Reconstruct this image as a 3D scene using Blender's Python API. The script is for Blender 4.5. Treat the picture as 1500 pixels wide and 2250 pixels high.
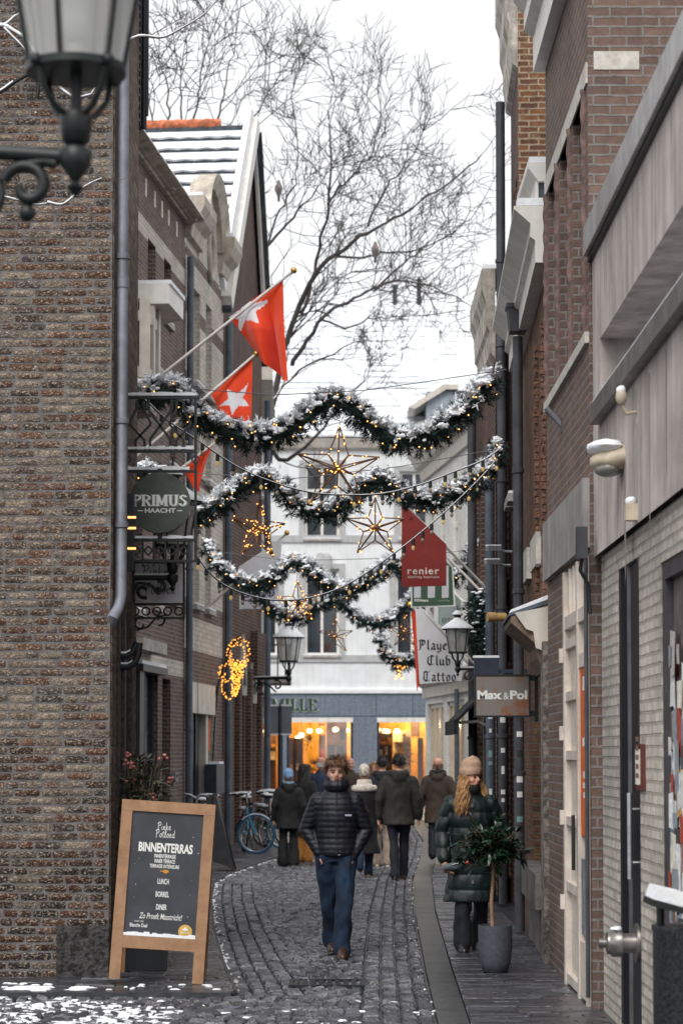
import bpy, bmesh, math, random
import numpy as np
from mathutils import Vector, Matrix, Euler, noise as mnoise
for o in list(bpy.data.objects): bpy.data.objects.remove(o)
SC = bpy.context.scene; COL = SC.collection
R = random.Random(11); NR = np.random.RandomState(5)
V = Vector
# ---------------------------------------------------------------- camera
FP = 5000.0; CX = 757.0; HZ = 1655.0; PIT = math.radians(3.0); CH = 1.8
OY = HZ - FP*math.tan(PIT)
cd = bpy.data.cameras.new('camera'); cam = bpy.data.objects.new('camera', cd); COL.objects.link(cam)
cd.sensor_fit = 'VERTICAL'; cd.sensor_height = 36; cd.lens = FP/2250*36
cd.shift_x = (750-CX)/2250; cd.shift_y = (OY-1125)/2250
cd.clip_start = .2; cd.clip_end = 2000
cd.dof.use_dof = True; cd.dof.focus_distance = 20.5; cd.dof.aperture_fstop = 3.5
cam.location = (0, 0, CH); cam.rotation_euler = (math.pi/2+PIT, 0, 0)
SC.camera = cam
# ---------------------------------------------------------------- sky, sun, exposure
w = bpy.data.worlds.new('World'); SC.world = w; w.use_nodes = True
wt = w.node_tree; bg = wt.nodes['Background']
sk = wt.nodes.new('ShaderNodeTexSky'); sk.sky_type = 'NISHITA'; sk.sun_disc = False
SUN_EL, SUN_AZ = math.radians(48), math.radians(200)
sk.sun_elevation = SUN_EL; sk.sun_rotation = SUN_AZ; sk.air_density = 1; sk.dust_density = 4; sk.ozone_density = 1
hs = wt.nodes.new('ShaderNodeHueSaturation'); hs.inputs['Saturation'].default_value = .12
mxw = wt.nodes.new('ShaderNodeMixRGB'); mxw.inputs[0].default_value = .82
mxw.inputs[2].default_value = (9.2, 9.35, 9.6, 1)      # cloud deck: an even pale layer over the blue
wt.links.new(sk.outputs[0], hs.inputs['Color']); wt.links.new(hs.outputs[0], mxw.inputs[1])
wt.links.new(mxw.outputs[0], bg.inputs['Color']); bg.inputs['Strength'].default_value = .1
sl = bpy.data.lights.new('sun', 'SUN'); sl.energy = 1.7; sl.angle = math.radians(30); sl.color = (1, .97, .93)
so = bpy.data.objects.new('sun', sl); COL.objects.link(so)
sd = V((math.sin(SUN_AZ)*math.cos(SUN_EL), math.cos(SUN_AZ)*math.cos(SUN_EL), math.sin(SUN_EL)))
so.rotation_euler = sd.to_track_quat('Z', 'Y').to_euler(); so.location = (0, 0, 40)
vs = SC.view_settings; vs.view_transform = 'Standard'; vs.look = 'None'; vs.gamma = 1; vs.exposure = 0.36
vs.use_curve_mapping = False
SC.cycles.use_denoising = True
SC.cycles.max_bounces = 6; SC.cycles.diffuse_bounces = 3; SC.cycles.glossy_bounces = 3
SC.cycles.transparent_max_bounces = 8; SC.cycles.caustics_reflective = False; SC.cycles.caustics_refractive = False
SC.cycles.sample_clamp_indirect = 4

# ---------------------------------------------------------------- where a measured point of the place stands
def ray(px, py):
    v = (OY-py)/FP
    return V(((px-CX)/FP, math.cos(PIT)-math.sin(PIT)*v, math.sin(PIT)+math.cos(PIT)*v))
CAMP = V((0, 0, CH))
def atY(px, py, Y): d = ray(px, py); return CAMP+d*(Y/d.y)
def atX(px, py, X): d = ray(px, py); return CAMP+d*(X/d.x)
def atZ(px, py, Z=0.0): d = ray(px, py); return CAMP+d*((Z-CH)/d.z)
class Frame:
    """a vertical wall plane: u along it, z up, d out of it"""
    def __init__(s, p, q, side):
        s.O = V((p[0], p[1], 0)); e = V((q[0]-p[0], q[1]-p[1], 0)); s.U = e.normalized()
        s.N = V((-s.U.y, s.U.x, 0))*side
    def P(s, u, z, d=0.0): return s.O+s.U*u+s.N*d+V((0, 0, z))
    def uz(s, px, py, d=0.0):
        r = ray(px, py); o = s.O+s.N*d
        t = (o-CAMP).dot(s.N)/r.dot(s.N); h = CAMP+r*t
        return (h-o).dot(s.U), h.z
    def u(s, px, d=0.0): return s.uz(px, 1500, d)[0]
    def z(s, px, py, d=0.0): return s.uz(px, py, d)[1]

# ---------------------------------------------------------------- scene graph
def thing(name, label, cat, loc=(0, 0, 0), group=None, kind=None):
    o = bpy.data.objects.new(name, None); COL.objects.link(o); o.location = loc; o.empty_display_size = .2
    return tag(o, label, cat, group, kind)
def tag(o, label=None, cat=None, group=None, kind=None):
    if label: o['label'] = label
    if cat: o['category'] = cat
    if group: o['group'] = group
    if kind: o['kind'] = kind
    return o
def root_of(o):
    while o.parent: o = o.parent
    return o
KIDS = {}
def setpar(o, p):
    o.parent = p; KIDS.setdefault(p.name, []).append(o)
def copy_tree(o, parent=None):
    c = o.copy(); COL.objects.link(c)
    if parent is not None: setpar(c, parent)
    for ch in list(KIDS.get(o.name, [])): copy_tree(ch, c)
    return c

class MB:
    def __init__(s): s.v = []; s.f = []; s.m = []; s.sm = []
    def add(s, vs, fs, mi=0, sm=False):
        b = len(s.v); s.v.extend([tuple(x) for x in vs])
        for f in fs: s.f.append(tuple(i+b for i in f)); s.m.append(mi); s.sm.append(sm)
        return s
    def box(s, a, b, mi=0):
        x0, y0, z0 = a; x1, y1, z1 = b
        return s.add([(x0,y0,z0),(x1,y0,z0),(x1,y1,z0),(x0,y1,z0),(x0,y0,z1),(x1,y0,z1),(x1,y1,z1),(x0,y1,z1)],
              [(0,3,2,1),(4,5,6,7),(0,1,5,4),(1,2,6,5),(2,3,7,6),(3,0,4,7)], mi)
    def obox(s, c, a, b, e, mi=0):
        c, a, b, e = V(c), V(a), V(b), V(e)
        if a.cross(b).dot(e) < 0: a = -a
        p = [c-a-b-e, c+a-b-e, c+a+b-e, c-a+b-e, c-a-b+e, c+a-b+e, c+a+b+e, c-a+b+e]
        return s.add(p, [(0,3,2,1),(4,5,6,7),(0,1,5,4),(1,2,6,5),(2,3,7,6),(3,0,4,7)], mi)
    def fbox(s, F, u0, u1, z0, z1, d0, d1, mi=0):
        c = F.P((u0+u1)/2, (z0+z1)/2, (d0+d1)/2)
        return s.obox(c, F.U*abs(u1-u0)/2, F.N*abs(d1-d0)/2, V((0,0,abs(z1-z0)/2)), mi)
    def bar(s, p, q, w, t, up=(0,0,1), mi=0):
        p, q = V(p), V(q); e = (q-p); L = e.length; e = e/L; up = V(up)
        a = e.cross(up)
        if a.length < 1e-4: a = e.cross(V((1,0,0)))
        a.normalize(); b = a.cross(e)
        return s.obox((p+q)/2, a*w/2, b*t/2, e*L/2, mi)
    def prism(s, pts, vec, mi=0):
        pts = [V(p) for p in pts]; vec = V(vec); n = len(pts)
        nm = V((0,0,0))
        for i in range(n): nm += (pts[i]-pts[0]).cross(pts[(i+1) % n]-pts[0])
        if nm.dot(vec) > 0: pts = pts[::-1]
        vs = pts+[p+vec for p in pts]
        fs = [tuple(range(n)), tuple(range(2*n-1, n-1, -1))]+[((i+1) % n, i, n+i, n+(i+1) % n) for i in range(n)]
        return s.add(vs, fs, mi)
    def tube(s, pts, rad, n=8, mi=0, sm=True, caps=True, ref=None, flat=1.0):
        pts = [V(p) for p in pts]; m = len(pts)
        if not hasattr(rad, '__len__'): rad = [rad]*m
        prev = None; vs = []
        for i in range(m):
            t = (pts[min(i+1, m-1)]-pts[max(i-1, 0)])
            if t.length < 1e-9: t = V((0,0,1))
            t.normalize()
            if prev is None:
                a = t.cross(V(ref) if ref else V((0,0,1)))
                if a.length < .05: a = t.cross(V((1,0,0)))
                a.normalize()
            else:
                a = prev-t*prev.dot(t)
                if a.length < 1e-6: a = t.cross(V((1,0,0)))
                a.normalize()
            prev = a; b = t.cross(a)
            for k in range(n):
                an = 2*math.pi*k/n
                vs.append(pts[i]+a*math.cos(an)*rad[i]+b*math.sin(an)*rad[i]*flat)
        fs = [(i*n+k, i*n+(k+1) % n, (i+1)*n+(k+1) % n, (i+1)*n+k) for i in range(m-1) for k in range(n)]
        if caps: fs += [tuple(range(n-1, -1, -1)), tuple((m-1)*n+k for k in range(n))]
        return s.add(vs, fs, mi, sm)
    def lathe(s, prof, c=(0,0,0), n=24, mi=0, sm=True, ax=None, sx=1.0):
        c = V(c); vs = []; m = len(prof)
        q = V(ax).to_track_quat('Z', 'Y') if ax else None
        for r, z in prof:
            for k in range(n):
                p = V((r*math.cos(2*math.pi*k/n)*sx, r*math.sin(2*math.pi*k/n), z))
                if q: p = q @ p
                vs.append(c+p)
        fs = [(i*n+k, i*n+(k+1) % n, (i+1)*n+(k+1) % n, (i+1)*n+k) for i in range(m-1) for k in range(n)]
        fs += [tuple(range(n-1, -1, -1)), tuple((m-1)*n+k for k in range(n))]
        return s.add(vs, fs, mi, sm)
    def ell(s, c, r, nu=12, nv=8, mi=0, rot=None, jit=0.0, seed=0, sm=True):
        c = V(c)
        if not hasattr(r, '__len__'): r = (r, r, r)
        vs = [V((0,0,-1))]
        for j in range(1, nv):
            th = math.pi*j/nv-math.pi/2
            for k in range(nu):
                a = 2*math.pi*k/nu; vs.append(V((math.cos(th)*math.cos(a), math.cos(th)*math.sin(a), math.sin(th))))
        vs.append(V((0,0,1))); out = []
        for p in vs:
            k = 1+jit*mnoise.noise(p*1.7+V((seed*3.1, seed*1.3, seed*.7))) if jit else 1
            p = V((p.x*r[0]*k, p.y*r[1]*k, p.z*r[2]*k))
            if rot is not None: p = rot @ p
            out.append(c+p)
        T = len(vs)-1; fs = []
        for k in range(nu):
            fs.append((0, 1+(k+1) % nu, 1+k)); fs.append((T, T-nu+k, T-nu+(k+1) % nu))
        for j in range(nv-2):
            for k in range(nu):
                a = 1+j*nu; fs.append((a+k, a+(k+1) % nu, a+nu+(k+1) % nu, a+nu+k))
        return s.add(out, fs, mi, sm)
    def loft(s, rings, mi=0, sm=True, caps=True):
        n = len(rings[0]); vs = [p for r in rings for p in r]; m = len(rings)
        fs = [(i*n+k, i*n+(k+1) % n, (i+1)*n+(k+1) % n, (i+1)*n+k) for i in range(m-1) for k in range(n)]
        if caps: fs += [tuple(range(n-1, -1, -1)), tuple((m-1)*n+k for k in range(n))]
        return s.add(vs, fs, mi, sm)
    def mesh(s, name, mats, off=None):
        me = bpy.data.meshes.new(name)
        vs = s.v
        if off is not None and off.length > 0: vs = [(x-off.x, y-off.y, z-off.z) for x, y, z in vs]
        me.from_pydata(vs, [], s.f)
        for m in (mats if isinstance(mats, (list, tuple)) else [mats]): me.materials.append(m)
        n = len(me.polygons)
        me.polygons.foreach_set('material_index', s.m); me.polygons.foreach_set('use_smooth', s.sm)
        # box-projected UVs in metres
        nm = np.empty(n*3, 'f'); me.polygons.foreach_get('normal', nm); nm = nm.reshape(-1, 3)
        lt = np.empty(n, 'i'); me.polygons.foreach_get('loop_total', lt)
        li = np.empty(len(me.loops), 'i'); me.loops.foreach_get('vertex_index', li)
        co = np.asarray(s.v, 'f').reshape(-1, 3)[li]; ln = np.repeat(nm, lt, axis=0)
        flat = np.abs(ln[:, 2]) > .8
        tx = -ln[:, 1]; ty = ln[:, 0]; L = np.sqrt(tx*tx+ty*ty)+1e-9
        u = np.where(flat, co[:, 0], (co[:, 0]*tx+co[:, 1]*ty)/L); vv = np.where(flat, co[:, 1], co[:, 2])
        uv = me.uv_layers.new(name='UVMap'); uv.data.foreach_set('uv', np.stack([u, vv], 1).astype('f').ravel())
        if any(s.sm) and not all(s.sm): me.set_sharp_from_angle(angle=.75)
        elif any(s.sm): me.set_sharp_from_angle(angle=1.1)
        me.update(); return me
    def build(s, name, mats, parent=None, label=None):
        off = root_of(parent).location.copy() if parent else None
        o = bpy.data.objects.new(name, s.mesh(name, mats, off)); COL.objects.link(o)
        if parent: setpar(o, parent)
        if label: o['label'] = label
        return o

# ---------------------------------------------------------------- materials
def C(r, g, b, k=1.0):
    f = lambda c: ((c/255/12.92) if c <= 10 else (((c/255)+.055)/1.055)**2.4)*k
    return (min(f(r), .95), min(f(g), .95), min(f(b), .95), 1)
MC = {}
def sc(c, k): return (min(c[0]*k, 1), min(c[1]*k, 1), min(c[2]*k, 1), 1)
def M(name, col, rough=.7, metal=0.0, var=.12, vs=6.0, col2=None, bump=0.0, bs=60.0, emit=0.0, ecol=None, spec=.5,
      streak=0.0, alpha=1.0, trans=0.0, sheen=0.0, vmin=.4, vmax=.6, coat=0.0):
    if name in MC: return MC[name]
    m = bpy.data.materials.new(name); m.use_nodes = True; nt = m.node_tree; B = nt.nodes['Principled BSDF']
    B.inputs['Roughness'].default_value = rough; B.inputs['Metallic'].default_value = metal
    B.inputs['Specular IOR Level'].default_value = spec; B.inputs['Base Color'].default_value = col
    if coat: B.inputs['Coat Weight'].default_value = coat
    if sheen: B.inputs['Sheen Weight'].default_value = sheen
    if trans: B.inputs['Transmission Weight'].default_value = trans
    tc = nt.nodes.new('ShaderNodeTexCoord')
    src = None
    if var or col2:
        n = nt.nodes.new('ShaderNodeTexNoise'); n.inputs['Scale'].default_value = vs; n.inputs['Detail'].default_value = 6
        n.inputs['Roughness'].default_value = .65
        nt.links.new(tc.outputs['Object'], n.inputs['Vector'])
        r = nt.nodes.new('ShaderNodeValToRGB'); r.color_ramp.elements[0].position = vmin; r.color_ramp.elements[1].position = vmax
        if col2: r.color_ramp.elements[0].color = col; r.color_ramp.elements[1].color = col2
        else: r.color_ramp.elements[0].color = sc(col, 1-var*1.6); r.color_ramp.elements[1].color = sc(col, 1+var*1.6)
        nt.links.new(n.outputs[0], r.inputs[0]); src = r.outputs[0]
    if streak:
        mp = nt.nodes.new('ShaderNodeMapping'); mp.inputs['Scale'].default_value = (5, 5, .4)
        nt.links.new(tc.outputs['Object'], mp.inputs[0])
        n2 = nt.nodes.new('ShaderNodeTexNoise'); n2.inputs['Scale'].default_value = 1.3; n2.inputs['Detail'].default_value = 5
        nt.links.new(mp.outputs[0], n2.inputs['Vector'])
        r2 = nt.nodes.new('ShaderNodeValToRGB'); r2.color_ramp.elements[0].position = .35; r2.color_ramp.elements[1].position = .6
        k = 1-streak; r2.color_ramp.elements[0].color = (k, k*.98, k*.95, 1); r2.color_ramp.elements[1].color = (1, 1, 1, 1)
        mx = nt.nodes.new('ShaderNodeMixRGB'); mx.blend_type = 'MULTIPLY'; mx.inputs[0].default_value = 1
        if src: nt.links.new(src, mx.inputs[1])
        else: mx.inputs[1].default_value = col
        nt.links.new(n2.outputs[0], r2.inputs[0]); nt.links.new(r2.outputs[0], mx.inputs[2]); src = mx.outputs[0]
    if src: nt.links.new(src, B.inputs['Base Color'])
    if bump:
        nb = nt.nodes.new('ShaderNodeTexNoise'); nb.inputs['Scale'].default_value = bs; nb.inputs['Detail'].default_value = 4
        nt.links.new(tc.outputs['Object'], nb.inputs['Vector'])
        bp = nt.nodes.new('ShaderNodeBump'); bp.inputs['Strength'].default_value = bump; bp.inputs['Distance'].default_value = .02
        nt.links.new(nb.outputs[0], bp.inputs['Height']); nt.links.new(bp.outputs[0], B.inputs['Normal'])
    if emit:
        B.inputs['Emission Color'].default_value = ecol or col; B.inputs['Emission Strength'].default_value = emit
    MC[name] = m; return m
def brickM(name, c1, c2, mort, bw=.22, rh=.07, ms=.008, var=.5, bump=.6, stain=.25, c3=None, rough=.85, herring=False, smoothm=.3, off=.5):
    if name in MC: return MC[name]
    m = bpy.data.materials.new(name); m.use_nodes = True; nt = m.node_tree; B = nt.nodes['Principled BSDF']
    B.inputs['Roughness'].default_value = rough; B.inputs['Specular IOR Level'].default_value = .3
    tc = nt.nodes.new('ShaderNodeTexCoord')
    nw = nt.nodes.new('ShaderNodeTexNoise'); nw.inputs['Scale'].default_value = 9; nt.links.new(tc.outputs['UV'], nw.inputs['Vector'])
    ma = nt.nodes.new('ShaderNodeMixRGB'); ma.blend_type = 'LINEAR_LIGHT'; ma.inputs[0].default_value = .008
    nt.links.new(tc.outputs['UV'], ma.inputs[1]); nt.links.new(nw.outputs['Color'], ma.inputs[2])
    b = nt.nodes.new('ShaderNodeTexBrick'); b.offset = off
    b.inputs['Scale'].default_value = 1; b.inputs['Brick Width'].default_value = bw; b.inputs['Row Height'].default_value = rh
    b.inputs['Mortar Size'].default_value = ms; b.inputs['Mortar Smooth'].default_value = smoothm; b.inputs['Bias'].default_value = 0
    b.inputs['Color1'].default_value = c1; b.inputs['Color2'].default_value = c2; b.inputs['Mortar'].default_value = mort
    nt.links.new(ma.outputs[0], b.inputs['Vector'])
    n = nt.nodes.new('ShaderNodeTexNoise'); n.inputs['Scale'].default_value = 14; n.inputs['Detail'].default_value = 8; n.inputs['Roughness'].default_value = .7
    nt.links.new(tc.outputs['Object'], n.inputs['Vector'])
    r = nt.nodes.new('ShaderNodeValToRGB'); r.color_ramp.elements[0].position = .3; r.color_ramp.elements[1].position = .7
    lo = 1-var; hi = 1+var*.6
    r.color_ramp.elements[0].color = (lo, lo, lo, 1); r.color_ramp.elements[1].color = (hi, hi, hi, 1)
    nt.links.new(n.outputs[0], r.inputs[0])
    mx = nt.nodes.new('ShaderNodeMixRGB'); mx.blend_type = 'MULTIPLY'; mx.inputs[0].default_value = 1
    nt.links.new(b.outputs['Color'], mx.inputs[1]); nt.links.new(r.outputs[0], mx.inputs[2]); src = mx.outputs[0]
    if stain:
        n2 = nt.nodes.new('ShaderNodeTexNoise'); n2.inputs['Scale'].default_value = .9; n2.inputs['Detail'].default_value = 6
        nt.links.new(tc.outputs['Object'], n2.inputs['Vector'])
        r2 = nt.nodes.new('ShaderNodeValToRGB'); r2.color_ramp.elements[0].position = .35; r2.color_ramp.elements[1].position = .62
        k = 1-stain; r2.color_ramp.elements[0].color = (k, k, k, 1); r2.color_ramp.elements[1].color = (1.08, 1.06, 1.04, 1)
        nt.links.new(n2.outputs[0], r2.inputs[0])
        m2 = nt.nodes.new('ShaderNodeMixRGB'); m2.blend_type = 'MULTIPLY'; m2.inputs[0].default_value = 1
        nt.links.new(src, m2.inputs[1]); nt.links.new(r2.outputs[0], m2.inputs[2]); src = m2.outputs[0]
    if c3:
        n3 = nt.nodes.new('ShaderNodeTexNoise'); n3.inputs['Scale'].default_value = 5; n3.inputs['Detail'].default_value = 8; n3.inputs['Roughness'].default_value = .75
        nt.links.new(tc.outputs['Object'], n3.inputs['Vector'])
        r3 = nt.nodes.new('ShaderNodeValToRGB'); r3.color_ramp.elements[0].position = .52; r3.color_ramp.elements[1].position = .7
        r3.color_ramp.elements[0].color = (0, 0, 0, 1); r3.color_ramp.elements[1].color = (1, 1, 1, 1)
        nt.links.new(n3.outputs[0], r3.inputs[0])
        m3 = nt.nodes.new('ShaderNodeMixRGB'); m3.inputs[2].default_value = c3
        nt.links.new(r3.outputs[0], m3.inputs[0]); nt.links.new(src, m3.inputs[1]); src = m3.outputs[0]
    nt.links.new(src, B.inputs['Base Color'])
    if bump:
        inv = nt.nodes.new('ShaderNodeMath'); inv.operation = 'MULTIPLY_ADD'; inv.inputs[1].default_value = -1
        nt.links.new(b.outputs['Fac'], inv.inputs[0]); nt.links.new(n.outputs[0], inv.inputs[2])
        bp = nt.nodes.new('ShaderNodeBump'); bp.inputs['Strength'].default_value = bump; bp.inputs['Distance'].default_value = .012
        nt.links.new(inv.outputs[0], bp.inputs['Height']); nt.links.new(bp.outputs[0], B.inputs['Normal'])
    MC[name] = m; return m
def attrM(name, rough=.8, bump=.4, bs=45, var=.45, vs=30, mort=None, spec=.4, bloom=None):
    """base colour of each brick or stone from its own attribute, broken up by noise"""
    m = bpy.data.materials.new(name); m.use_nodes = True; nt = m.node_tree; B = nt.nodes['Principled BSDF']
    B.inputs['Roughness'].default_value = rough; B.inputs['Specular IOR Level'].default_value = spec
    at = nt.nodes.new('ShaderNodeAttribute'); at.attribute_name = 'Col'
    tc = nt.nodes.new('ShaderNodeTexCoord')
    n = nt.nodes.new('ShaderNodeTexNoise'); n.inputs['Scale'].default_value = vs; n.inputs['Detail'].default_value = 8; n.inputs['Roughness'].default_value = .75
    nt.links.new(tc.outputs['Object'], n.inputs['Vector'])
    r = nt.nodes.new('ShaderNodeValToRGB'); r.color_ramp.elements[0].position = .33; r.color_ramp.elements[1].position = .68
    lo = 1-var; hi = 1+var; r.color_ramp.elements[0].color = (lo, lo, lo, 1); r.color_ramp.elements[1].color = (hi, hi, hi*.97, 1)
    nt.links.new(n.outputs[0], r.inputs[0])
    mx = nt.nodes.new('ShaderNodeMixRGB'); mx.blend_type = 'MULTIPLY'; mx.inputs[0].default_value = 1
    nt.links.new(at.outputs['Color'], mx.inputs[1]); nt.links.new(r.outputs[0], mx.inputs[2]); src = mx.outputs[0]
    for bl, sc_, lo_, hi_, sd_ in (bloom or ()):
        n2 = nt.nodes.new('ShaderNodeTexNoise'); n2.inputs['Scale'].default_value = sc_; n2.inputs['Detail'].default_value = 9; n2.inputs['Roughness'].default_value = .72
        mp = nt.nodes.new('ShaderNodeMapping'); mp.inputs['Location'].default_value = (sd_, sd_*2, 0); mp.inputs['Scale'].default_value = (1, 1, 1.8)
        nt.links.new(tc.outputs['Object'], mp.inputs[0]); nt.links.new(mp.outputs[0], n2.inputs['Vector'])
        r2 = nt.nodes.new('ShaderNodeValToRGB'); r2.color_ramp.elements[0].position = lo_; r2.color_ramp.elements[1].position = hi_
        r2.color_ramp.elements[0].color = (0, 0, 0, 1); r2.color_ramp.elements[1].color = (.85, .85, .85, 1); nt.links.new(n2.outputs[0], r2.inputs[0])
        m2 = nt.nodes.new('ShaderNodeMixRGB'); m2.inputs[2].default_value = bl; nt.links.new(r2.outputs[0], m2.inputs[0]); nt.links.new(src, m2.inputs[1]); src = m2.outputs[0]
    nt.links.new(src, B.inputs['Base Color'])
    nb = nt.nodes.new('ShaderNodeTexNoise'); nb.inputs['Scale'].default_value = bs; nb.inputs['Detail'].default_value = 5
    nt.links.new(tc.outputs['Object'], nb.inputs['Vector'])
    bp = nt.nodes.new('ShaderNodeBump'); bp.inputs['Strength'].default_value = bump; bp.inputs['Distance'].default_value = .02
    nt.links.new(nb.outputs[0], bp.inputs['Height']); nt.links.new(bp.outputs[0], B.inputs['Normal'])
    return m
def set_cols(me, cols):
    a = me.color_attributes.new('Col', 'FLOAT_COLOR', 'POINT'); a.data.foreach_set('color', np.asarray(cols, 'f').ravel())

SNOW = M('snow', (.85, .87, .90, 1), .75, var=.03, vs=9, bump=.35, bs=28)
GLASS = M('dark_glass', C(40, 46, 54), .06, var=.2, vs=1.5, spec=.8)
IRON = M('black_iron', C(26, 29, 31), .5, var=.2, bump=.1, bs=80)
DGREEN = M('lamp_green', C(10, 20, 20), .45, var=.2)
ZINC = M('zinc_pipe', C(128, 132, 142), .55, metal=.1, var=.12, vs=4, streak=.15)
ZINCB = M('zinc_blue', C(84, 94, 106), .55, metal=.1, var=.12, vs=4, streak=.2)
ZINCD = M('zinc_dark', C(68, 70, 76), .55, metal=.1, var=.15, vs=4, streak=.25)
WPAINT = M('white_paint', C(226, 224, 218), .5, var=.05, vs=3, streak=.08)
CREAM = M('cream_paint', C(205, 198, 188), .55, var=.06, vs=3, streak=.12)
STONE = M('grey_stone', C(170, 166, 160), .8, var=.12, vs=7, bump=.25, bs=40, streak=.2)
DARKW = M('dark_frame', C(38, 42, 50), .45, var=.15)
WOODB = M('old_wood', C(118, 98, 82), .7, var=.25, vs=8, bump=.2, streak=.3)

# ---------------------------------------------------------------- facade helpers
def wall(mb, F, u0, u1, z0, z1, opens=(), dep=.22, bands=(), mi=0, rmi=0, d=0.0):
    us = sorted({u0, u1, *[max(u0, min(u1, x)) for o in opens for x in o[:2]]})
    zs = sorted({z0, z1, *[max(z0, min(z1, x)) for o in opens for x in o[2:4]], *[max(z0, min(z1, x)) for b in bands for x in b[:2]]})
    def q(a, b, c, e, m):
        p = [a, b, c, e]; n = (p[1]-p[0]).cross(p[2]-p[0])
        mb.add(p, [(0, 1, 2, 3)], m)
    for i in range(len(us)-1):
        for j in range(len(zs)-1):
            a, b, c, e = us[i], us[i+1], zs[j], zs[j+1]; um, zm = (a+b)/2, (c+e)/2
            if b-a < 1e-5 or e-c < 1e-5: continue
            if any(o[0] < um < o[1] and o[2] < zm < o[3] for o in opens): continue
            m = mi
            for bd in bands:
                if bd[0] < zm < bd[1]: m = bd[2]
            pts = [F.P(a, c, d), F.P(b, c, d), F.P(b, e, d), F.P(a, e, d)]
            if (pts[1]-pts[0]).cross(pts[2]-pts[0]).dot(F.N) < 0: pts = pts[::-1]
            mb.add(pts, [(0, 1, 2, 3)], m)
    for o in opens:
        a, b, c, e = o[:4]
        for p0, p1 in (((a, c), (a, e)), ((a, e), (b, e)), ((b, e), (b, c)), ((b, c), (a, c))):
            pts = [F.P(p0[0], p0[1], d), F.P(p1[0], p1[1], d), F.P(p1[0], p1[1], d-dep), F.P(p0[0], p0[1], d-dep)]
            ctr = F.P((a+b)/2, (c+e)/2, d-dep/2); cc = sum(pts, V((0,0,0)))/4
            if (pts[1]-pts[0]).cross(pts[2]-pts[0]).dot(ctr-cc) < 0: pts = pts[::-1]
            mb.add(pts, [(0, 1, 2, 3)], rmi)
def core(mb, F, u0, u1, z0, z1, d0, d1, mi=0):
    mb.fbox(F, u0, u1, z0, z1, d1, d0, mi)
def window(F, o, dep, par, fm=None, nx=2, ny=1, fw=.07, gm=None, sill=None, name='window', d=0.0, transom=None):
    a, b, c, e = o[:4]; fm = fm or WPAINT; mb = MB(); d0 = d-dep+.03; d1 = d-dep+.10
    mb.fbox(F, a, a+fw, c, e, d0, d1); mb.fbox(F, b-fw, b, c, e, d0, d1)
    mb.fbox(F, a+fw, b-fw, c, c+fw, d0, d1); mb.fbox(F, a+fw, b-fw, e-fw, e, d0, d1)
    for i in range(1, nx):
        x = a+(b-a)*i/nx; mb.fbox(F, x-fw*.5, x+fw*.5, c+fw, e-fw, d0+.002, d1-.004)
    for j in range(1, ny):
        z = c+(e-c)*j/ny; mb.fbox(F, a+fw, b-fw, z-fw*.35, z+fw*.35, d0+.004, d1-.008)
    if transom: mb.fbox(F, a+fw, b-fw, transom-fw*.5, transom+fw*.5, d0+.004, d1-.006)
    w = mb.build(name, fm, par)
    g = MB(); g.fbox(F, a+.01, b-.01, c+.01, e-.01, d0-.012, d0+.012); g.build('pane', gm or GLASS, w)
    if sill:
        s = MB(); s.fbox(F, a-.06, b+.06, c-.09, c, d-.02, d+sill); s.build('sill', STONE, w)
        s = MB(); s.fbox(F, a-.05, b+.05, c+.002, c+.03, d-.02, d+sill-.01); s.build('snow', SNOW, w)
    return w
def cornice(F, u0, u1, prof, par, m, name='cornice', snow=True, both=True):
    """prof: outline [(d, z)] from wall bottom outwards to wall top"""
    mb = MB(); pts = [F.P(u0, z, d) for d, z in prof]; mb.prism(pts, F.U*(u1-u0)); o = mb.build(name, m, par)
    if snow:
        zt = max(z for d, z in prof); dm = max(d for d, z in prof); mb = MB()
        n = max(2, int((u1-u0)/.35)); 
        for i in range(n):
            a = u0+(u1-u0)*i/n; b = u0+(u1-u0)*(i+1)/n; h = .05+.02*R.random()
            mb.fbox(F, a, b, zt+.002, zt+h, -.1, dm-.02-.02*R.random())
        mb.build('snow', SNOW, o)
    return o
def downpipe(name, pts, r, m, par, rings=()):
    mb = MB(); mb.tube(pts, r, 14); o = mb.build(name, m, par)
    for p in rings:
        k = MB(); k.lathe([(r+.001, -.025), (r+.012, -.02), (r+.012, .02), (r+.001, .025)], p, 14); k.build('pipe_clip', m, o)
    return o
# ================================================================ ground
def interp(tab, y): return float(np.interp(y, [t[0] for t in tab], [t[1] for t in tab]))
KERB = [(17.05, -.82), (19.5, -1.05), (23.6, -1.37), (28, -1.65), (31.6, -1.82), (34, -1.72), (40, -1.1), (46, -.85), (60, -.7), (90, -.6)]
GUT = [(9, .55), (15.1, .62), (19.4, .68), (26, .80), (32.7, .99), (40, 1.34), (47, 1.62), (58, 1.72), (90, 1.3)]
GW = [(9, .21), (15, .205), (26, .22), (33, .25), (60, .3), (90, .3)]
mb = MB(); mb.add([(-160, -60, -.045), (160, -60, -.045), (160, 300, -.045), (-160, 300, -.045)], [(0, 1, 2, 3)])
g = mb.build('ground', M('wet_ground', C(70, 70, 74), .4, var=.2, vs=3, bump=.3, bs=20)); tag(g, kind='structure')
STONEM = attrM('wet_cobble', rough=.36, bump=.55, bs=30, var=.4, vs=30, spec=.6)
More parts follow.
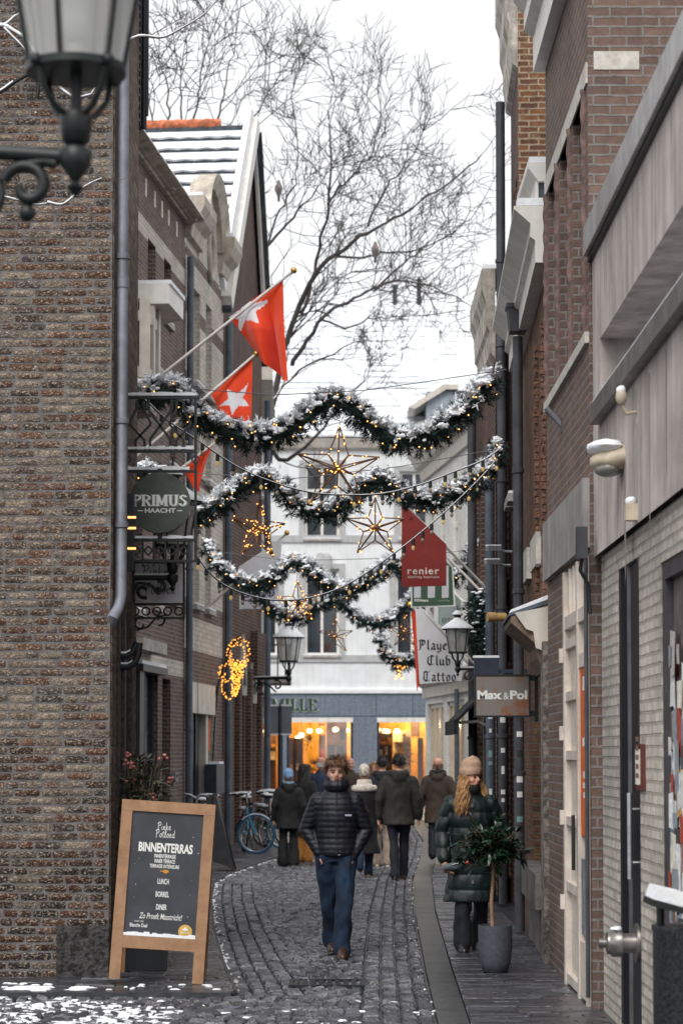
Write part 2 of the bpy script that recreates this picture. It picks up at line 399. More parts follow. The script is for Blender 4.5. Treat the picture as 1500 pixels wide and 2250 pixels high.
def cobbles(name='road', mat=None, xl_f=None, xr_f=None, DY=(.082, .102), DX=(.085, .15), gap=(.006, .010), dome=.012, tilt=.013, zt0=0.0, tone=(.035, .085), y0=9.4, wv=.03, far=1.5):
    vs, fs, cs = [], [], []
    xl_f = xl_f or (lambda y: -4.6 if y < 17.0 else interp(KERB, y)+.03); xr_f = xr_f or (lambda y: interp(GUT, y)-.015)
    y = y0
    while y < 84:
        dy = R.uniform(*DY)*(1 if y < 36 else far)
        xr = xr_f(y); xl = xl_f(y)
        road = name == 'road'; x = xl-(R.random()*.12 if road and y < 17.0 else 0)
        edges_ = [xr-.50, xr-.365, xr-.235, xr-.115] if road else []
        if road and y > 17.0: edges_ += [xl+.115, xl+.235, xl+.365, xl+.50]
        edges_ = sorted(e for e in edges_ if e > x+.05)
        while x < xr-.03:
            dx = R.uniform(*DX)*(1 if y < 36 else far); x1 = min(x+dx, xr); lined = False
            for e in edges_:
                if x+.03 < e < x+dx+.06: x1 = e; lined = True; break
            g = R.uniform(*gap); b = dome+.003
            zt = zt0+R.uniform(-.5, .4)*dome; tx, ty = R.uniform(-tilt, tilt)*.8, R.uniform(-tilt, tilt)
            wob = math.sin(x*1.7)*wv+wv*.35*R.uniform(-1, 1); gx = .009 if lined else g
            j = lambda: R.uniform(-.006, .006)
            X0, X1, Y0, Y1 = x+g, x1-gx, y+g+wob, y+dy-g+wob
            k = len(vs)
            vs += [(X0, Y0, -.045), (X1, Y0, -.045), (X1, Y1, -.045), (X0, Y1, -.045)]
            vs += [(X0+j(), Y0+j(), zt-dome), (X1+j(), Y0+j(), zt-dome), (X1+j(), Y1+j(), zt-dome), (X0+j(), Y1+j(), zt-dome)]
            vs += [(X0+b+j(), Y0+b+j(), zt-tx-ty), (X1-b+j(), Y0+b+j(), zt+tx-ty), (X1-b+j(), Y1-b+j(), zt+tx+ty), (X0+b+j(), Y1-b+j(), zt-tx+ty)]
            for a in range(4):
                e = (a+1) % 4
                fs.append((k+a, k+e, k+4+e, k+4+a)); fs.append((k+4+a, k+4+e, k+8+e, k+8+a))
            fs.append((k+8, k+9, k+10, k+11))
            t = R.random(); base = tone[0]+tone[1]*t*t
            c = (base*R.uniform(.95, 1.05), base*R.uniform(.98, 1.02), base*R.uniform(1.12, 1.28), 1)
            cs += [c]*12
            x = x1
        y += dy
    mb = MB(); mb.v = vs; mb.f = fs; mb.m = [0]*len(fs); mb.sm = [False]*len(fs)
    o = mb.build(name, mat or STONEM); set_cols(o.data, cs); tag(o, kind='structure')
cobbles()
PAVEM = brickM('slate_paving', C(66, 66, 72), C(84, 84, 92), C(24, 24, 26), bw=.4, rh=.085, ms=.006, var=.4, bump=.5, stain=.35, rough=.28)
PAVEM.node_tree.nodes['Principled BSDF'].inputs['Specular IOR Level'].default_value = .55
def strip(name, ys, fl, fr, z0, z1, m):
    mb = MB(); L = [(fl(y), y) for y in ys]; Rr = [(fr(y), y) for y in ys]; n = len(ys)
    for i in range(n-1):
        p = [V((*L[i], z1)), V((*Rr[i], z1)), V((*Rr[i+1], z1)), V((*L[i+1], z1))]
        mb.add(p, [(0, 1, 2, 3)])
        for a, b in ((L[i+1], L[i]), (Rr[i], Rr[i+1])):
            mb.add([V((*a, z0)), V((*b, z0)), V((*b, z1)), V((*a, z1))], [(0, 1, 2, 3)])
    mb.add([V((*L[0], z0)), V((*Rr[0], z0)), V((*Rr[0], z1)), V((*L[0], z1))], [(0, 1, 2, 3)])
    o = mb.build(name, m); tag(o, kind='structure'); return o
ysL = [17.05, 18, 19.5, 21, 23.6, 26, 28, 31.6, 34, 37, 40, 43, 46, 52, 60, 75, 84]
strip('pavement_left', ysL, lambda y: -9, lambda y: interp(KERB, y), -.045, .022, PAVEM)
PVM = attrM('wet_slate', rough=.27, bump=.5, bs=22, var=.4, vs=14, spec=.6)
cobbles('pavement_left_slabs', PVM, lambda y: -3.4, lambda y: interp(KERB, y)-.0, (.10, .15), (.22, .46), (.002, .004), .004, .0028, .033, (.04, .05), 17.07, .004, 1.6)
ysR = [9, 12, 15, 18, 21, 24, 27, 30, 33, 37, 40, 44, 48, 53, 58, 66, 75, 84]
strip('pavement_right', ysR, lambda y: interp(GUT, y)+interp(GW, y)+.008, lambda y: 7.0, -.045, .018, PAVEM)
cobbles('pavement_right_slabs', PVM, lambda y: interp(GUT, y)+interp(GW, y)+.01, lambda y: 1.76 if y < 31.5 else 4.2, (.09, .13), (.2, .42), (.002, .004), .004, .0028, .029, (.04, .05), 9.2, .006, 1.6)
# kerb line of the left pavement and the gutter of long stone slabs
GUTM = attrM('gutter_stone', rough=.38, bump=.35, bs=14, var=.4, vs=9, spec=.28)
def slabs(name, y0, y1, fl, fr, L, z, gap=.012):
    mb = MB(); cs = []; y = y0
    while y < y1:
        e = min(y+L*R.uniform(.75, 1.2), y1); n = 3
        yy = [y+gap/2+(e-y-gap)*i/n for i in range(n+1)]
        for i in range(n):
            a, b = yy[i], yy[i+1]
            p = [(fl(a), a), (fr(a), a), (fr(b), b), (fl(b), b)]
            mb.add([(x, q, -.045) for x, q in p]+[(x, q, z) for x, q in p], [(4, 5, 6, 7), (0, 1, 5, 4), (1, 2, 6, 5), (2, 3, 7, 6), (3, 0, 4, 7)])
            if i == 0: t = R.uniform(.025, .055)
            cs += [(t*.95, t, t*1.1, 1)]*8
        y = e
    o = mb.build(name, GUTM); set_cols(o.data, cs); tag(o, kind='structure')
slabs('gutter', 9, 84, lambda y: interp(GUT, y), lambda y: interp(GUT, y)+interp(GW, y), 1.0, .012)
slabs('kerb', 17.06, 84, lambda y: interp(KERB, y)+.004, lambda y: interp(KERB, y)+.028, .9, .034)
slabs('kerb_corner', 16.93, 17.04, lambda y: -6, lambda y: -.84, .2, .034)
# snow lying on the stones
mb = MB()
def flake(x, y, z, a, b, h, seed):
    n = 9; ro = R.uniform(0, 6.3); ring = []; 
    for k in range(n):
        t = 2*math.pi*k/n; q = 1+.45*math.sin(3*t+seed)+.25*R.uniform(-1, 1)
        ring.append((x+a*q*math.cos(t), y+b*q*math.sin(t)))
    mb.add([(p[0], p[1], z) for p in ring]+[(x+(p[0]-x)*.6, y+(p[1]-y)*.6, z+h) for p in ring],
           [(k, (k+1) % n, n+(k+1) % n, n+k) for k in range(n)]+[tuple(range(n, 2*n))], 0, True)
for i in range(6500):
    x = R.uniform(-3.0, .8); y = R.uniform(13.2, 16.95)
    nz = mnoise.noise(V((x*2.2, y*1.3, 3)))+.5*mnoise.noise(V((x*7, y*4, 5)))
    dens = max(0, min(1, (-1.0-x+.5*nz)/.55))*max(0, min(1, (16.72-y+.2*nz)/.3))*(.95 if nz > -.12 else .08)+.012
    if y > 16.78: dens = .25*max(0, min(1, (-1.3-x)/.3))*(nz > .0)
    if R.random() < dens: flake(x, y, -.006, R.uniform(.012, .045), R.uniform(.01, .03), R.uniform(.004, .014), R.random()*6)
for i in range(140):
    x = R.uniform(-2.8, -1.5); nz = mnoise.noise(V((x*4, 1, 8)))-.25*(x > -1.9)
    if nz > -.02: flake(x, 17.18+.05*R.gauss(0, 1), .036, R.uniform(.03, .08), R.uniform(.015, .04), R.uniform(.006, .018), R.random()*6)
for i in range(330):
    y = R.uniform(17.1, 46); x = interp(KERB, y)+R.gauss(.03, .03)
    flake(x, y, .0, R.uniform(.006, .02), R.uniform(.02, .06), .012, R.random()*6)
for i in range(80):
    y = 15+R.random()**1.2*40; x = interp(GUT, y)+R.gauss(-.03, .03)
    flake(x, y, -.003, R.uniform(.004, .012), R.uniform(.006, .02), .01, R.random()*6)
for i in range(60):
    y = R.uniform(15, 45); x = R.uniform(interp(KERB, y) if y > 17.05 else -1, interp(GUT, y))
    flake(x, y, -.004, R.uniform(.003, .010), R.uniform(.004, .012), .006, R.random()*6)
for i in range(24):
    x = R.uniform(-2.6, -.95); y = R.uniform(17.1, 17.6)
    flake(x, y, .0355, R.uniform(.012, .04), R.uniform(.01, .03), .008, R.random()*6)
o = mb.build('snow_on_stones', SNOW); tag(o, 'patches of white snow left on the cobbles and kerbs', 'snow', kind='stuff')
# drain cover in the road
p = atZ(722, 2162)
t = thing('drain_grate', 'dark iron drain grate set in the wet cobbles', 'drain grate', p)
mb = MB()
for i in range(9): mb.box((p.x-.27+i*.064, p.y-.2, .002), (p.x-.27+i*.064+.036, p.y+.2, .014))
mb.box((p.x-.31, p.y-.25, -.002), (p.x+.31, p.y-.2, .016)); mb.box((p.x-.31, p.y+.2, -.002), (p.x+.31, p.y+.25, .016))
mb.box((p.x-.31, p.y-.2, .001), (p.x-.275, p.y+.2, .015)); mb.box((p.x+.275, p.y-.2, .001), (p.x+.31, p.y+.2, .015))
mb.build('grate', IRON, t)
# ================================================================ left side of the street
# ---- corner building of old rough bricks
XC = -1.875; YC = 18.2
cb = thing('corner_building', 'old corner building of rough weathered dark brick with grey mortar', 'building', (-4, YC, 0))
FC = Frame((-6, YC), (XC, YC), -1)
if FC.N.y > 0: FC = Frame((-6, YC), (XC, YC), 1)
MORT = M('old_mortar', C(114, 110, 108, .95), .95, var=.15, vs=9, bump=.5, bs=60)
OLDB = attrM('old_brick', rough=.92, bump=1.0, bs=60, var=.55, vs=38, spec=.25, bloom=[(C(180, 166, 150), 46, .53, .585, 3), (C(40, 34, 34), 34, .55, .62, 9), (C(116, 110, 104), 7, .57, .7, 14), (C(226, 226, 226), 15, .64, .67, 21)])
def rough_bricks(x0, x1, z0, z1, y):
    """every brick its own worn block, laid proud of the mortar bed"""
    vs, fs, cs = [], [], []
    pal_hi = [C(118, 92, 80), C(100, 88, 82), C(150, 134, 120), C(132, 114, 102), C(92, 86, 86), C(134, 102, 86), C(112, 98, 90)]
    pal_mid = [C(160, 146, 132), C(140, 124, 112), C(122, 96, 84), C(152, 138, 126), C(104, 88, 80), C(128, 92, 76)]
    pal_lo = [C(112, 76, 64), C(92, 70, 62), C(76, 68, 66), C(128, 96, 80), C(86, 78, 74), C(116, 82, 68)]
    z = z0; row = 0
    while z < z1:
        h = .054+R.uniform(-.004, .004); x = x1-(R.uniform(.02, .05) if row % 2 else R.uniform(.0, .02)); first = True
        while x > x0:
            L = (R.uniform(.09, .12) if (first and row % 2) or R.random() < .22 else R.uniform(.17, .225)); first = False
            a, b = x-L, x; x -= L+R.uniform(.012, .022)
            n, m = 6, 4; k = len(vs); seed = R.random()*50; out = R.uniform(.003, .018)
            zoff = .006*math.sin(a*2.3+row*.3)
            for j in range(m):
                for i in range(n):
                    u = i/(n-1); v_ = j/(m-1)
                    edge = (i in (0, n-1)) or (j in (0, m-1))
                    px_ = a+L*u; pz = z+h*v_*.97+zoff
                    nz = mnoise.noise(V((px_*22, pz*22, seed)))
                    if edge: px_ += .006*mnoise.noise(V((px_*30, pz*30, 9))); pz += .007*mnoise.noise(V((px_*25, pz*25, 4)))
                    dep = (.003 if edge else .004+out*.6+.007*nz)
                    if (i in (0, n-1)) and (j in (0, m-1)): px_ += (.004 if i == 0 else -.004); pz += (.003 if j == 0 else -.003)
                    vs.append((px_, y-dep, pz))
            for j in range(m-1):
                for i in range(n-1): fs.append((k+j*n+i, k+j*n+i+1, k+(j+1)*n+i+1, k+(j+1)*n+i))
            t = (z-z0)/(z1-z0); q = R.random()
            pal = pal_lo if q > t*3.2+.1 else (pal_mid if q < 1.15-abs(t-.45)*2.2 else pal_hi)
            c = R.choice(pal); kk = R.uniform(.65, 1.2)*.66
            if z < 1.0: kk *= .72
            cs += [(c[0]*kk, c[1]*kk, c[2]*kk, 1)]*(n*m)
        z += h+R.uniform(.012, .017); row += 1
    mb = MB(); mb.v = vs; mb.f = fs; mb.m = [0]*len(fs); mb.sm = [True]*len(fs)
    o = mb.build('brick_face', OLDB, cb); o.data.set_sharp_from_angle(angle=1.4); set_cols(o.data, cs)
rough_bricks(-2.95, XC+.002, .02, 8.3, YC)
OLDW = brickM('old_brick_wall', C(96, 68, 56), C(140, 122, 108), C(120, 114, 108, .8), bw=.2, rh=.074, ms=.014, var=.6, bump=1, stain=.3)
mb = MB(); mb.box((-6, YC, -.04), (XC, 20.35, 9.2)); mb.build('wall', [MORT], cb)
mb = MB(); mb.box((XC+.001, YC+.02, -.04), (XC+.012, 20.35, 9.2)); mb.build('side_wall', [OLDW], cb)
mb = MB()
x = -6.0
mb.box((-2.285, YC-.03, -.03), (XC+.004, YC+.02, .43))
mb.build('stone_plinth', M('dark_plinth', C(58, 56, 56), .85, var=.5, vs=20, bump=.8, bs=40), cb)
p0 = atX(267, 30, XC+.06); 
pp = [V((XC+.07, YC+.14, 9)), V((XC+.07, YC+.14, atY(262, 1310, YC+.14).z)), V((XC+.05, YC+.09, atY(262, 1335, YC).z)), V((XC+.02, YC-.02, atY(262, 1358, YC).z)), V((XC+.0, YC+.06, atY(262, 1368, YC).z))]
o = downpipe('downpipe', pp, .047, ZINC, cb, [V((XC+.07, YC+.14, atY(262, y, YC).z)) for y in (556, 920, 1150)])
mb = MB(); mb.tube([V((XC+.07, YC+.14, atY(262, 625, YC).z)), V((XC+.07, YC+.14, atY(262, 600, YC).z))], .053, 14); mb.build('pipe_sleeve', ZINC, o)
# slate clad dormer of the same building, seen past the pipe
mb = MB(); zt = atY(290, 285, 20.6).z
mb.box((-2.6, 20.45, zt), (-1.858, 20.62, 9.6)); mb.build('dormer', M('dormer_dark', C(26, 34, 50), .6), cb)
mb = MB(); z = zt+.03
while z < 9.5: mb.box((-2.5, 20.405, z), (-1.86, 20.455, z+.018)); z += .077
mb.build('slat', M('slat_grey', C(120, 130, 145), .6), cb)
mb = MB(); mb.tube([V((-1.83, 20.5, zt-.02)), V((-1.83, 20.5, 9.6))], .026, 8); mb.tube([V((-1.81, 20.5, zt+.1)), V((-1.81, 20.5, 9.6))], .022, 8); mb.build('gutter_pipe', IRON, cb)
# weathered side door posts and iron brackets on its flank
mb = MB()
for i, (y, wd, m) in enumerate(((18.6, .05, 0), (18.95, .04, 0), (19.5, .05, 0))):
    mb.box((XC+.013, y, .3), (XC+.03+.012*i, y+wd*2, 3.5-.2*i))
mb.build('side_door_post', M('post_wood', C(70, 62, 56), .8, var=.4, vs=20, bump=.4), cb)
mb = MB(); mb.box((XC+.013, 18.72, .05), (XC+.02, 18.93, 3.2)); mb.box((XC+.013, 19.05, .05), (XC+.02, 19.48, 3.0)); mb.build('side_door', DARKW, cb)

# ---- the row of three houses
LF = Frame((-6.59+.0966*34.7, 34.7), (-6.59+.0966*49.5, 49.5), 1)
if LF.N.x < 0: LF = Frame((-6.59+.0966*34.7, 34.7), (-6.59+.0966*49.5, 49.5), -1)
BRN = brickM('mauve_brick', C(120, 98, 90, .95), C(95, 78, 73, .95), C(160, 152, 146, .75), var=.3, bump=.4, stain=.2, ms=.009)
CRM = brickM('cream_brick', C(208, 200, 190), C(186, 178, 168), C(150, 142, 134), var=.14, bump=.3, stain=.14, bw=.24, rh=.085, ms=.006)
BRD = brickM('dark_brick', C(100, 70, 60), C(76, 56, 52), C(150, 140, 132, .7), var=.4, bump=.5, stain=.3)
CORN = M('cornice_stone', C(188, 178, 164), .7, var=.1, vs=4, streak=.3)
BACK = M('dark_inside', C(30, 30, 34), .9)
u = LF.u
def body(F, par, u0, u1, z1, m, dep=7.0, d=-.24):
    mb = MB(); mb.fbox(F, u0, u1, -.04, z1, -dep, d); mb.build('house_body', m, par)
# house one
h1 = thing('brick_house', 'mauve brick house with cream bands, deep cornice and a white bay window', 'house', LF.P(u(345), 0))
a0, a1 = u(225), u(403.5)
zc = LF.z(402, 487); ze = LF.z(424, 452, .3)
b1 = (LF.z(400, 622), LF.z(400, 584)); gz = (LF.z(370, 1482), LF.z(370, 1447))
b2 = (LF.z(360, 862), LF.z(360, 812))
W1 = (u(321), u(338), LF.z(330, 668), LF.z(330, 528)); W2 = (u(357), u(373), LF.z(365, 705), LF.z(365, 570))
W3 = (u(351), u(362), LF.z(356, 800), LF.z(356, 690)); 
W4 = (u(372), u(384), LF.z(378, 1020), LF.z(378, 840)); 
W5 = (u(296), u(312), LF.z(304, 1340), LF.z(304, 1105)); W6 = (u(335), u(352), LF.z(343, 1330), LF.z(343, 1110)); W7 = (u(374), u(388), LF.z(381, 1320), LF.z(381, 1120))
D1 = (u(294), u(347), .12, LF.z(320, 1472)); D2 = (u(357), u(375), .1, LF.z(366, 1492))
ops = [W1, W2, W4, W5, W6, W7, D1, D2]
mb = MB(); wall(mb, LF, a0, a1, -.04, zc+.3, ops, .26, [(*b1, 1), (*gz, 1), (*b2, 1)], 0, 0)
mb.build('wall', [BRN, CRM], h1); body(LF, h1, a0, a1, zc+.25, BACK)
for w in (W1, W2, W4, W5, W6, W7): window(LF, w, .26, h1, WPAINT, 1, 2, sill=.06)
H = ze-zc
cornice(LF, a0, a1+.05, [(-.02, zc), (.08, zc), (.1, zc+H*.3), (.16, zc+H*.34), (.16, zc+H*.5), (.26, zc+H*.6), (.34, zc+H*.82), (.34, zc+H), (-.02, zc+H)], h1, CORN)
for i in range(2):
    mb = MB(); x = a0+.6+(a1-a0-.8)*(.62+.36*i); mb.fbox(LF, x, x+.16, zc+H*.05, zc+H*.5, .0, .24); mb.build('corbel', CORN, h1)
for px, y0, y1 in ((315, 386, 425), (335, 414, 450), (351, 436, 472), (366, 456, 490), (384, 482, 515)):
    mb = MB(); mb.fbox(LF, u(px)-.05, u(px)+.05, LF.z(px, y1), LF.z(px, y0), .0, .012); mb.build('cream_tile', M('tile_cream', C(225, 216, 200), .5), h1)
# bay window
dd = .34; y0 = LF.u(318, dd); y1 = LF.u(340, dd)+.3; bz0, bz1 = LF.z(305, 905, dd), LF.z(367, 662, .62)
bay = [(y0, 0), (y0, dd), (y1-.25, dd), (y1, .05), (y1, 0)]
mb = MB(); zz = LF.z(318, 828, dd); mb.prism([LF.P(a, bz0+.15, d) for a, d in bay], (0, 0, zz-bz0-.2)); o = mb.build('bay_base', STONE, h1)
mb = MB(); mb.prism([LF.P(a, zz-.03, d+.03) for a, d in bay], (0, 0, .1)); ob = mb.build('bay_window', WPAINT, h1)
mb = MB(); mb.prism([LF.P(a+.03 if i < 2 else a-.03, zz+.07, max(0, d-.05)) for i, (a, d) in enumerate(bay)], (0, 0, bz1-zz-.05)); mb.build('pane', GLASS, ob)
mb = MB()
fr = [(y0, 0), (y0, dd*.5), (y0, dd), ((y0+y1-.25)/2, dd), (y1-.25, dd), (y1, .05)]
for a, d in fr:
    c = LF.P(a, (zz+bz1)/2, d-.02); mb.obox(c, LF.U*.07, LF.N*.07, V((0, 0, (bz1-zz)/2)))
for a, b in zip(fr[:-1], fr[1:]):
    for z in (zz+.1, bz1-.25): mb.bar(LF.P(*((a[0], z, a[1]-.02))), LF.P(b[0], z, b[1]-.02), .09, .16)
mb.build('bay_frame', CREAM, ob)
rd = .62; ry0 = LF.u(368, rd)-.02; ry1 = LF.u(400, rd)
roof = [(ry0, 0), (ry0, rd), (ry1, rd), (ry1+.5, .1), (ry1+.5, 0)]
mb = MB(); mb.prism([LF.P(a, bz1, d) for a, d in roof], (0, 0, .30)); o = mb.build('bay_roof', WPAINT, ob)
mb = MB(); mb.prism([LF.P(a, bz1+.302, d+.03 if d else 0) for a, d in roof], (0, 0, .06)); mb.build('snow', SNOW, ob)
# house one, shop front
mb = MB(); f0, f1 = D1[0], D1[1]; zt = D1[3]
mb.fbox(LF, f0-.05, f1+.05, zt-.05, zt+.06, -.2, .16); mb.fbox(LF, f0, f0+.35, .1, zt-.05, -.2, .1)
for k in (.36, .62, .97): mb.fbox(LF, f0+(f1-f0)*k-.03, f0+(f1-f0)*k+.03, .1, zt-.05, -.2, -.06)
mb.fbox(LF, f0+.35, f1, .1, .5, -.2, -.05)
o = mb.build('shop_front', DARKW, h1)
mb = MB(); mb.fbox(LF, f0+.3, f1-.02, .45, zt-.06, -.19, -.15); mb.build('pane', M('shop_glass', C(120, 124, 126), .08, var=.3, vs=1.2, spec=.8), o)
mb = MB(); mb.fbox(LF, f0-.04, f1+.04, zt+.062, zt+.12, -.2, .14); mb.build('snow', SNOW, o)
mb = MB(); mb.fbox(LF, D2[0], D2[1], .1, D2[3], -.25, -.2); o = mb.build('door', DARKW, h1)
mb = MB(); mb.fbox(LF, D2[0]+.15, D2[0]+.2, 1.1, 1.5, -.2, -.16); mb.build('handle', ZINC, o)
mb = MB(); mb.fbox(LF, u(278), u(332), LF.z(300, 1432), LF.z(300, 1406), 0, .26); mb.build('stone_canopy', STONE, h1)
o = downpipe('downpipe', [LF.P(u(404.5), LF.z(404, 560), .09), LF.P(u(404.5), .06, .09)], .062, ZINCB, h1, [LF.P(u(404.5), z, .09) for z in (2.2, 5, 8.2)])
# house two
h2 = thing('pediment_house', 'cream brick house with brown bands under a small round pediment', 'house', LF.P(u(446), 0))
a0, a1 = u(404.2), u(489)
zt2 = LF.z(440, 570)
rows = [(844, 637), (1040, 880), (1330, 1130)]
ops = []
for k, (pl, pr) in enumerate(((422, 437), (450, 463))):
    for r_ in rows:
        zb = LF.z(430, r_[0]); zu = LF.z(430, r_[1]); ops.append((u(pl), u(pr), zb, zu))
G1 = (u(410), u(462), .1, LF.z(435, 1505)); ops.append(G1); G2 = (u(464), u(476), .1, LF.z(470, 1512)); ops.append(G2)
bands = [(LF.z(440, 720), LF.z(440, 690), 1), (LF.z(440, 600), LF.z(440, 580), 1), (LF.z(440, 870), LF.z(440, 845), 1), (LF.z(440, 1362), LF.z(440, 1325), 1), (-.1, LF.z(440, 1433), 1), (LF.z(440, 1070), LF.z(440, 1045), 1)]
mb = MB(); wall(mb, LF, a0, a1, -.04, zt2+.3, ops, .22, bands, 0, 0); mb.build('wall', [CRM, BRN], h2)
body(LF, h2, a0, a1, zt2+.2, BACK)
for o_ in ops[:6]: window(LF, o_, .22, h2, WPAINT, 1, 2, sill=.1)
zp = LF.z(437, 530); hh = .55
prof = [(-.02, zp-.25), (.1, zp-.22), (.13, zp), (.26, zp+.12), (.34, zp+.3), (.34, zp+hh-.08), (-.02, zp+hh-.08)]
cornice(LF, u(403), u(432), prof, h2, CORN); cornice(LF, u(474), u(492), [(d, z+.1) for d, z in prof], h2, CORN)
# round pediment: an arched moulding over a brick panel
um, zm = (u(430)+u(478))/2, zp+.25; rr = (u(478)-u(430))/2
mb = MB(); n = 20
for k in range(n):
    t0, t1 = math.pi*k/n, math.pi*(k+1)/n
    pts = []
    for t in (t0, t1):
        for r_, d in ((rr-.28, -.1), (rr-.28, .12), (rr-.06, .22), (rr, .24), (rr, -.1)):
            pts.append(LF.P(um-r_*math.cos(t), zm+r_*math.sin(t)*.95, d))
    mb.add(pts, [(i, (i+1) % 5, 5+(i+1) % 5, 5+i) for i in range(5)]+([(4, 3, 2, 1, 0)] if k == 0 else [])+([(5, 6, 7, 8, 9)] if k == n-1 else []))
mb.build('arched_moulding', CORN, h2)
mb = MB(); mb.prism([LF.P(um+rr*.98*math.cos(math.pi*k/n), zm-.01+rr*.9*math.sin(math.pi*k/n), -.2) for k in range(n+1)]+[LF.P(um-rr*.98, zm-.6, -.2), LF.P(um+rr*.98, zm-.6, -.2)], LF.N*.22); mb.build('gable_panel', CRM, h2)
mb = MB(); ring = []
for k in range(25):
    t = 2*math.pi*k/24; ring.append(LF.P(um+.1+.3*math.cos(t), zm-.25+.46*math.sin(t), .03))
mb.tube(ring, .06, 6); mb.build('oval_moulding', CORN, h2)
# ground floor of house two: projecting boxes over dark doors
mb = MB(); z0 = LF.z(430, 1568); z1 = LF.z(430, 1502)
for p, q in ((408, 421), (424, 462)): mb.fbox(LF, u(p), u(q), z0, z1, -.2, .1)
o = mb.build('awning_box', CREAM, h2)
mb = MB()
for p, q in ((411, 420), (427, 440), (445, 452)): mb.fbox(LF, u(p), u(q), .1, z0, -.21, -.12)
o = mb.build('door', DARKW, h2)
mb = MB(); mb.fbox(LF, u(453), u(458), .1, z0, -.2, .0); mb.build('door_post', CREAM, h2)
mb = MB(); mb.fbox(LF, u(459), u(462.5), LF.z(460, 1650), LF.z(460, 1580), -.12, .0); mb.build('orange_panel', M('orange_panel', C(214, 92, 40), .6), h2)
mb = MB(); mb.fbox(LF, u(411), u(413.5), LF.z(411, 1650), LF.z(411, 1585), -.1, .0); mb.build('amber_panel', M('amber_panel', C(200, 150, 90), .6), h2)
# house three
h3 = thing('gabled_house', 'dark brick gabled house with a steep snowy tiled roof', 'house', LF.P(u(530), 0))
a0, a1 = u(489.2), u(574); zg = LF.z(505, 672); za = LF.z(552, 300); ua = (u(508)+u(571))/2+.35
mb = MB(); ops = [(u(528), u(536), .1, LF.z(532, 1512)), (u(551), u(558), .1, LF.z(555, 1530)), (u(509), u(514), LF.z(511, 1075), LF.z(511, 1020))]
wall(mb, LF, a0, a1, -.04, zg, ops, .2); mb.prism([LF.P(a0, zg, 0), LF.P(a1, zg, 0), LF.P(ua, za, 0)], LF.N*-.2); mb.build('wall', [BRD], h3)
body(LF, h3, a0, a1, zg-.01, BACK, 9, -.2)
for o_ in ops[:2]:
    mb = MB(); mb.fbox(LF, o_[0], o_[1], .1, o_[3]-.3, -.19, -.12); k = mb.build('door', DARKW, h3)
    mb = MB(); mb.prism([LF.P(o_[0]-.12, o_[3]-.15, .0), LF.P(o_[1]+.12, o_[3]-.15, .0), LF.P(o_[1]+.12, o_[3]+.5, .0), LF.P((o_[0]+o_[1])/2, o_[3]+1.1, .0), LF.P(o_[0]-.12, o_[3]+.5, .0)], LF.N*.05); k2 = mb.build('door_hood', STONE, h3)
    mb = MB(); mb.prism([LF.P(o_[0]+.05, o_[3]+.05, .05), LF.P(o_[1]-.05, o_[3]+.05, .05), LF.P((o_[0]+o_[1])/2, o_[3]+.55, .05)], LF.N*.012); mb.build('pointed_niche', IRON, h3)
mb = MB(); mb.fbox(LF, ops[2][0], ops[2][1], ops[2][2], ops[2][3], -.19, -.12); mb.build('window', GLASS, h3)
mb = MB()
for px in (500, 519, 543, 566): mb.fbox(LF, u(px)-.18, u(px)+.18, -.04, LF.z(px, 1470), 0, .1)
mb.build('buttress', BRD, h3)
mb = MB(); mb.fbox(LF, u(551), u(570), LF.z(560, 1480)-.05, LF.z(560, 1390), 0, .14); mb.build('brick_panel', BRD, h3)
# roof of house three: near slope facing the camera, pantile rows under snow
dirb = -LF.N; ridge0 = LF.P(ua, za+.1, .18); eave0 = LF.P(a0-.25, zg-.25, .18)
Lr = 9.0; rows_n = 15
slope = ridge0-eave0; sn = slope.cross(dirb).normalized(); 
if sn.z < 0: sn = -sn
TILE = M('slate_tile', C(52, 60, 66), .6, var=.3)
mb = MB(); mb.prism([eave0, eave0+dirb*Lr, ridge0+dirb*Lr, ridge0], -sn*.12); rf = mb.build('roof', TILE, h3)
mb2 = MB(); nn = 44
vs_, fs_ = [], []
for r_ in range(rows_n):
    t0 = r_/rows_n; t1 = (r_+1)/rows_n
    for k in range(nn+1):
        wv = .045*abs(math.sin(k*math.pi/2.0)) if k % 1 == 0 else 0
        wv = .06*(k % 2)
        p = eave0+dirb*(Lr*k/nn)
        lo = p+slope*(t0+.009+wv*.12+R.uniform(0, .003))+sn*(.055+.015*R.random()); hi = p+slope*(t1-.004)+sn*.02
        lob = p+slope*(t0+.009+wv*.12)+sn*.015
        vs_ += [lob, lo, hi]
    b = r_*(nn+1)*3
    for k in range(nn):
        a = b+k*3; fs_ += [(a, a+3, a+4, a+1), (a+1, a+4, a+5, a+2)]
mb2.add(vs_, fs_, 0, True); mb2.build('snow', SNOW, rf)
mb = MB(); mb.prism([ridge0+sn*.1, ridge0+dirb*Lr+sn*.1, LF.P(ua+2.6, zg-.2, .18)+dirb*Lr, LF.P(ua+2.6, zg-.2, .18)], (0, 0, -.1)); mb.build('far_slope', TILE, rf)
mb = MB()
for k in range(26):
    p = ridge0+dirb*(.8+k*.32)+V((0, 0, .13)); mb.tube([p, p+dirb*.33], [.1, .12], 8)
mb.build('ridge_tile', M('ridge_tile', C(196, 110, 72), .7, var=.25), rf)
mb = MB()
for p, q, wd in ((LF.P(ua, za+.22, .1), LF.P(a0-.25, zg-.15, .1), .5), (LF.P(ua, za+.22, .1), LF.P(a1+.12, zg-.2, .1), .16)):
    mb.bar(p, q, .34, wd*.4, LF.N)
mb.build('verge_board', WPAINT, h3)
mb = MB(); mb.bar(LF.P(ua, za+.33, .02), LF.P(a0-.3, zg+.1, .02), .6, .12, LF.N); mb.build('snow', SNOW, h3)
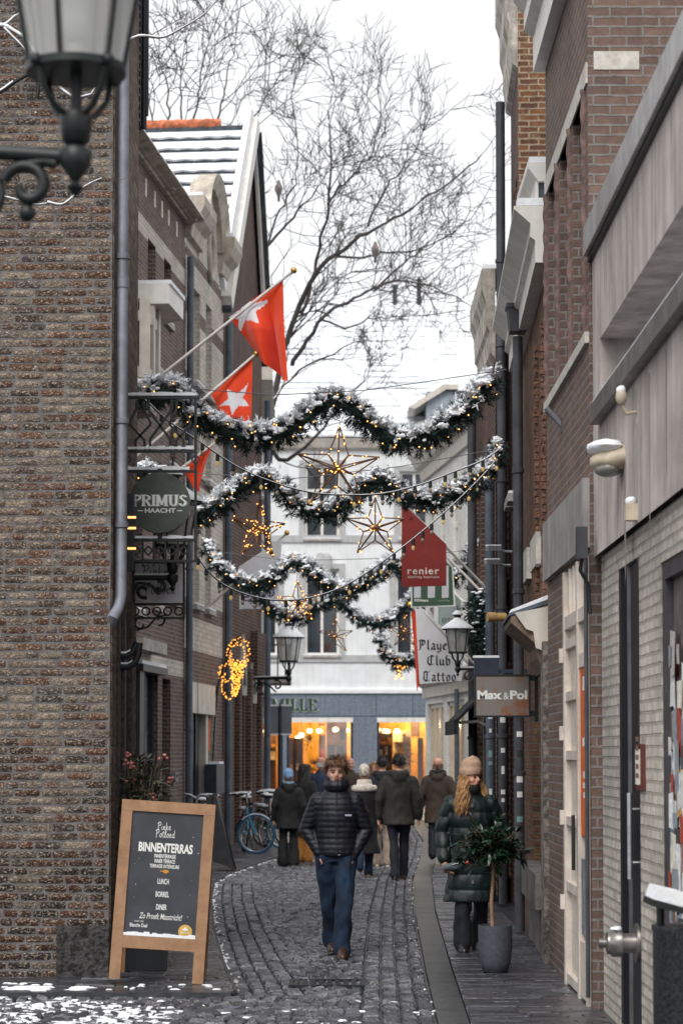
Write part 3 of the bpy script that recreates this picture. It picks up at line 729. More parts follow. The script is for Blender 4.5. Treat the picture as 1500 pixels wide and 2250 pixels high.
mb = MB(); mb.bar(LF.P(ua+.12, za+.05, .19), LF.P(a1+.26, zg-.3, .19), .04, .1, LF.N); mb.build('verge_trim', ZINCD, h3)
downpipe('downpipe', [LF.P(u(490.5), LF.z(490, 700), .1), LF.P(u(490.5), .05, .1)], .07, ZINCB, h3, [LF.P(u(490.5), z, .1) for z in (3, 6)])
downpipe('downpipe', [LF.P(u(577), LF.z(577, 880), .1), LF.P(u(577), .05, .1)], .075, ZINCB, h3, [LF.P(u(577), z, .1) for z in (3, 6)])
# pale house beyond
ph = thing('pale_house', 'pale plastered house with a small balcony beyond the dark gabled house', 'house', (-3.6, 52, 0))
FPH = Frame((-8, 53.5), (-1.83, 53.5), -1)
if FPH.N.y > 0: FPH = Frame((-8, 53.5), (-1.83, 53.5), 1)
FPS = Frame((-2.0, 53.5), (-2.35, 66), 1)
if FPS.N.x < 0: FPS = Frame((-2.0, 53.5), (-2.35, 66), -1)
PALE = M('pale_plaster', C(205, 204, 204), .85, var=.06, vs=2, streak=.12, bump=.1)
ops = [(1.2, 2.2, 4.6, 6.6), (4, 5, 4.6, 6.6), (1.2, 2.2, 8, 9.8), (4, 5, 8, 9.8), (1.0, 2.4, .1, 2.6)]
mb = MB(); wall(mb, FPS, 0, 12.4, -.04, 10.6, ops, .15); mb.build('wall', [PALE], ph)
mb = MB(); mb.fbox(FPS, 0, 12.4, -.04, 10.6, -6, -.15); mb.build('house_body', PALE, ph)
for o_ in ops: window(FPS, o_, .15, ph, WPAINT, 2, 1, sill=.1)
mb = MB(); mb.fbox(FPS, -.2, 12.6, 10.6, 10.9, -6, .3); mb.build('eave', CREAM, ph)
mb = MB(); mb.fbox(FPS, -.2, 12.6, 10.9, 11.0, -6, .28); mb.build('snow', SNOW, ph)
# balcony
pz0, pz1 = atY(590, 1488, 54).z, atY(590, 1420, 54).z
mb = MB(); mb.fbox(FPS, .2, 2.6, pz0-.14, pz0, 0, .75)
bo = mb.build('balcony', STONE, ph)
mb = MB()
for k in range(12): mb.fbox(FPS, .22+k*.21, .25+k*.21, pz0, pz1, .7, .73)
for k in range(4): mb.fbox(FPS, .22, .25, pz0, pz1, .05+k*.18, .08+k*.18)
mb.fbox(FPS, .2, 2.6, pz1, pz1+.04, .69, .74); mb.fbox(FPS, .2, .25, pz1, pz1+.04, 0, .69)
mb.build('railing', ZINCD, bo)
WHITE0 = M('poster_white', C(226, 220, 210), .6)
# ================================================================ right side of the street
XR = 1.745
RF = Frame((XR, 0), (XR, 10), 1)
if RF.N.x > 0: RF = Frame((XR, 0), (XR, 10), -1)
CONC = M('concrete_panel', C(200, 190, 185, .92), .85, var=.09, vs=1.8, streak=.3, bump=.35, bs=120)
WBR = brickM('white_brick', C(214, 208, 200), C(196, 188, 178), C(176, 168, 160), var=.25, bump=1.0, stain=.3, ms=.012, rh=.068, bw=.2)
# ---- concrete fronted building in the right foreground
cf = thing('concrete_building', 'pale concrete fronted building over whitewashed brick in the right foreground', 'building', (XR, 15, 0))
u = RF.u
Y1 = RF.u(1305.5); zt = RF.z(1300, 562); zlow = RF.z(1306, 1223)
rec = (6.0, RF.u(1322), RF.z(1322, 885), RF.z(1322, 737))
mb = MB(); wall(mb, RF, 7.5, Y1, zlow, zt, [(8.0, rec[1], rec[2], rec[3])], .55); mb.build('concrete_wall', [CONC], cf)
mb = MB(); mb.add([RF.P(Y1, zlow, 0), RF.P(Y1, zt, 0), RF.P(Y1, zt, -5), RF.P(Y1, zlow, -5)], [(0, 1, 2, 3)]); mb.fbox(RF, 7.5, Y1-.01, zlow+.02, zt-.02, -5, -.55); mb.build('house_body', [CONC], cf)
mb = MB(); mb.fbox(RF, 7.5, Y1+.03, zt, zt+.2, -.3, .06); o = mb.build('metal_coping', M('coping', C(176, 174, 174), .4, metal=.5, var=.1, streak=.2), cf)
mb = MB(); mb.fbox(RF, 7.5, Y1+.03, zt-.04, zt-.001, -.3, .03); mb.build('coping_lip', IRON, o)
mb = MB(); mb.fbox(RF, 8.0, rec[1]+.05, rec[2]-.13, rec[2], -.1, .07); o = mb.build('window_sill', M('sill_metal', C(116, 112, 112), .45, metal=.4, var=.15), cf)
mb = MB(); mb.fbox(RF, 8.0, rec[1]-.02, rec[2]+.001, rec[2]+.02, -.5, .06); mb.build('snow', SNOW, o)
mb = MB(); mb.fbox(RF, 8.0, rec[1]-.35, rec[2]+.02, rec[3]-.02, -.54, -.48)
o = mb.build('window_band', DARKW, cf)
mb = MB()
for k in range(14): mb.fbox(RF, 8, rec[1]-.4, rec[2]+.04+k*.03, rec[2]+.05+k*.03, -.48, -.46)
mb.build('louvre', IRON, o)
# water stains run down from the lamp and the sill
for px, py, w_, h_ in ((1372, 1018, .05, .75), (1356, 1030, .03, .4), (1398, 930, .03, .5), (1425, 820, .04, .9), (1462, 770, .03, .7)):
    mb = MB(); u0_, z0_ = RF.uz(px, py); mb.prism([RF.P(u0_-w_, z0_, .001), RF.P(u0_+w_, z0_, .001), RF.P(u0_+w_*.8, z0_-h_*.5, .001), RF.P(u0_+w_*.3, z0_-h_, .001), RF.P(u0_-w_*.3, z0_-h_*.9, .001), RF.P(u0_-w_*.7, z0_-h_*.4, .001)], RF.N*.001)
    mb.build('water_stain', M('stain_grey', C(160, 150, 145), .85, var=.1, vs=3, streak=.3), cf)
# ground floor of painted brick
GD = (u(1386), u(1343), .05, 3.0); PD = (u(1486), u(1432), .05, 2.88)
mb = MB(); wall(mb, RF, 7.5, Y1-.02, -.04, zlow, [GD, PD], .2, d=-.05); mb.build('brick_wall', [WBR], cf)
mb = MB(); mb.fbox(RF, 7.5, Y1-.02, -.04, zlow-.01, -5, -.25); mb.build('ground_floor_body', [BACK], cf)
mb = MB(); a, b, c, e = GD
mb.fbox(RF, a, b, c, e, -.24, -.075); mb.fbox(RF, a, a+.1, c, e, -.075, -.05); mb.fbox(RF, b-.12, b, c, e, -.075, -.05)
o = mb.build('door', M('black_door', C(24, 27, 36), .35), cf)
m_ = (a+b)/2; mb = MB(); mb.fbox(RF, m_+.1, m_+.17, c, e, -.075, -.06); mb.build('door_edge', M('door_edge', C(98, 96, 98), .5), o)
mb = MB(); h0, h1_ = RF.z(1380, 1930), RF.z(1380, 1742); q = a+.12; mb.tube([RF.P(q, h0, .0), RF.P(q, h1_, .0)], .018, 10)
for z in (h0+.1, h1_-.1): mb.tube([RF.P(q, z, .0), RF.P(q, z, -.1)], .01, 6)
mb.build('handle', M('steel', C(190, 190, 192), .3, metal=.9), o)
# poster covered door
mb = MB(); a, b, c, e = PD
mb.fbox(RF, a, b, c, e, -.24, -.11); od = mb.build('poster_door', M('grey_door', C(112, 104, 102), .6, var=.2, streak=.3), cf)
mb = MB(); mb.fbox(RF, b-.1, b, c, e, -.11, -.06); mb.fbox(RF, a, a+.1, c, e, -.11, -.06); mb.fbox(RF, a+.1, b-.1, e-.1, e, -.11, -.06); mb.build('door_frame', M('door_frame_dark', C(64, 62, 66), .5), od)
pcols = [(215, 215, 212), (180, 176, 172), (226, 220, 206), (96, 120, 132), (176, 70, 52), (210, 160, 76), (60, 60, 64), (142, 150, 156), (120, 88, 70), (236, 236, 236)]
PM = [M('paper_%s' % n_, C(*c_), .75, var=.15, vs=25) for n_, c_ in zip(('white', 'grey', 'cream', 'blue', 'red', 'amber', 'dark', 'pale', 'brown', 'clean'), pcols)]
mb = MB()
for i in range(230):
    uu = R.uniform(a+.1, b-.12); zz = .35+2.0*min(1, abs(R.gauss(.5, .28))); wd, hd = R.uniform(.04, .13), R.uniform(.05, .2); dd = -.109+i*.00018
    pts = []
    for kx, kz in ((-1, -1), (R.uniform(-.5, .5), -1-R.uniform(-.3, .3)), (1, -1), (1, R.uniform(-.4, .4)), (1, 1), (-1, 1)):
        pts.append(RF.P(min(max(uu+wd*kx*R.uniform(.7, 1.05), a+.1), b-.1), zz+hd*kz*R.uniform(.7, 1.05), dd))
    mb.prism(pts, RF.N*.001, R.choice([0, 0, 0, 1, 1, 1, 2, 3, 4, 5, 6, 7, 7, 7, 8, 9, 9]))
for i in range(3):
    uu = R.uniform(a+.12, b-.2); zz = R.uniform(.6, 2.2); p = RF.P(uu, zz, -.1); q = RF.P(uu+R.uniform(-.06, .06), zz-.08, -.06+.02*R.random())
    mb.add([p, p+RF.U*.1, q+RF.U*.07, q], [(0, 1, 2, 3)], R.choice([0, 9, 1]))
mb.build('torn_posters', PM, od)
# small framed notice, wall pipe, lamps and boxes fixed to the wall
nt_ = thing('framed_notice', 'small red framed notice on the whitewashed pier beside the black door', 'notice', RF.P(u(1393), 1.7, -.05))
mb = MB(); a, b = u(1398), u(1386.5); z0, z1 = RF.z(1392, 1735), RF.z(1392, 1635)
mb.fbox(RF, a, b, z0, z1, -.05, -.02); mb.build('frame', M('notice_red', C(92, 44, 40), .6), nt_)
mb = MB(); mb.fbox(RF, a+.03, b-.03, z0+.03, z1-.03, -.02, -.015); o = mb.build('sheet', PM[2], nt_)
mb = MB()
for k in range(5): mb.fbox(RF, a+.06, b-.06, z0+.07+k*.055, z0+.1+k*.055, -.015, -.0135)
mb.build('picture', PM[8], o)
def inhit(px, py, d=0.0): uu, zz = RF.uz(px, py, d); return RF.P(uu, zz, d)
BEIGE = M('beige_plastic', C(196, 182, 160), .5, var=.1)
# bulkhead wall lamp
P0 = inhit(1366, 1010); wl = thing('wall_lamp', 'beige half-round wall lamp capped with snow on the concrete wall', 'wall lamp', P0)
s_ = 1/318.
mb = MB(); rings = []
for k in range(7):
    t = k/6; d = .0+.2*t; w_ = .17*math.sqrt(max(0.02, 1-t*t*.92)); hgt = .1*math.sqrt(max(.02, 1-t*t*.9))
    rings.append([P0+RF.U*(w_*math.cos(2*math.pi*j/16))+RF.N*d+V((0, 0, (hgt if math.sin(2*math.pi*j/16) > 0 else hgt*.75)*math.sin(2*math.pi*j/16)-.02*t)) for j in range(16)])
mb.loft(rings); mb.build('shade', BEIGE, wl)
mb = MB(); mb.ell(P0+RF.N*.1+V((0, 0, .075)), (.12, .17, .05), 14, 8, jit=.2); mb.build('snow', SNOW, wl)
mb = MB(); mb.ell(P0+RF.N*.09+V((0, 0, -.06)), (.09, .13, .05), 14, 8); mb.build('diffuser', M('lamp_diffuser', C(150, 148, 142), .3), wl)
# alarm siren and camera
P0 = inhit(1397, 905); cm = thing('security_sensor', 'small white security sensor on a curved arm high on the concrete wall', 'sensor', P0)
mb = MB(); mb.tube([P0, P0+RF.N*.06+V((0, 0, -.01)), P0+RF.N*.09+V((0, 0, .05))], .012, 8); mb.build('arm', BEIGE, cm)
mb = MB(); mb.ell(P0+RF.N*.09+V((0, 0, .09)), (.035, .04, .055), 12, 8); o = mb.build('housing', BEIGE, cm)
mb = MB(); mb.ell(P0+RF.N*.09+V((0, 0, .13)), (.03, .035, .03), 10, 6, jit=.2); mb.build('snow', SNOW, o)
P0 = inhit(1398, 1122); cm = thing('alarm_box', 'small beige alarm box with a snow cap beneath the wall lamp', 'alarm box', P0)
mb = MB(); mb.fbox(RF, RF.uz(1398, 1122)[0]-.04, RF.uz(1398, 1122)[0]+.04, P0.z-.06, P0.z+.04, 0, .07); mb.build('housing', BEIGE, cm)
mb = MB(); mb.ell(P0+RF.N*.035+V((0, 0, .055)), (.035, .04, .03), 10, 6, jit=.2); mb.build('snow', SNOW, cm)
# fire hose coupling
P0 = inhit(1400, 2072, -.05); hc = thing('hose_coupling', 'steel fire hose coupling sticking out of the whitewashed brick wall', 'hose coupling', P0)
ST = M('worn_steel', C(150, 146, 142), .35, metal=.8, var=.2)
mb = MB(); mb.lathe([(.02, 0), (.12, 0), (.12, .015), (.06, .02), (.06, .1), (.085, .1), (.085, .16), (.07, .17), (.07, .19), (.03, .2), (.03, .24), (.001, .24)], P0, 24, ax=RF.N); mb.build('coupling', ST, hc)
mb = MB(); mb.ell(P0+RF.N*.13+V((0, 0, .085)), (.04, .05, .018), 10, 6, jit=.3); mb.build('snow', SNOW, hc)
# litter bin at the right edge
P0 = atZ(1545, 2330); P0 = V((1.62, 13.55, 0)); 
bn = thing('litter_bin', 'black litter bin with a snow covered slanted hood at the right edge', 'litter bin', (1.60, 10.9, .03))
bx, by = 1.60, 10.9; sB = 5000/by
def bz(y): return CH-(y-HZ)/sB
mb = MB(); mb.lathe([(.13, .06), (.135, .07), (.135, bz(2045)), (.14, bz(2040)), (.14, bz(2030)), (.12, bz(2030))], (bx, by, 0), 28)
mb.lathe([(.1, .0), (.1, .06)], (bx, by, .0), 20); mb.build('bin_body', M('bin_mesh', C(60, 62, 66), .4, metal=.4, var=.3, vs=60), bn)
zt = bz(2030); mb = MB(); mb.tube([(bx-.09, by+.05, zt-.02), (bx-.09, by+.05, zt+.12)], .02, 8); mb.tube([(bx+.09, by+.05, zt-.02), (bx+.09, by+.05, zt+.12)], .02, 8); mb.build('hood_post', IRON, bn)
mb = MB(); mb.prism([(bx-.16, by-.16, zt+.1), (bx+.16, by-.16, zt+.02), (bx+.16, by-.16, zt+.05), (bx-.155, by-.16, zt+.13)], (0, .32, 0)); o = mb.build('hood', IRON, bn)
mb = MB(); mb.prism([(bx-.15, by-.15, zt+.132), (bx+.15, by-.15, zt+.052), (bx+.15, by-.15, zt+.1), (bx, by-.15, zt+.16), (bx-.13, by-.15, zt+.19)], (0, .3, 0)); mb.build('snow', SNOW, o)

# ---- brown brick building with twisted columns
bb = thing('column_house', 'brown brick building with twisted brick columns between tall windows', 'building', (XR, 17.5, 0))
XB = 1.722; BF = Frame((XB, 0), (XB, 10), 1)
if BF.N.x > 0: BF = Frame((XB, 0), (XB, 10), -1)
u = BF.u; y0, y1 = Y1+.02, u(1203.5)
BBR = brickM('brown_brick', C(132, 108, 98, .9), C(110, 92, 84, .9), C(146, 140, 136, .8), var=.28, bump=.8, stain=.18, ms=.010, bw=.235, rh=.071)
zb0, zb1 = BF.z(1210, 893), BF.z(1210, 872); ztop0, ztop1 = BF.z(1210, 398)-.02, BF.z(1210, 398)+.13
nw = 3; cols = []; edges = np.linspace(y0+.18, y1-.1, nw+1)
wops = [(edges[i]+.13, edges[i+1]-.13, zb1, ztop0) for i in range(nw)]
dop = (u(1303)+.02, u(1249), -.03, BF.z(1275, 1192)); zd = BF.z(1275, 1195)
dop = (u(1294), u(1244), -.03, 3.2); BFd = Frame((XB, 0), (XB, 10), 1)
if BFd.N.x > 0: BFd = Frame((XB, 0), (XB, 10), -1)
BFd.O = BFd.O+BFd.N*.11
zpan = (BF.z(1205, 1278), BF.z(1205, 1150))
mb = MB(); wall(mb, BF, y0, y1, -.04, 8.2, wops+[dop], .38); mb.build('wall', [BBR], bb)
mb = MB(); mb.add([BF.P(y0, -.04, 0), BF.P(y0, 9.6, 0), BF.P(y0, 9.6, -6), BF.P(y0, -.04, -6)], [(0, 1, 2, 3)])
mb.build('gable_wall', [BBR], bb)
mb = MB(); mb.fbox(BF, y0+.02, y1, -.04, 9.4, -6, -.4); mb.build('house_body', [BACK], bb)
mb = MB(); mb.fbox(BF, y0+.01, y1, 8.2, 9.4, -.4, -.001); mb.build('upper_wall', [BBR], bb)
LST = M('light_stone', C(206, 202, 194, .9), .75, var=.1, vs=8, streak=.1, bump=.15)
mb = MB(); mb.fbox(BF, y0+.004, y1, ztop0, ztop1, -.05, .014); mb.build('stone_band', LST, bb)
mb = MB(); mb.fbox(BF, y0+.004, y1, zb0, zb1, -.3, .03); mb.build('stone_band', LST, bb)
q0 = atY(1303, 113, y0); q1 = atY(1403, 153, y0); mb = MB(); mb.box((q0.x, y0-.006, q1.z), (q1.x, y0+.05, q0.z)); mb.build('stone_block', LST, bb)
# twisted columns at each pier edge
mb_list = []
for i in range(nw+1):
    for sgn in (0,):
        uu = edges[i]; mb = MB(); n = 12; rings = []; hh = ztop0-zb1
        for k in range(150):
            z = zb1+hh*k/149; ring = []
            for j in range(n):
                t = 2*math.pi*j/n; r_ = .034+.0045*math.cos(2*t+z*34)
                ring.append(BF.P(uu+r_*math.cos(t), z, .0+r_*math.sin(t)))
            rings.append(ring)
        mb.loft(rings); mb.build('twisted_column', M('column_brick', C(112, 90, 84), .85, var=.2, vs=14, bump=.3), bb)
for o_ in wops: window(BF, o_, .38, bb, DARKW, 1, 3)
# grey sign panel
mb = MB(); mb.fbox(BF, y0+.03, y1-.02, zpan[0], zpan[1], .0, .045); mb.build('blank_panel', M('panel_grey', C(150, 148, 146), .7, var=.1, vs=3, streak=.25), bb)
# white cornice at the top
zc = BF.z(1205, 128); mb = MB()
cornice(BF, y0+.25, y1+.06, [(0, zc), (.10, zc), (.10, zc+.3), (.18, zc+.36), (.18, zc+.5), (.27, zc+.62), (.27, zc+.95), (0, zc+.95)], bb, WPAINT, snow=False)
mb = MB(); mb.fbox(BF, y0+.2, y1+.08, zc+.95, zc+1.0, -.1, .3); mb.build('gutter', IRON, bb)
# glazed door with orange poster
a, b, c, e = dop; WH_ = M('door_white', C(214, 204, 194), .5, var=.06, streak=.15); m1 = b-1.0; F_ = BFd; mb = MB()
for x0_, x1_ in ((b-.1, b), (m1-.1, m1), (a, a+.07)): mb.fbox(F_, x0_, x1_, c+.03, e, -.16, -.08)
for z in (.05, .75, 1.25, 1.75, 2.2, 2.6): mb.fbox(F_, m1, b-.1, z, z+.07, -.15, -.09)
mb.fbox(F_, a+.07, m1-.1, 2.42, 2.52, -.15, -.09); mb.fbox(F_, a+.07, m1-.1, .05, .45, -.15, -.09); mb.fbox(F_, a+.07, b-.1, 2.75, 2.85, -.16, -.085)
for k in (.33, .66): mb.fbox(F_, m1+(b-.1-m1)*k-.02, m1+(b-.1-m1)*k+.02, 2.85, e, -.15, -.09)
dr = mb.build('door', WH_, bb)
mb = MB(); mb.fbox(F_, a+.05, b-.08, c+.03, e-.02, -.2, -.17); mb.build('pane', M('door_pane', C(120, 110, 104), .1, var=.2), dr)
mb = MB(); mb.fbox(F_, m1, b-.1, c+.1, e-.02, -.165, -.13); mb.build('door_panel', WH_, dr)
mb = MB(); z0, z1 = BF.z(1288, 1838), BF.z(1288, 1440); mb.fbox(F_, a+.08, m1-.11, z0, z1, -.169, -.10); op_ = mb.build('orange_poster', M('poster_orange', C(206, 96, 28), .6, var=.08), dr)
mb = MB(); q_ = (a+.08+m1-.11)/2
for zz_, hh_, w_ in ((2.25, .1, .12), (1.62, .05, .1), (1.55, .04, .14), (1.48, .04, .08), (1.85, .06, .16)): mb.fbox(F_, q_-w_/2, q_+w_/2, zz_, zz_+hh_, -.10, -.099)
mb.build('poster_print', WHITE0, op_)
mb = MB(); z0, z1 = BF.z(1288, 2120), BF.z(1288, 1890); mb.fbox(F_, a+.08, m1-.11, .5, z1, -.169, -.10); mb.build('poster', M('poster_photo', C(96, 84, 80), .5, col2=C(150, 158, 170), vs=7), dr)
mb = MB(); mb.tube([F_.P(m1-.05, .95, -.05), F_.P(m1-.05, 1.35, -.05)], .014, 8); mb.build('handle', IRON, dr)
for z in (.6, 1.25, 1.9, 2.5):
    mb = MB(); mb.fbox(F_, b-.05, b+.01, z, z+.11, -.08, -.05); mb.build('hinge', WH_, dr)
downpipe('pipe', [BF.P(y0+.03, 3.3, .03), BF.P(y0+.03, .1, .03)], .015, ZINCD, bb)
mt = thing('electric_box', 'grey electrical box with a cable under the blank grey panel', 'electric box', BF.P(u(1290), 3.1, .05))
uu, zz = BF.uz(1287, 1190, .05); mb = MB(); mb.fbox(BF, uu-.05, uu+.05, zz-.12, zz+.1, .045, .12); mb.build('housing', ZINCD, mt)
mb = MB(); mb.tube([BF.P(uu, zz-.1, .08), BF.P(uu+.02, zz-.2, .09), BF.P(uu+.05, zz-.3, .03), BF.P(uu+.05, zz-.5, .02)], .014, 8); mb.build('cable', IRON, mt)
for px, py in ((1234, 935),):
    P0 = BF.P(*BF.uz(px, py)); fh = thing('flag_holder', 'empty grey tube flag holder on the brown brick wall', 'flag holder', P0)
    mb = MB(); mb.tube([P0, P0+RF.N*.13+V((0, -.02, .14))], .022, 10); mb.build('tube', ZINC, fh); mb = MB(); mb.fbox(BF, BF.uz(px, py)[0]-.03, BF.uz(px, py)[0]+.03, P0.z-.06, P0.z+.06, 0, .012); mb.build('plate', ZINCD, fh)

# ---- old orange brick house with the white box cornice
ro = thing('orange_brick_house', 'old crumbling orange brick house under a white box cornice', 'house', (XR, 20.8, 0))
XO = 1.78; OF = Frame((1.14, 0), (1.456, 10), 1)
if OF.N.x > 0: OF = Frame((1.14, 0), (1.456, 10), -1)
y0, y1 = y1+.005, 25.0
OBR = brickM('orange_brick', C(134, 96, 74, .9), C(104, 76, 64, .9), C(124, 112, 102, .8), var=.55, bump=1.4, stain=.3, ms=.012, c3=C(96, 78, 66), rh=.068, bw=.2)
zc = OF.z(1195, 630); zct = OF.z(1203, 462)
lw = (OF.u(1195), OF.u(1135), .75, 2.35)
mb = MB(); wall(mb, OF, y0, y1, -.04, zct, [(y0+.45, 22.4, .7, 2.75)], .3); mb.build('wall', [OBR], ro)
mb = MB(); mb.fbox(OF, y0, y1, -.04, zct+.05, -6, -.3); mb.build('house_body', [BACK], ro)
H = zct-zc
cornice(OF, y0+.01, 24.9, [(0, zc+.05), (.12, zc+.05), (.12, zc+H*.45), (.16, zc+H*.5), (.16, zc+H*.72), (.30, zc+H*.95), (.30, zct), (0, zct)], ro, WPAINT)
mb = MB(); mb.fbox(OF, y0+.02, 24.9, zc+H*.5, zc+H*.56, .12, .165); mb.build('cornice_bead', CREAM, ro)
for k in range(2):
    mb = MB(); uu = 19.95+k*1.15
    for j in range(40):
        z = 2.9+j*.068
        if z > zc-.1: break
        mb.fbox(OF, uu, uu+.12+.07*(j % 2), z, z+.06, 0, .03+.015*R.random())
    mb.build('toothing_bricks', M('tooth_brick', C(112, 80, 64), .9, var=.4, vs=30, bump=.5), ro)
for p, q, t_, b_ in ((1158, 1168, 1218, 1285), (1176, 1190, 1190, 1258)): mb = MB(); mb.fbox(OF, OF.u(q), OF.u(p), OF.z(p, b_), OF.z(p, t_), 0, .05); mb.build('stone_inset', LST, ro)
o = downpipe('downpipe', [V((1.72, 22.5, atY(1140, 740, 22.5).z)), V((1.72, 22.5, .05))], .05, ZINCD, ro, [V((1.72, 22.5, z)) for z in (1.6, 3.4, 4.6)])
zz = atY(1140, 705, 22.5).z; mb = MB(); mb.prism([(1.62, 22.4, zz+.12), (1.82, 22.4, zz+.12), (1.80, 22.4, zz-.12), (1.64, 22.4, zz-.12)], (0, .22, 0)); mb.box((1.605, 22.38, zz+.12), (1.835, 22.64, zz+.16)); mb.build('rain_hopper', ZINCD, o)
# small snowy dormer over the cornice
a = atY(1166, 360, 19.9); b = atY(1203, 448, 19.9)
mb = MB(); mb.box((a.x+.06, 19.9, zct), (b.x+.4, 21.2, a.z-.16)); dm = mb.build('dormer', ZINCB, ro)
mb = MB(); mb.box((a.x+.035, 19.88, zct), (a.x+.062, 21.0, a.z-.16)); mb.build('dormer_window', WPAINT, dm)
mb = MB(); mb.prism([(a.x+.06, 19.84, a.z-.17), (b.x+.4, 19.84, a.z-.17), (b.x+.4, 19.84, a.z), (a.x-.03, 19.84, a.z), (a.x-.03, 19.84, a.z-.05)], (0, 1.45, 0)); mb.build('dormer_cornice', WPAINT, dm)
mb = MB(); mb.box((a.x-.02, 19.85, a.z+.002), (b.x+.4, 21.28, a.z+.05)); mb.build('snow', SNOW, dm)
# shop front with stone posts below a battered wooden canopy
mb = MB(); a, b = y0+.45, 22.4
mb.fbox(OF, a-.42, a, -.03, 2.75, 0, .07); mb.build('stone_post', M('rough_stone', C(112, 104, 98), .9, var=.35, vs=12, bump=.9, bs=25), ro)
mb = MB(); mb.fbox(OF, a, b, .45, .75, -.05, .12); mb.fbox(OF, a, b, -.03, .45, -.05, .05); mb.build('stone_sill', M('sill_dark', C(96, 92, 90), .85, var=.2, bump=.4), ro)
mb = MB()
for k in (0, .3, .62, 1): uu = a+(b-a)*k; mb.fbox(OF, uu-.04, uu+.04, .75, 2.75, -.22, -.08)
mb.fbox(OF, a, b, 2.6, 2.75, -.22, -.07)
o = mb.build('shop_window', WOODB, ro); mb = MB(); mb.fbox(OF, a, b, .75, 2.7, -.24, -.2); mb.build('pane', GLASS, o)
wc = atX(1195, 1345, XO-.02); w2 = atX(1100, 1460, XO-.3)
zc0, zc1 = OF.z(1195, 1482), OF.z(1190, 1350)
mb = MB(); L0, L1 = y0+.25, y0+1.75
pr = [(0, zc0), (.05, zc0), (.1, zc0+.12), (.1, zc0+.22), (.26, zc0+.36), (.33, zc0+.42), (.33, zc0+.47), (0, zc1+.02)]
mb.prism([OF.P(L0, z, d) for d, z in pr], OF.U*(L1-L0)); o = mb.build('wooden_canopy', WOODB, ro)
mb = MB(); mb.prism([OF.P(L0-.01, zc1+.025, 0), OF.P(L0-.01, zc0+.475, .35), OF.P(L0-.01, zc0+.5, .35), OF.P(L0-.01, zc1+.06, 0)], OF.U*(L1-L0+.02)); mb.build('canopy_lead', ZINCB, o)
mb = MB(); mb.prism([OF.P(L0, zc1+.062, .01), OF.P(L0, zc0+.502, .34), OF.P(L0, zc0+.53, .33), OF.P(L0, zc1+.1, .01)], OF.U*(L1-L0)); mb.build('snow', SNOW, o)
mb = MB(); pts = [(0, zc1), (.3, zc0+.5), (.2, zc0+.36), (.14, zc0+.34), (.12, zc0+.2), (.07, zc0+.18), (.05, zc0-.05), (0, zc0-.02)]
mb.prism([OF.P(L0-.035, z, d) for d, z in pts], OF.U*.03); mb.build('canopy_cheek', CREAM, o)

# ---- tall house behind, its side wall facing the camera
tb = thing('tall_brick_house', 'tall brick house with stained side wall and heavy eroded cornice', 'house', (XR, 24.6, 0))
TF = Frame((1.93-.0316*25.05, 0), (1.93-.0316*25.05+.316, 10), 1)
if TF.N.x > 0: TF = Frame((1.93-.0316*25.05, 0), (1.93-.0316*25.05+.316, 10), -1)
y0, y1 = 25.05, 26.95; zt_ = 9.8
TBR = brickM('stained_brick', C(140, 96, 66, .9), C(104, 72, 58, .9), C(176, 156, 132, .85), var=.55, bump=1.2, stain=.35, ms=.013, c3=C(150, 128, 100), rh=.068, bw=.21)
ops = [(y0+.3, y0+.7, 4.7, 6.5), (y0+.9, y0+1.3, 4.7, 6.5), (y0+.3, y0+.7, 7.0, 8.3), (y0+.9, y0+1.3, 7.0, 8.3), (y0+.2, y0+1.35, .4, 3.2)]
mb = MB(); wall(mb, TF, y0, y1, -.04, zt_, ops, .2); mb.build('wall', [BRD], tb)
for o_ in ops[:4]: window(TF, o_, .2, tb, CREAM, 2, 1, sill=.12)
window(TF, ops[4], .2, tb, DARKW, 3, 1)
mb = MB(); mb.fbox(TF, y0, y1, -.04, zt_, -6, -.2); mb.build('house_body', [BACK], tb)
mb = MB(); mb.add([TF.P(y0-.005, -.04, 0), TF.P(y0-.005, zt_+1.4, 0), TF.P(y0-.005, zt_+1.4, -6), TF.P(y0-.005, -.04, -6)], [(0, 1, 2, 3)]); mb.build('side_wall', [TBR], tb)
ECOR = M('eroded_cornice', C(196, 188, 178), .8, var=.2, vs=5, streak=.45, bump=.3)
cornice(TF, y0+.02, y1+.1, [(0, zt_-.35), (.06, zt_-.3), (.08, zt_-.1), (.09, zt_-.05), (.09, zt_+.15), (.13, zt_+.3), (.13, zt_+.6), (.18, zt_+.75), (.18, zt_+1.3), (0, zt_+1.3)], tb, ECOR)
mb = MB(); mb.fbox(TF, y0, y1+.1, zt_+1.3, zt_+1.36, 0, .2); mb.build('gutter', IRON, tb)
downpipe('downpipe', [V((1.84, 26.6, zt_-.3)), V((1.84, 26.6, .05))], .055, ZINCD, tb, [V((1.84, 26.6, z)) for z in (2, 3.5, 5, 6.6, 7.6)])
for px, py in ((1117, 1175), (1112, 1140)):
    pass
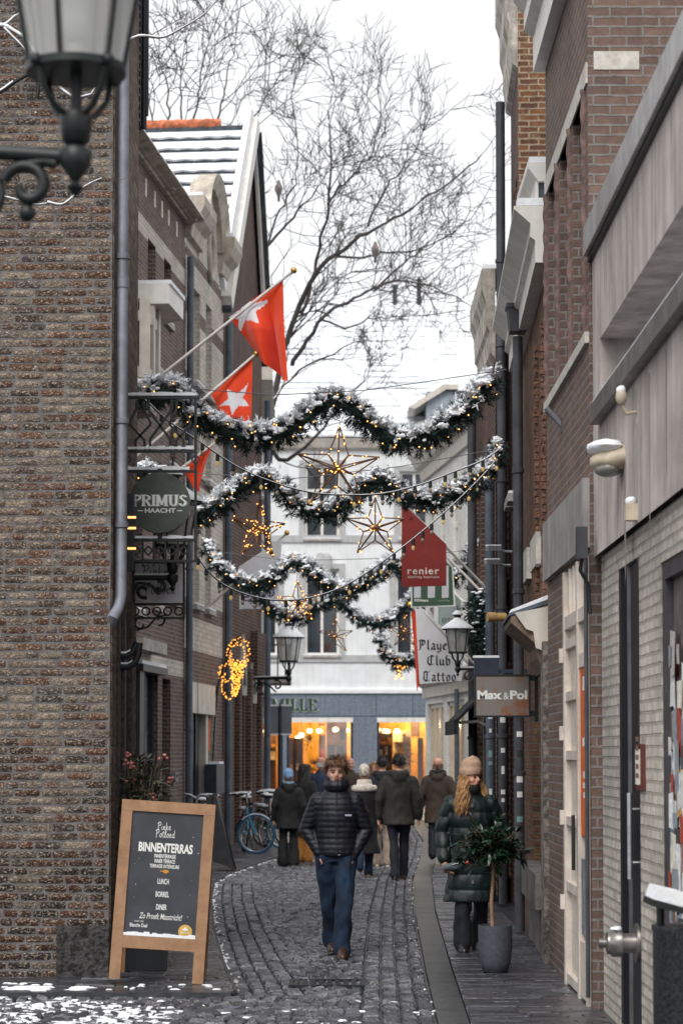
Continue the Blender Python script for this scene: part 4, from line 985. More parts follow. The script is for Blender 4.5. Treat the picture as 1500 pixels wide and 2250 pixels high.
# ---- lower house with weathered cornice
lb = thing('weathered_house', 'lower dark house with a weathered pale cornice behind the garlands', 'house', (XR, 29.4, 0))
downpipe('downpipe', [V((1.74, 27.3, 5.5)), V((1.74, 27.3, .05))], .055, ZINCB, lb, [V((1.74, 27.3, z)) for z in (2, 3.5, 5)])
VF = Frame((1.8, 0), (1.8, 10), 1)
if VF.N.x > 0: VF = Frame((1.8, 0), (1.8, 10), -1)
y0, y1 = 27.0, 31.6; zc = 6.6
ops = [(y0+.6, y0+1.5, 3.9, 5.6), (y0+2.0, y0+2.9, 3.9, 5.6), (y0+3.4, y0+4.3, 3.9, 5.6), (y0+.5, y0+2.1, .3, 2.9), (y0+2.5, y0+4.3, .3, 2.9)]
mb = MB(); wall(mb, VF, y0, y1, -.04, zc, ops, .2); mb.build('wall', [BRD], lb)
mb = MB(); mb.fbox(VF, y0, y1, -.04, zc+1, -6, -.2); mb.build('house_body', [BRD], lb)
for o_ in ops: window(VF, o_, .2, lb, CREAM, 2, 1)
zz = VF.z(1070, 630, .3)
cornice(VF, y0+.0, 29.6, [(0, zc-.1), (.06, zc), (.07, zc+.25), (.1, zc+.3), (.11, zc+.6), (.16, zc+.75), (.16, zc+1.0), (0, zc+1.0)], lb, ECOR)
downpipe('downpipe', [V((1.70, 30.3, zc)), V((1.70, 30.3, .05))], .06, ZINCD, lb, [V((1.70, 30.3, z)) for z in (2, 4)])
# ---- whitewashed brick house further on
wh = thing('white_brick_house', 'whitewashed brick house with a moulded shop cornice beyond the banners', 'house', (3, 64, 0))
WF = Frame((3.95, 57.4), (2.5, 70.5), 1)
if WF.N.x > 0: WF = Frame((3.95, 57.4), (2.5, 70.5), -1)
WHB = brickM('whitewashed_brick', C(240, 240, 238), C(226, 225, 222), C(206, 204, 200), var=.1, bump=.6, stain=.15, ms=.012, rh=.075)
u = WF.u; Lw = 13.18; zc = WF.z(960, 1000)-.2; zs = WF.z(990, 1510)
ops = []
for pa in (948, 972, 1000, 1032):
    for zb, zu in ((WF.z(960, 1440), WF.z(960, 1330)), (WF.z(960, 1250), WF.z(960, 1110))):
        ops.append((u(pa)-.45, u(pa)+.45, zb, zu))
shop = (1.0, Lw-.4, .5, zs-.5); ops2 = [(Lw-3.6, Lw-.5, .5, zs-.4), (Lw-7.4, Lw-4.2, .5, zs-.4), (.8, Lw-8, .5, zs-.4)]
mb = MB(); wall(mb, WF, 0, Lw, -.04, zc, ops+ops2, .18); mb.build('wall', [WHB], wh)
mb = MB(); mb.fbox(WF, 0, Lw, -.04, zc, -8, -.18); mb.fbox(WF, -.02, 0, -.04, zc, -8, 0); mb.build('house_body', [WHB], wh)
for o_ in ops: window(WF, o_, .18, wh, WPAINT, 2, 2, sill=.1)
SHG = M('lit_glass', C(150, 132, 110), .1, var=.3, vs=1, emit=.12, ecol=(1, .72, .42, 1))
for o_ in ops2: window(WF, o_, .18, wh, CREAM, 3, 1, gm=SHG, fw=.14)
cornice(WF, 0, Lw+.2, [(0, zc-.3), (.1, zc-.3), (.15, zc), (.3, zc+.1), (.45, zc+.4), (.5, zc+.75), (0, zc+.75)], wh, CREAM)
cornice(WF, .5, Lw+.1, [(0, zs-.2), (.08, zs-.2), (.1, zs+.1), (.25, zs+.2), (.3, zs+.4), (0, zs+.45)], wh, CREAM)
mb = MB(); mb.prism([WF.P(-.3, zc+.7, .4), WF.P(-.3, zc+.7, -8), WF.P(-.3, zc+5, -4)], WF.U*(Lw+.3)); o = mb.build('roof', SNOW, wh)
downpipe('downpipe', [WF.P(1.3, zc, .1), WF.P(1.3, .1, .1)], .07, ZINCB, wh)
downpipe('downpipe', [WF.P(u(1012), zs-.1, .12), WF.P(u(1012), .1, .12)], .07, ZINCB, wh)

# ---- the building closing the view
eb = thing('corner_shop_building', 'white plastered building with a grey stone shop front closing the street', 'building', (0, 88, 0))
EF = Frame((-9, 88), (9, 88), 1)
if EF.N.y > 0: EF = Frame((-9, 88), (9, 88), -1)
sE = 5000/88; u = lambda px: EF.u(px); z_ = lambda py: EF.z(750, py)
EWH = M('white_plaster', C(226, 228, 230), .85, var=.035, vs=1.5, streak=.06, bump=.1)
GRAN = M('blue_granite', C(118, 128, 142, .9), .45, var=.1, vs=14, bump=.1, streak=.1)
def E(px0, px1, py0, py1): return (min(u(px0), u(px1)), max(u(px0), u(px1)), z_(py1), z_(py0))
wops = [E(669, 745, 1250, 1440), E(669, 745, 1022, 1184), E(868, 942, 1262, 1440), E(878, 942, 1036, 1184), E(470, 545, 1250, 1440), E(470, 545, 1022, 1184), E(560, 610, 1262, 1440), E(1000, 1070, 1262, 1440)]
sops = [E(500, 622, 1578, 1752), E(630, 775, 1578, 1752), E(828, 947, 1578, 1752), E(985, 1100, 1578, 1752)]
zg = z_(1520)
mb = MB(); wall(mb, EF, EF.u(420), EF.u(1150), zg, z_(985), wops, .18); mb.build('wall', [EWH], eb)
mb = MB(); wall(mb, EF, EF.u(420), EF.u(1150), -.04, zg, sops, .3, d=.05); mb.build('shop_wall', [GRAN], eb)
mb = MB(); mb.fbox(EF, EF.u(420), EF.u(1150), zg, z_(985), -9, -.18); mb.fbox(EF, EF.u(420), EF.u(1150), zg-.06, zg+.06, -.2, .12); mb.build('house_body', [EWH], eb)
mb = MB(); mb.fbox(EF, EF.u(420), EF.u(1150), zg+.062, zg+.1, 0, .11); mb.build('snow', SNOW, eb)
FRG = M('window_surround', C(176, 176, 176), .8, var=.05)
for o_ in wops:
    w_ = window(EF, o_, .18, eb, WPAINT, 2, 1, sill=.12, transom=o_[2]+(o_[3]-o_[2])*.66, fw=.1)
    a, b, c, e = o_; mb = MB(); mb.fbox(EF, a-.22, a, c, e+.2, -.01, .05); mb.fbox(EF, b, b+.22, c, e+.2, -.01, .05); mb.fbox(EF, a, b, e, e+.2, -.01, .05); mb.build('surround', FRG, w_)
for zz in (z_(1455), z_(1192)):
    mb = MB(); mb.fbox(EF, EF.u(420), EF.u(1150), zz, zz+.28, -.01, .06); mb.build('string_course', FRG, eb)
mb = MB(); mb.ell(EF.P(u(707), z_(1242), .05), (.5, .12, .45), 14, 8, jit=.5); mb.build('plaster_ornament', FRG, eb)
cornice(EF, EF.u(420), EF.u(1150), [(0, z_(985)-.1), (.2, z_(985)), (.35, z_(985)+.35), (0, z_(985)+.35)], eb, CREAM, snow=False)
for zz in (zg-.95, ):
    mb = MB()
    for px in (672, 826, 906): mb.fbox(EF, EF.u(px)-.01, EF.u(px)+.01, zz+.02, zg-.07, .05, .056)
    mb.fbox(EF, EF.u(420), EF.u(1150), zz, zz+.02, .05, .057); mb.build('stone_joint', DARKW, eb)
# shop windows with the lit room behind
GL = bpy.data.materials.new('clear_glass'); GL.use_nodes = True; nt = GL.node_tree; B = nt.nodes['Principled BSDF']
tr = nt.nodes.new('ShaderNodeBsdfTransparent'); gl = nt.nodes.new('ShaderNodeBsdfGlossy'); gl.inputs['Roughness'].default_value = .03
ms = nt.nodes.new('ShaderNodeMixShader'); ms.inputs[0].default_value = .14
nt.links.new(tr.outputs[0], ms.inputs[1]); nt.links.new(gl.outputs[0], ms.inputs[2]); nt.links.new(ms.outputs[0], nt.nodes['Material Output'].inputs[0])
DKB = M('navy_frame', C(40, 52, 66), .4)
for o_ in sops:
    a, b, c, e = o_; mb = MB()
    mb.fbox(EF, a, b, e-.16, e+.02, -.2, .06); k_ = mb.build('shop_window', WPAINT, eb)
    mb = MB(); mb.fbox(EF, a, a+.09, c, e-.16, -.2, -.05); mb.fbox(EF, b-.09, b, c, e-.16, -.2, -.05); mb.fbox(EF, a+.09, b-.09, c, c+.1, -.2, -.06); mb.build('frame', DKB, k_)
    mb = MB(); mb.fbox(EF, a+.09, b-.09, c, e-.16, -.14, -.13); mb.build('pane', GL, k_)
ROOMW = M('room_ochre', C(214, 160, 60), .8, var=.15, vs=1.2)
mb = MB(); a, b = EF.u(440), EF.u(1130)
mb.fbox(EF, a, b, -.02, zg-.1, -5.1, -5.0); mb.fbox(EF, a-.1, a, -.02, zg-.1, -5, -.3); mb.fbox(EF, b, b+.1, -.02, zg-.1, -5, -.3); mb.fbox(EF, a, b, zg-.3, zg-.2, -5, -.3); mb.fbox(EF, a, b, -.03, 0.0, -5, -.3)
mb.build('shop_room', ROOMW, eb)
SHC = [M('goods_%s' % n_, C(*c_), .6) for n_, c_ in (('amber', (200, 130, 50)), ('brown', (96, 62, 40)), ('cream', (220, 200, 160)), ('green', (74, 84, 50)), ('grey', (90, 90, 90)), ('red', (150, 60, 40)))]
def shelves(px0, px1, dd, zs_, back):
    mb = MB(); a_, b_ = sorted((u(px0), u(px1)))
    for z in zs_:
        mb.fbox(EF, a_, b_, z, z+.04, dd-.35, dd, 1); x = a_+.03
        while x < b_-.1:
            w_ = R.uniform(.06, .2); hh = R.choice([.08, .12, .2, .3, .38])*R.uniform(.8, 1.2); x1_ = min(x+w_, b_)
            if R.random() < .8: mb.fbox(EF, x, x1_, z+.04, z+.04+hh, dd-.25, dd-.05-.1*R.random(), R.randrange(6))
            x = x1_+R.uniform(.01, .2)
    if back: mb.fbox(EF, a_-.03, b_+.03, 0, max(zs_)+.5, dd-.42, dd-.36, back)
    mb.build('shop_shelf', SHC, eb)
shelves(634, 662, -1.6, (.6, 1.1, 1.45, 1.9), 1); shelves(668, 690, -1.1, (.5, .9), 0); shelves(700, 712, -2.6, (.5, 1.0, 1.6, 2.1, 2.5), 1); shelves(832, 862, -1.3, (.5, .85, 1.25, 1.7, 2.1), 1); shelves(868, 905, -2.2, (.5, .9, 1.5, 1.75, 2.2), 2); shelves(520, 600, -2.4, (.5, 1.0, 1.5, 2.0), 1)
mb = MB(); mb.fbox(EF, u(762), u(716), .1, 3.1, -2.0, -1.9); mb.build('partition', M('partition_taupe', C(150, 112, 76), .8, var=.2, vs=2), eb)
mb = MB()
for p_, q_, t_, b_ in ((720, 733, 1636, 1672), (740, 754, 1640, 1668), (748, 756, 1600, 1625)): mb.fbox(EF, u(q_), u(p_), z_(b_), z_(t_), -1.9, -1.87)
mb.build('picture_frame', DKB, eb)
mb = MB(); mb.fbox(EF, u(931), u(919), .1, 2.4, -1.4, -1.0); mb.fbox(EF, u(930), u(911), 2.5, 3.3, -4.95, -4.9); mb.build('cabinet', M('cabinet_brown', C(104, 66, 38), .6), eb)
mb = MB()
for px, dd, z0_ in ((690, -.9, 1.3), (678, -1.3, 2.2), (845, -.9, 2.5), (884, -.8, 1.1), (900, -1.5, 1.6)):
    c_ = EF.P(u(px), z0_, dd)
    for k in range(120):
        d_ = V((R.gauss(0, 1), R.gauss(0, 1), R.gauss(.2, .8))).normalized()*R.uniform(.1, .45); s_ = d_.cross(V((0, 0, 1))).normalized()*.03; mb.add([c_+d_*.6-s_, c_+d_*.6+s_, c_+d_*1.1], [(0, 1, 2)], R.choice([3, 3, 3, 5, 1]))
mb.build('shop_greenery', SHC, eb)
LAMPW = M('lamp_glow', (1, .85, .6, 1), .5, var=0, emit=6, ecol=(1, .8, .45, 1))
ROPE = M('cord_dark', C(50, 44, 40), .7)
for px, py, dd in ((680, 1606, -1.5), (701, 1606, -1.7), (737, 1603, -1.2), (761, 1604, -2.2), (584, 1607, -1), (662, 1615, -2.4), (654, 1622, -2.8), (830, 1604, -1.8), (843, 1606, -2.4), (851, 1607, -1.2), (872, 1606, -1.6), (838, 1615, -2.9), (942, 1604, -2)):
    d_ = ray(px, py); t = (88-dd-CAMP.y)/d_.y; p = CAMP+d_*t
    l_ = thing('pendant_lamp', 'glowing round pendant lamp hanging inside the far shop window', 'lamp', p, 'glowing pendant lamps in the far shop')
    mb = MB(); mb.ell(p, (.11, .11, .09), 12, 8); mb.build('bulb', LAMPW, l_)
    mb = MB(); mb.tube([p+V((0, 0, .12)), V((p.x, p.y, zg-.3))], .01, 5); mb.build('cord', ROPE, l_)
for k, (px, dd) in enumerate(((690, -2), (860, -2), (560, -2), (740, -4), (920, -4))):
    ld = bpy.data.lights.new('shop_light', 'POINT'); ld.energy = 100; ld.color = (1, .8, .42); ld.shadow_soft_size = .15
    lo = bpy.data.objects.new('shop_light', ld); COL.objects.link(lo); lo.location = (EF.P(u(px), 3.0, dd)); 
# roof with snow, dormers
mb = MB(); zr = z_(985)+.36; P = [EF.P(EF.u(420), zr, .35), EF.P(EF.u(1150), zr, .35), EF.P(EF.u(1150), zr+4.6, -5), EF.P(EF.u(420), zr+4.6, -5)]
mb.prism(P, (0, .2, -.15)); rf = mb.build('roof', TILE, eb)
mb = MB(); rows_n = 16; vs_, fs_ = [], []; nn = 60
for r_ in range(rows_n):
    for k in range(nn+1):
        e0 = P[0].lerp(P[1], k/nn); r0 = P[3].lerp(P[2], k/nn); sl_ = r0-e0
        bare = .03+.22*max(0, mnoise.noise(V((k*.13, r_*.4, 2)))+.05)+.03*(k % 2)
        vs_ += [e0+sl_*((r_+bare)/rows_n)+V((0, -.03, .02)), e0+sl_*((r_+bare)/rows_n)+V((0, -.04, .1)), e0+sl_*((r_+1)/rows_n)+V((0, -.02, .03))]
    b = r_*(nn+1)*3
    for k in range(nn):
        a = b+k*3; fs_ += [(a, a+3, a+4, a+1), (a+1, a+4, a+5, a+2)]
mb.add(vs_, fs_, 0, True); mb.build('snow', M('dimmed_roof_snow', (.76, .785, .82, 1), .8, var=.06, vs=2, bump=.3, bs=6), rf)  # snow colour lowered to offset the strong light on both far roofs
p0, p1 = atY(905, 900, 86.6), atY(1000, 840, 86.6)
mb = MB(); mb.box((p0.x+.55, 86.6, zr-.2), (p0.x+1.7, 89, p1.z-.35)); dm = mb.build('dormer', M('dormer_blue', C(150, 160, 170), .6, var=.1, streak=.2), rf)
mb = MB(); mb.prism([(p0.x-.15, 86.4, p1.z-1.0), (p0.x+.1, 86.4, p1.z-1.05), (p0.x+1.3, 86.4, p1.z-.3), (p0.x+1.75, 86.4, p1.z-.3), (p0.x+1.75, 86.4, p1.z-.1), (p0.x+1.2, 86.4, p1.z-.1)], (0, 2.8, 0)); mb.build('dormer_roof', CREAM, dm)
mb = MB(); mb.box((p0.x+1.78, 86.2, zr-.2), (p0.x+4.5, 89.4, p1.z-.4)); dm2 = mb.build('dormer', M('dormer_blue', C(150, 160, 170), .6), rf)
mb = MB(); mb.box((p0.x+1.74, 86.1, p1.z-.4), (p0.x+4.6, 89.4, p1.z-.1)); mb.build('snow', SNOW, dm2)
mb = MB(); mb.box((p0.x+2.1, 86.15, zr), (p0.x+2.4, 86.22, p1.z-.45)); mb.box((p0.x+3.2, 86.15, zr), (p0.x+3.4, 86.22, p1.z-.45)); mb.build('dormer_frame', WPAINT, dm2)
# shop sign letters are made with the other lettering
# ---- snowy roof behind it with chimney pots
fr_ = thing('snowy_roof_house', 'far house whose broad snow covered roof rises behind the white building', 'house', (4, 104, 0))
pz = atY(960, 655, 108); pe = atY(960, 860, 102)
mb = MB(); mb.box((-10, 102, -.04), (14, 114, pe.z)); mb.build('wall', PALE, fr_)
xl = atY(600, 800, 104).x; P = [V((xl-6, 101.6, pe.z-1)), V((15, 101.6, pe.z-1)), V((15, 108, pz.z)), V((xl+1.5, 108, pz.z))]
mb = MB(); mb.prism(P, (0, .3, -.2)); mb.prism([P[3], P[2], V((15, 114, pe.z-1)), V((xl-6, 114, pe.z-1))], (0, -.3, -.2)); rf = mb.build('roof', TILE, fr_)
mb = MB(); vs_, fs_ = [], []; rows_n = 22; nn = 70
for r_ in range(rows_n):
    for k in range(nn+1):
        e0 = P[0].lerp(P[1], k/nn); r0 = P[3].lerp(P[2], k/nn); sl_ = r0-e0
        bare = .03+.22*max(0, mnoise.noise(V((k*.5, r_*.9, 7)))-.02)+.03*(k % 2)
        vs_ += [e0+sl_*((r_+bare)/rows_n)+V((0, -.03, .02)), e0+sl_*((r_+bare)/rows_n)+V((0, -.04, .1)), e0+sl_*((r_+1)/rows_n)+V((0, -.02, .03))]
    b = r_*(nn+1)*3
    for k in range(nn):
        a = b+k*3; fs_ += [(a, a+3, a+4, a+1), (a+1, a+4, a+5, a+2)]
mb.add(vs_, fs_, 0, True); mb.build('snow', M('dimmed_roof_snow', (.76, .785, .82, 1), .8, var=.06, vs=2, bump=.3, bs=6), rf)
for px, py in ((867, 652), (920, 652)):
    p = atY(px, py, 107.5); mb = MB(); s_ = 107.5/5000; mb.lathe([(5*s_, -.6), (5*s_, 22*s_), (6.5*s_, 22*s_), (6.5*s_, 27*s_), (4.5*s_, 28*s_), (4.5*s_, 34*s_), (6*s_, 36*s_), (2*s_, 44*s_)], p, 14); k_ = mb.build('chimney_pot', ZINCD, rf)
    mb = MB(); mb.lathe([(6.8*s_, 27*s_), (6.8*s_, 30*s_), (4*s_, 31*s_)], p, 12); mb.build('snow', SNOW, k_)
p = atY(1062, 664, 107); mb = MB(); s_ = 107/5000; mb.tube([p, p+V((0, 0, 66*s_))], .03, 6); mb.lathe([(.06, 0), (.16, .2)], p+V((0, 0, 60*s_)), 8); q = p+V((0, 0, 66*s_)); mb.tube([q, q+V((33*s_, 0, 6*s_))], .02, 5); mb.build('antenna', M('antenna_green', C(80, 110, 104), .6), rf)
# ================================================================ lettering
def txt(name, s, o, rt, up, w_, h, m, par=None, bold=0.0, ext=.002, shear=0.0, space=1.0):
    """raised letters fitted into a box w_ wide and h high whose lower left corner is o"""
    c = bpy.data.curves.new('t', 'FONT'); c.body = s; c.size = 1; c.offset = bold; c.shear = shear; c.space_character = space; c.resolution_u = 3
    t = bpy.data.objects.new('t', c); COL.objects.link(t)
    dg = bpy.context.evaluated_depsgraph_get(); me = t.evaluated_get(dg).to_mesh()
    vs = [V(v.co) for v in me.vertices]; fs = [tuple(p.vertices) for p in me.polygons]
    bpy.data.objects.remove(t); bpy.data.curves.remove(c)
    x0 = min(v.x for v in vs); x1 = max(v.x for v in vs); y0 = min(v.y for v in vs); y1 = max(v.y for v in vs)
    o, rt, up = V(o), V(rt).normalized(), V(up).normalized(); n = rt.cross(up)
    f = lambda v: o+rt*((v.x-x0)/(x1-x0)*w_)+up*((v.y-y0)/(y1-y0)*h)+n*ext
    mb = MB(); mb.add([f(v) for v in vs], fs); return mb.build(name, m, par)
SERIF = {'P': (.7, [[(.15,0),(.15,1)],[(.15,.96),(.42,.96),(.6,.86),(.62,.73),(.58,.6),(.4,.52),(.15,.52)]], [(.15,0),(.05,1)]),
 'R': (.78, [[(.15,0),(.15,1)],[(.15,.96),(.42,.96),(.6,.86),(.62,.73),(.58,.6),(.4,.52),(.15,.52)],[(.38,.5),(.66,.04)]], [(.15,0),(.05,1),(.7,0)]),
 'I': (.32, [[(.15,0),(.15,1)]], [(.15,0),(.15,1)]),
 'M': (.98, [[(.12,0),(.12,1)],[(.14,1),(.45,.1)],[(.45,.1),(.78,1)],[(.8,0),(.8,1)]], [(.12,0),(.08,1),(.8,0),(.84,1)]),
 'U': (.82, [[(.14,1),(.14,.3),(.22,.08),(.38,.03),(.55,.08),(.62,.3),(.62,1)]], [(.14,1),(.62,1)]),
 'S': (.6, [[(.5,.8),(.42,.94),(.26,.96),(.12,.86),(.12,.68),(.28,.55),(.44,.44),(.5,.28),(.42,.08),(.26,.03),(.1,.1),(.06,.24)]], []),
 'A': (.8, [[(.06,0),(.36,1)],[(.36,1),(.66,0)],[(.16,.33),(.56,.33)]], [(.06,0),(.68,0)]),
 'L': (.6, [[(.14,0),(.14,1)],[(.14,.04),(.52,.04),(.52,.22)]], [(.14,1),(.1,0)]),
 'E': (.62, [[(.14,0),(.14,1)],[(.14,.04),(.54,.04),(.54,.2)],[(.14,.52),(.42,.52)],[(.14,.96),(.52,.96),(.52,.82)]], [(.1,1),(.1,0)])}
BLACKL = {'P': (.7, [[(.2,1),(.2,.05),(.05,-.02)],[(0,.88),(.2,1),(.55,.95),(.62,.7),(.5,.5),(.25,.42)],[(.38,.95),(.38,.45)]]),
 'l': (.28, [[(.1,1),(.1,.1),(.2,0)]]), 'a': (.46, [[(.05,.53),(.2,.62),(.32,.52),(.32,.08),(.42,0)],[(.32,.38),(.08,.25),(.08,.08),(.18,0),(.32,.12)]]),
 'y': (.46, [[(.05,.6),(.08,.15),(.2,.02),(.34,.12)],[(.34,.62),(.34,-.1),(.2,-.28),(.05,-.22)]]),
 'e': (.42, [[(.08,.34),(.3,.42),(.3,.55),(.2,.62),(.06,.5),(.06,.1),(.18,0),(.34,.1)]]), 'r': (.4, [[(.08,.6),(.08,.05)],[(.08,.5),(.22,.62),(.34,.55)]]),
 's': (.42, [[(.32,.55),(.18,.62),(.07,.5),(.14,.36),(.28,.26),(.32,.12),(.2,0),(.06,.06)]]),
 'C': (.7, [[(.6,.9),(.4,1),(.12,.8),(.08,.25),(.3,0),(.6,.12)],[(.38,.95),(.38,.1)]]),
 'u': (.48, [[(.05,.6),(.05,.12),(.16,0),(.32,.12)],[(.32,.6),(.32,.08),(.42,0)]]), 'b': (.46, [[(.06,1),(.06,.08),(.2,0),(.34,.12),(.34,.48),(.22,.62),(.06,.48)]]),
 'T': (.72, [[(0,.85),(.15,1),(.45,.9),(.65,1)],[(.12,.9),(.06,.4),(.12,.1),(.35,0),(.6,.1)],[(.36,.92),(.36,.1)]]),
 't': (.38, [[(.12,.85),(.12,.1),(.24,0),(.32,.06)],[(0,.6),(.3,.62)]]), 'o': (.46, [[(.06,.5),(.06,.12),(.18,0),(.33,.12),(.33,.48),(.2,.62),(.06,.5)]])}
SCRIPT = {'P': (.6, [[(.12,-.1),(.15,.5),(.2,1)],[(0,.8),(.2,1),(.5,1.02),(.55,.75),(.35,.55),(.15,.5)]]),
 'i': (.25, [[(.1,.5),(.08,.15),(.16,0),(.25,.1)],[(.14,.72),(.15,.76)]]), 'e': (.4, [[(.05,.25),(.25,.3),(.3,.45),(.18,.52),(.06,.35),(.08,.1),(.2,0),(.38,.15)]]),
 'k': (.42, [[(.1,1),(.06,0)],[(.34,.5),(.08,.25),(.38,0)]]), 'o': (.42, [[(.2,.5),(.06,.35),(.06,.12),(.2,0),(.34,.15),(.32,.4),(.2,.5),(.4,.45)]]),
 't': (.32, [[(.16,.85),(.1,.1),(.2,0),(.32,.1)],[(0,.58),(.3,.62)]]), 'l': (.3, [[(.05,.1),(.26,.8),(.2,1),(.1,.8),(.08,.15),(.18,0),(.3,.1)]]),
 'd': (.45, [[(.34,.45),(.18,.52),(.06,.35),(.06,.12),(.18,0),(.34,.2)],[(.4,1),(.34,.2),(.44,0)]])}
def strokes(name, s, o, rt, up, w_, h, m, par, font, nib=.18, ang=0.0, thin=.04, serif=0.0, th=.004, gap=.05):
    o, rt, up = V(o), V(rt).normalized(), V(up).normalized(); n = rt.cross(up)
    tot = 0; pos = []
    for ch in s: pos.append(tot); tot += (font[ch][0] if ch in font else .35)+gap
    k = w_/(tot-gap); mb = MB(); d = 0
    f = lambda x, y, e=0: o+rt*(x*k)+up*(y*h)+n*(th+e)
    nv = (math.cos(ang)*nib/2, math.sin(ang)*nib/2)
    for ch, x0 in zip(s, pos):
        if ch not in font: continue
        g = font[ch]
        for line in g[1]:
            for (xa, ya), (xb, yb) in zip(line[:-1], line[1:]):
                d += 1; e = .00002*(d % 40)
                if nib: mb.add([f(x0+xa-nv[0], ya-nv[1], e), f(x0+xa+nv[0], ya+nv[1], e), f(x0+xb+nv[0], yb+nv[1], e), f(x0+xb-nv[0], yb-nv[1], e)], [(0, 1, 2, 3)])
                L = math.hypot(xb-xa, yb-ya)+1e-6; tx, ty = -(yb-ya)/L*thin, (xb-xa)/L*thin
                e += .00001
                mb.add([f(x0+xa-tx, ya-ty, e), f(x0+xa+tx, ya+ty, e), f(x0+xb+tx, yb+ty, e), f(x0+xb-tx, yb-ty, e)], [(0, 1, 2, 3)])
        if serif:
            for sx, sy in g[2]:
                yy = .035 if sy == 0 else .965
                mb.add([f(x0+sx-serif, yy-.04, .0005), f(x0+sx+serif, yy-.04, .0005), f(x0+sx+serif, yy+.04, .0005), f(x0+sx-serif, yy+.04, .0005)], [(0, 1, 2, 3)])
    return mb.build(name, m, par)
WHITE = M('lettering_white', C(232, 232, 228), .6, var=.04); BLACK = M('lettering_black', C(22, 22, 24), .6, var=.05)
# shop name on the far fascia
LET = M('shop_letter_green', C(150, 178, 156), .4, var=0, emit=.12, ecol=(.75, 1, .75, 1))
pL = EF.P(EF.u(571), EF.z(600, 1562), .06); pR = EF.P(EF.u(697), EF.z(697, 1562), .06)
strokes('sign_lettering', 'AMILLE', pL+V((0, -.02, 0)), pR-pL, (0, 0, 1), (pR-pL).length, .46, M('shop_letter_dark', C(44, 58, 52), .5), eb, SERIF, nib=.2, ang=0, thin=.05, serif=.16, th=.03)
strokes('sign_glow', 'AMILLE', pL+V((.03, 0, -.02)), pR-pL, (0, 0, 1), (pR-pL).length, .48, LET, eb, SERIF, nib=.25, ang=0, thin=.085, serif=.19, th=.01)
# ================================================================ signs over the street
Xp, Zp = V((1, 0, 0)), V((0, 0, 1))
YS = 19.5; S = lambda px, py, y=YS: atY(px, py, y)
pr = thing('round_pub_sign', 'round dark green pub sign with white lettering in a black iron bracket', 'pub sign', S(275, 1110))
mb = MB(); W = .02
def hb(mb, x0, x1, py, t=.022, y=YS): a = S(x0, py, y); b = S(x1, py, y); mb.bar(a, b, .03, t, (0, 0, 1))
def vb(mb, px, p0, p1, t=.022, y=YS): a = S(px, p0, y); b = S(px, p1, y); mb.bar(a, b, t, t, (0, 1, 0))
for py in (874, 992, 1036, 1187, 1233): hb(mb, 270, 432, py)
for px in (273, 430): vb(mb, px, 872, 1236)
for k in range(3):
    cx = 308+k*44
    for sgn in (-1, 1):
        pts = [S(cx+sgn*8, 880), S(cx+sgn*8, 898), S(cx+sgn*24, 932), S(cx-sgn*8 if k else cx-sgn*10, 968), S(cx-sgn*8 if k else cx-sgn*10, 990)]
        if k == 1: pts = [S(cx+sgn*26, 878), S(cx+sgn*26, 900), S(cx-sgn*22, 965), S(cx-sgn*22, 990)]
        for a, b in zip(pts[:-1], pts[1:]): mb.bar(a, b, .02, .02, (0, 1, 0))
for px in (285, 314, 338, 364, 391, 416): vb(mb, px, 1180, 1245, .018)
for px in (299, 326, 352, 378, 404):
    q = [S(px-9, 1210), S(px, 1200), S(px+9, 1210), S(px, 1220)]
    for i in range(4): mb.bar(q[i], q[(i+1) % 4], .014, .014, (0, 1, 0))
for px in (279, 430):
    q = [S(px-9, 1010), S(px, 998), S(px+9, 1010), S(px, 1022)]
    for i in range(4): mb.bar(q[i], q[(i+1) % 4], .012, .012, (0, 1, 0))
vb(mb, 352, 1030, 1042, .04); vb(mb, 352, 1172, 1188, .04); hb(mb, 273, 290, 1107, .03); hb(mb, 415, 432, 1107, .03)
mb.build('bracket', IRON, pr)
mb = MB()
for py, x0, x1 in ((868, 270, 432), (986, 275, 428), (1031, 275, 420), (1182, 275, 425)):
    x = x0
    while x < x1-4: w_ = min(R.uniform(8, 18), x1-x); a = S(x, py); b = S(x+w_, py); h = .012+.014*R.random(); mb.box((a.x, YS-.018, a.z-h*.3), (b.x, YS+.018, a.z+h)); x += w_
mb.build('snow', SNOW, pr)
c = S(352, 1106); r_ = 67/(5000/YS)
mb = MB(); mb.lathe([(r_, -.05), (r_, .05)], c, 64, sm=False, ax=(0, -1, 0)); mb.lathe([(r_-.012, .0501), (r_, .0501), (r_, .058), (r_-.012, .058)], c, 64, sm=False, ax=(0, -1, 0)); dk = mb.build('disc', M('sign_green_black', C(58, 66, 58), .35, var=.25, vs=3), pr)
k_ = 5000/YS; px2 = lambda px, py, e=.0: S(px, py, YS-.058-e)
strokes('lettering', 'PRIMUS', S(293, 1113, YS-.056), Xp, Zp, 120/k_, 25/k_, M('letter_shadow', C(120, 128, 124), .6), dk, SERIF, nib=.27, thin=.07, serif=.2, th=.003)
strokes('lettering', 'PRIMUS', S(291.5, 1112, YS-.058), Xp, Zp, 119/k_, 25/k_, WHITE, dk, SERIF, nib=.22, thin=.05, serif=.17, th=.004)
txt('small_lettering', 'HAACHT', S(319, 1127, YS-.058), Xp, Zp, 67/k_, 10.5/k_, WHITE, dk, bold=.03, ext=.004)
mb = MB()
for x0, x1 in ((303, 315), (389, 401)):
    a = S(x0, 1122, YS-.062); b = S(x1, 1121, YS-.062); mb.box((a.x, a.y, a.z-.004), (b.x, a.y+.002, a.z+.004))
mb.build('rule', WHITE, dk)
